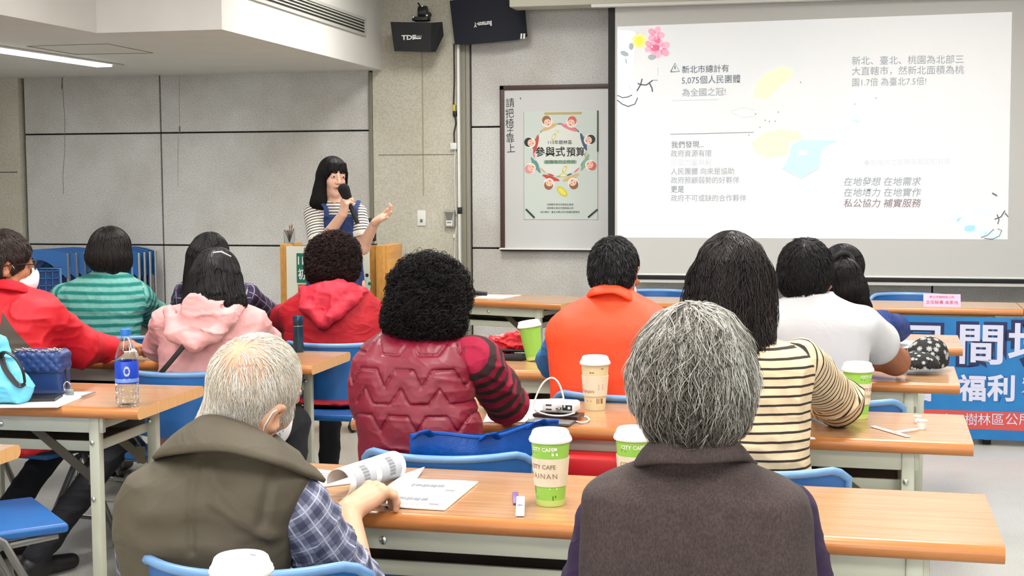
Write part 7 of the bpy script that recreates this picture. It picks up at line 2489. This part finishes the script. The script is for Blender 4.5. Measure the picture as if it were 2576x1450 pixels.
np_obj('body', V, F, plain('red_nylon', (206, 16, 34), 0.4), pr_)
S = SDF(); S.box((0, 0.055, 0.020), (0.15, 0.055, 0.012), 0.005)
V, F = surfnet(S, 0.004); F = fixflip(S, V, F); np_obj('base', V, F, MAT['black'], pr_)

# ---- black cap with white flowers
cq = atz(2308, 940, TZ)
cp = thing('cap', 'black cap printed with white flowers on the third row table', 'cap', tuple(cq), R(-25))
S = SDF(); S.ell((0, 0.10, 0.045), (0.077, 0.088, 0.080)); S.box((0, 0.1, -0.06), (0.4, 0.4, 0.15), 0.001, None, 's', 0.01)
S.disp = lambda Q: 0.003*vnoise(Q, 18, 5)
mcap = plain('black_cap_cloth', (22, 22, 24), 0.8, 0.2, 60, 0.3, 300)
V, F = surfnet(S, 0.006); F = fixflip(S, V, F); 
Sb_ = SDF()
Sb_.ell((0, 0.0, 0.030), (0.078, 0.075, 0.052)); Sb_.ell((0, 0.0, 0.024), (0.076, 0.073, 0.052), None, 's', 0.002); Sb_.box((0, 0.08, 0.0), (0.3, 0.11, 0.4), 0.001, None, 's', 0.003); Sb_.box((0, 0, -0.051), (0.4, 0.4, 0.11), 0.001, None, 's', 0.002)
V2, F2 = surfnet(Sb_, 0.0035); F2 = fixflip(Sb_, V2, F2); 
def flowers(name, S_, V, F, n, seed, big=1.0, zmin=0.02):
    sd = surf_seeds(V, F, n, seed, lambda C: ((C[:, 2] > zmin)).astype(float))
    keep = []
    for s_ in sd:
        if all(np.linalg.norm(s_-k) > 0.017*big for k in keep): keep.append(s_)
    b = MB(); rs = random.Random(seed)
    b.add(V.tolist(), F.tolist(), mcap)
    for s_ in keep:
        g = grad(S_, s_[None])[0]; u = nrm(np.cross(g, [0.2, 0.3, 1])); v = np.cross(g, u)
        rr = 0.0125*big*rs.uniform(0.6, 1.1); a0 = rs.random()*6
        for k in range(7):
            a = a0+k*0.8976; d = u*math.cos(a)+v*math.sin(a); e = np.cross(g, d)
            o_ = g*0.0012
            ring = [s_+o_+d*rr*(0.62+0.36*math.cos(q))+e*rr*0.22*math.sin(q) for q in [i*0.785 for i in range(8)]]
            inn = [s_+o_+d*rr*(0.62+0.25*math.cos(q))+e*rr*0.13*math.sin(q) for q in [i*0.785 for i in range(8)]]
            b.add(ring+inn, [(i, (i+1) % 8, 8+(i+1) % 8, 8+i) for i in range(8)], MAT['white'])
        b.add([s_+g*0.0016+(u*math.cos(q)+v*math.sin(q))*rr*0.2 for q in [i*1.047 for i in range(6)]], [tuple(range(6))], MAT['white'])
    return obj(name, b, cp, smooth=60)
crown = flowers('crown', S, V, F, 160, 3, 0.95)
flowers('brim', Sb_, V2, F2, 90, 4, 0.6, 0.0)
b = MB(); b.lathe([(0, 0.1275), (0.007, 0.126), (0.008, 0.123)], mcap, 10, Matrix.Translation((0, 0.10, 0))); obj('top_button', b, crown)
sheet('paper_sheets', 'white paper at the right end of the fourth row table', 'papers', [(2255, 876), (2310, 878), (2312, 860), (2262, 856)], MAT['paper'])

# ---- second row: paper, pad, phone, power bank, cables, pen
sheet('paper_sheets', 'white papers under the forearm of the person in the maroon vest', 'papers', [(1215, 1064), (1330, 1064), (1420, 1004), (1240, 1010)], MAT['paper'], 0.0018, lines=[(1340, 1040, 1385, 1012, 0.0006, MAT['greyink'])])
sheet('pad', 'grey slate pad at the near edge beside the papers', 'pad', [(1322, 1066), (1432, 1073), (1448, 1062), (1342, 1052)], plain('slate_grey_pad', (112, 110, 110), 0.6), 0.006, TZ+0.0018, lines=[(1330, 1060, 1342, 1057, 0.004, MAT['paper'])])
sheet('phone', 'dark phone with a brown case under the white power bank', 'phone', [(1340, 1049), (1452, 1058), (1470, 1046), (1362, 1040)], plain('dark_brown_case', (58, 30, 24), 0.35), 0.009, TZ+0.008)
hq = atz(1405, 1042, TZ+0.0172)
pb = thing('power_bank', 'white boxy power bank with ports on top of the phone', 'power bank', tuple(hq), R(-6))
b = MB(); b.box((0, 0.03, 0.019), (0.105, 0.065, 0.036), MAT['white'], bev=0.010, seg=3); obj('body', b, pb)
b = MB()
for x, z, w, h in ((-0.030, 0.026, 0.018, 0.004), (-0.030, 0.013, 0.018, 0.004)):
    b.box((x, -0.0025, z), (w, 0.002, h), MAT['ink'])
b.box((0.028, -0.0025, 0.020), (0.030, 0.002, 0.016), MAT['ink']); b.box((0.034, -0.0035, 0.020), (0.008, 0.002, 0.008), MAT['white'])
obj('ports', b, pb)
b = MB(); b.box((0.004, -0.010, 0.018), (0.014, 0.022, 0.009), MAT['bolt'], bev=0.002); obj('plug', b, pb)
m = MB()
d1 = float(np.dot(hq-EYE, FWD))
arc = [(1348, 1034, 0.0), (1343, 1020, 0.0), (1352, 990, 0.0), (1368, 962, 0.0), (1388, 951, 0.0), (1404, 962, -0.02), (1415, 990, -0.05), (1419, 1015, -0.06), (1420, 1026, -0.06)]
loop = [tuple(atd(x, y, d1+o)) for x, y, o in arc]
low = [(1348, 1034), (1365, 1041), (1390, 1046), (1420, 1046), (1445, 1040)]
loop = [tuple(atz(x, y, TZ+0.022)) for x, y in low[::-1]]+loop
m.tube(smooth_path(loop), 0.0026, MAT['white'], n=8)
tag(obj('charging_cable', m), 'white charging cable arching above the power bank', 'cable')
m = MB()
m.tube([tuple(atz(x, y, TZ+0.004)) for x, y in ((1447, 1060), (1462, 1064), (1476, 1062), (1483, 1056), (1476, 1050), (1466, 1049))], 0.0026, MAT['white'], n=8)
tag(obj('charging_cable', m), 'short white cable end lying right of the phone', 'cable')
m = MB(); A, B = P_pen
c_ = (A+B)/2; m.tube([tuple(A-c_), tuple(A*0.3+B*0.7-c_)], 0.0042, MAT['black'], n=8); m.tube([tuple(A*0.3+B*0.7-c_), tuple(B-c_)], 0.0036, MAT['white'], n=8)
tag(obj('pen', m, loc=tuple(c_)), 'black and white pen in the hand of the maroon vested person', 'pen')
# ---- wrappers and creamer pots at the right end
def strip(label, a, b_, w=0.016):
    A, B = atz(*a, TZ+0.001), atz(*b_, TZ+0.001)
    c = (A+B)/2; d = B-A; L = np.linalg.norm(d)
    m = MB(); m.box((0, 0, 0), (L, w, 0.003), MAT['paper'], bev=0.001)
    o = obj('paper_wrapper', m, loc=(c[0], c[1], TZ+0.002)); o.rotation_euler = (0, 0, math.atan2(d[1], d[0])); return tag(o, label, 'wrapper')
strip('long white paper wrapper on the right end of the second row table', (2195, 1074), (2286, 1100))
o = strip('short white wrapper leaning towards the two creamer pots', (2252, 1092), (2308, 1084), 0.012); o.location.z += 0.004
for lab_, x, y, s_ in (('front white creamer pot on the second row table', 2318, 1080, 1.0), ('smaller white creamer pot behind the front one', 2308, 1064, 0.8)):
    q = atz(x, y, TZ); c = thing('creamer_pot', lab_, 'creamer pot', tuple(q))
    b = MB(); b.lathe([(0, 0), (0.011*s_, 0), (0.0135*s_, 0.024*s_), (0, 0.024*s_)], MAT['white'], 20); obj('pot', b, c)
    b = MB(); b.lathe([(0, 0.0265*s_), (0.016*s_, 0.0265*s_), (0.017*s_, 0.025*s_), (0.016*s_, 0.024*s_), (0, 0.024*s_)], mlid, 20); obj('lid', b, c)
sheet('paper_sheets', 'sliver of white paper under the elbow of the black striped top', 'papers', [(1990, 1106), (2052, 1106), (2048, 1102), (2000, 1098)], MAT['paper'])

# ---- shiny blue shopping bag hung on the maroon person's chair
bq = atd(1222, 1100, 3.70)
bg = thing('shopping_bag', 'shiny blue woven shopping bag hanging at the chair of the maroon vested person', 'bag', (bq[0], bq[1], 0.0), R(27))
zt_ = 0.805
mblu = plain('shiny_blue_tarpaulin', (10, 74, 156), 0.28, 0.15, 22, 0.4, 60)
def bagwall(u, v):
    x = -0.2+0.40*u; z = zt_-0.34*(1-v)+v*(0.012*math.sin(u*7+1.0)+0.016*u)
    return np.array([x, 0.010*math.sin(u*9)+0.014*math.sin(u*5+v*4)*(1-v*0.3), z])
b = MB()
grid(b, bagwall, 36, 12, mblu)
grid(b, lambda u, v: bagwall(u, v)+np.array([0, 0.012+0.035*math.sin(math.pi*u), 0.0]), 36, 12, mblu)
for e in (0, 1):
    V = [bagwall(e, v/12) for v in range(13)]+[bagwall(e, v/12)+np.array([0, 0.012, 0]) for v in range(13)]
    b.add(V, [(i, i+1, 14+i, 13+i) for i in range(12)], mblu)
V = [bagwall(i/36, 0) for i in range(37)]+[bagwall(i/36, 0)+np.array([0, 0.012+0.035*math.sin(math.pi*i/36), 0]) for i in range(37)]
b.add(V, [(i, 37+i, 38+i, i+1) for i in range(36)], mblu)
obj('body', b, bg, smooth=60)
b = MB()
b.tube([tuple(bagwall(i/36, 1)) for i in range(37)], 0.005, mblu, n=6)
obj('hem', b, bg)
for u0 in (0.02, 0.46, 0.80):
    b = MB()
    p0, p1 = bagwall(u0, 0.98), bagwall(min(1, u0+0.12), 0.98)
    b.tube([tuple(p0), tuple(p0*0.7+p1*0.3+[0, -0.012, 0.014]), tuple(p0*0.3+p1*0.7+[0, -0.012, 0.014]), tuple(p1)], 0.012, mblu, n=8, flat=0.4)
    obj('handle', b, bg)
# red case in the book tray of the second row table
q = atd(1490, 1150, 4.02)
m = MB(); m.box((0, 0, 0.035), (0.24, 0.16, 0.07), plain('red_case_cloth', (202, 22, 28), 0.5), bev=0.012); m.box((0, -0.002, 0.012), (0.242, 0.162, 0.012), MAT['black'], bev=0.003)
tag(obj('case', m, loc=(q[0], q[1]+0.12, 0.602)), 'flat red case in the tray under the second row table', 'case')

# ---- far tables
sheet('paper_sheets', 'loose white papers on the angled table beside the pillar', 'papers', [(1192, 751), (1265, 753), (1312, 744), (1225, 743)], MAT['paper'], 0.004)
q = atz(1190, 747, TZ)
mm_ = thing('microphone', 'grey covered microphone lying at the left end of the angled table', 'microphone', tuple(q), R(-15))
b = MB(); b.lathe([(0, -0.03), (0.018, -0.024), (0.024, 0), (0.018, 0.024), (0, 0.03)], plain('grey_foam', (160, 154, 144), 0.9), 20, Matrix.Translation((-0.02, 0, 0.025)) @ Matrix.Rotation(R(90), 4, 'Y')); obj('windscreen', b, mm_)
b = MB(); b.tube([(0.0, 0, 0.024), (0.09, 0.01, 0.02)], [0.016, 0.012], MAT['black'], n=12); obj('barrel', b, mm_)
q = bnp(2369, 776, -0.06); nq = atz(2369, 771, TZ)
nc = thing('name_card', 'pink folded name card with red lettering on the head table', 'name card', (nq[0], nq[1], TZ), R(-1.5))
mpkc = plain('pink_card', (246, 178, 204), 0.6); mrl_ = plain('dark_red_lettering', (134, 20, 60), 0.6)
b = MB()
w_, h_ = 0.196, 0.068
for s_ in (-1, 1):
    b.add([(-w_/2, s_*0.028, 0), (w_/2, s_*0.028, 0), (w_/2, 0, h_), (-w_/2, 0, h_), (-w_/2, s_*0.0272, 0), (w_/2, s_*0.0272, 0), (w_/2, 0, h_-0.001), (-w_/2, 0, h_-0.001)], [(0, 1, 2, 3), (7, 6, 5, 4), (0, 4, 5, 1), (1, 5, 6, 2), (0, 3, 7, 4)], mpkc)
sl_ = math.atan2(h_, 0.028)
mx = Matrix.Translation((0, -0.0285, 0)) @ Matrix.Rotation(sl_, 4, 'X')
b.text('新北市樹林區公所', 0.0165, mrl_, mx @ Matrix.Translation((0, 0.055, 0.0008)))
b.text('主任秘書 吳家兆', 0.0235, mrl_, mx @ Matrix.Translation((0, 0.024, 0.0008)))
obj('card', b, nc, smooth=0)
sheet('paper_sheets', 'white papers beside the dark plaid sleeve on the far left table', 'papers', [(680, 829), (718, 829), (716, 814), (684, 814)], MAT['paper'], 0.012, lines=[(684, 822, 712, 822, 0.0012, MAT['greyink'])])
q = atz(424, 806, TZ)
m = MB(); m.box((0, 0.04, 0.022), (0.10, 0.08, 0.044), plain('brown_snack_box', (150, 132, 104), 0.7), bev=0.004); m.box((0, 0.04, 0.0445), (0.102, 0.082, 0.004), MAT['paper'], bev=0.001)
tag(obj('snack_box', m, loc=tuple(q)), 'small brown box with a white lid beside the pink hooded jacket', 'box')
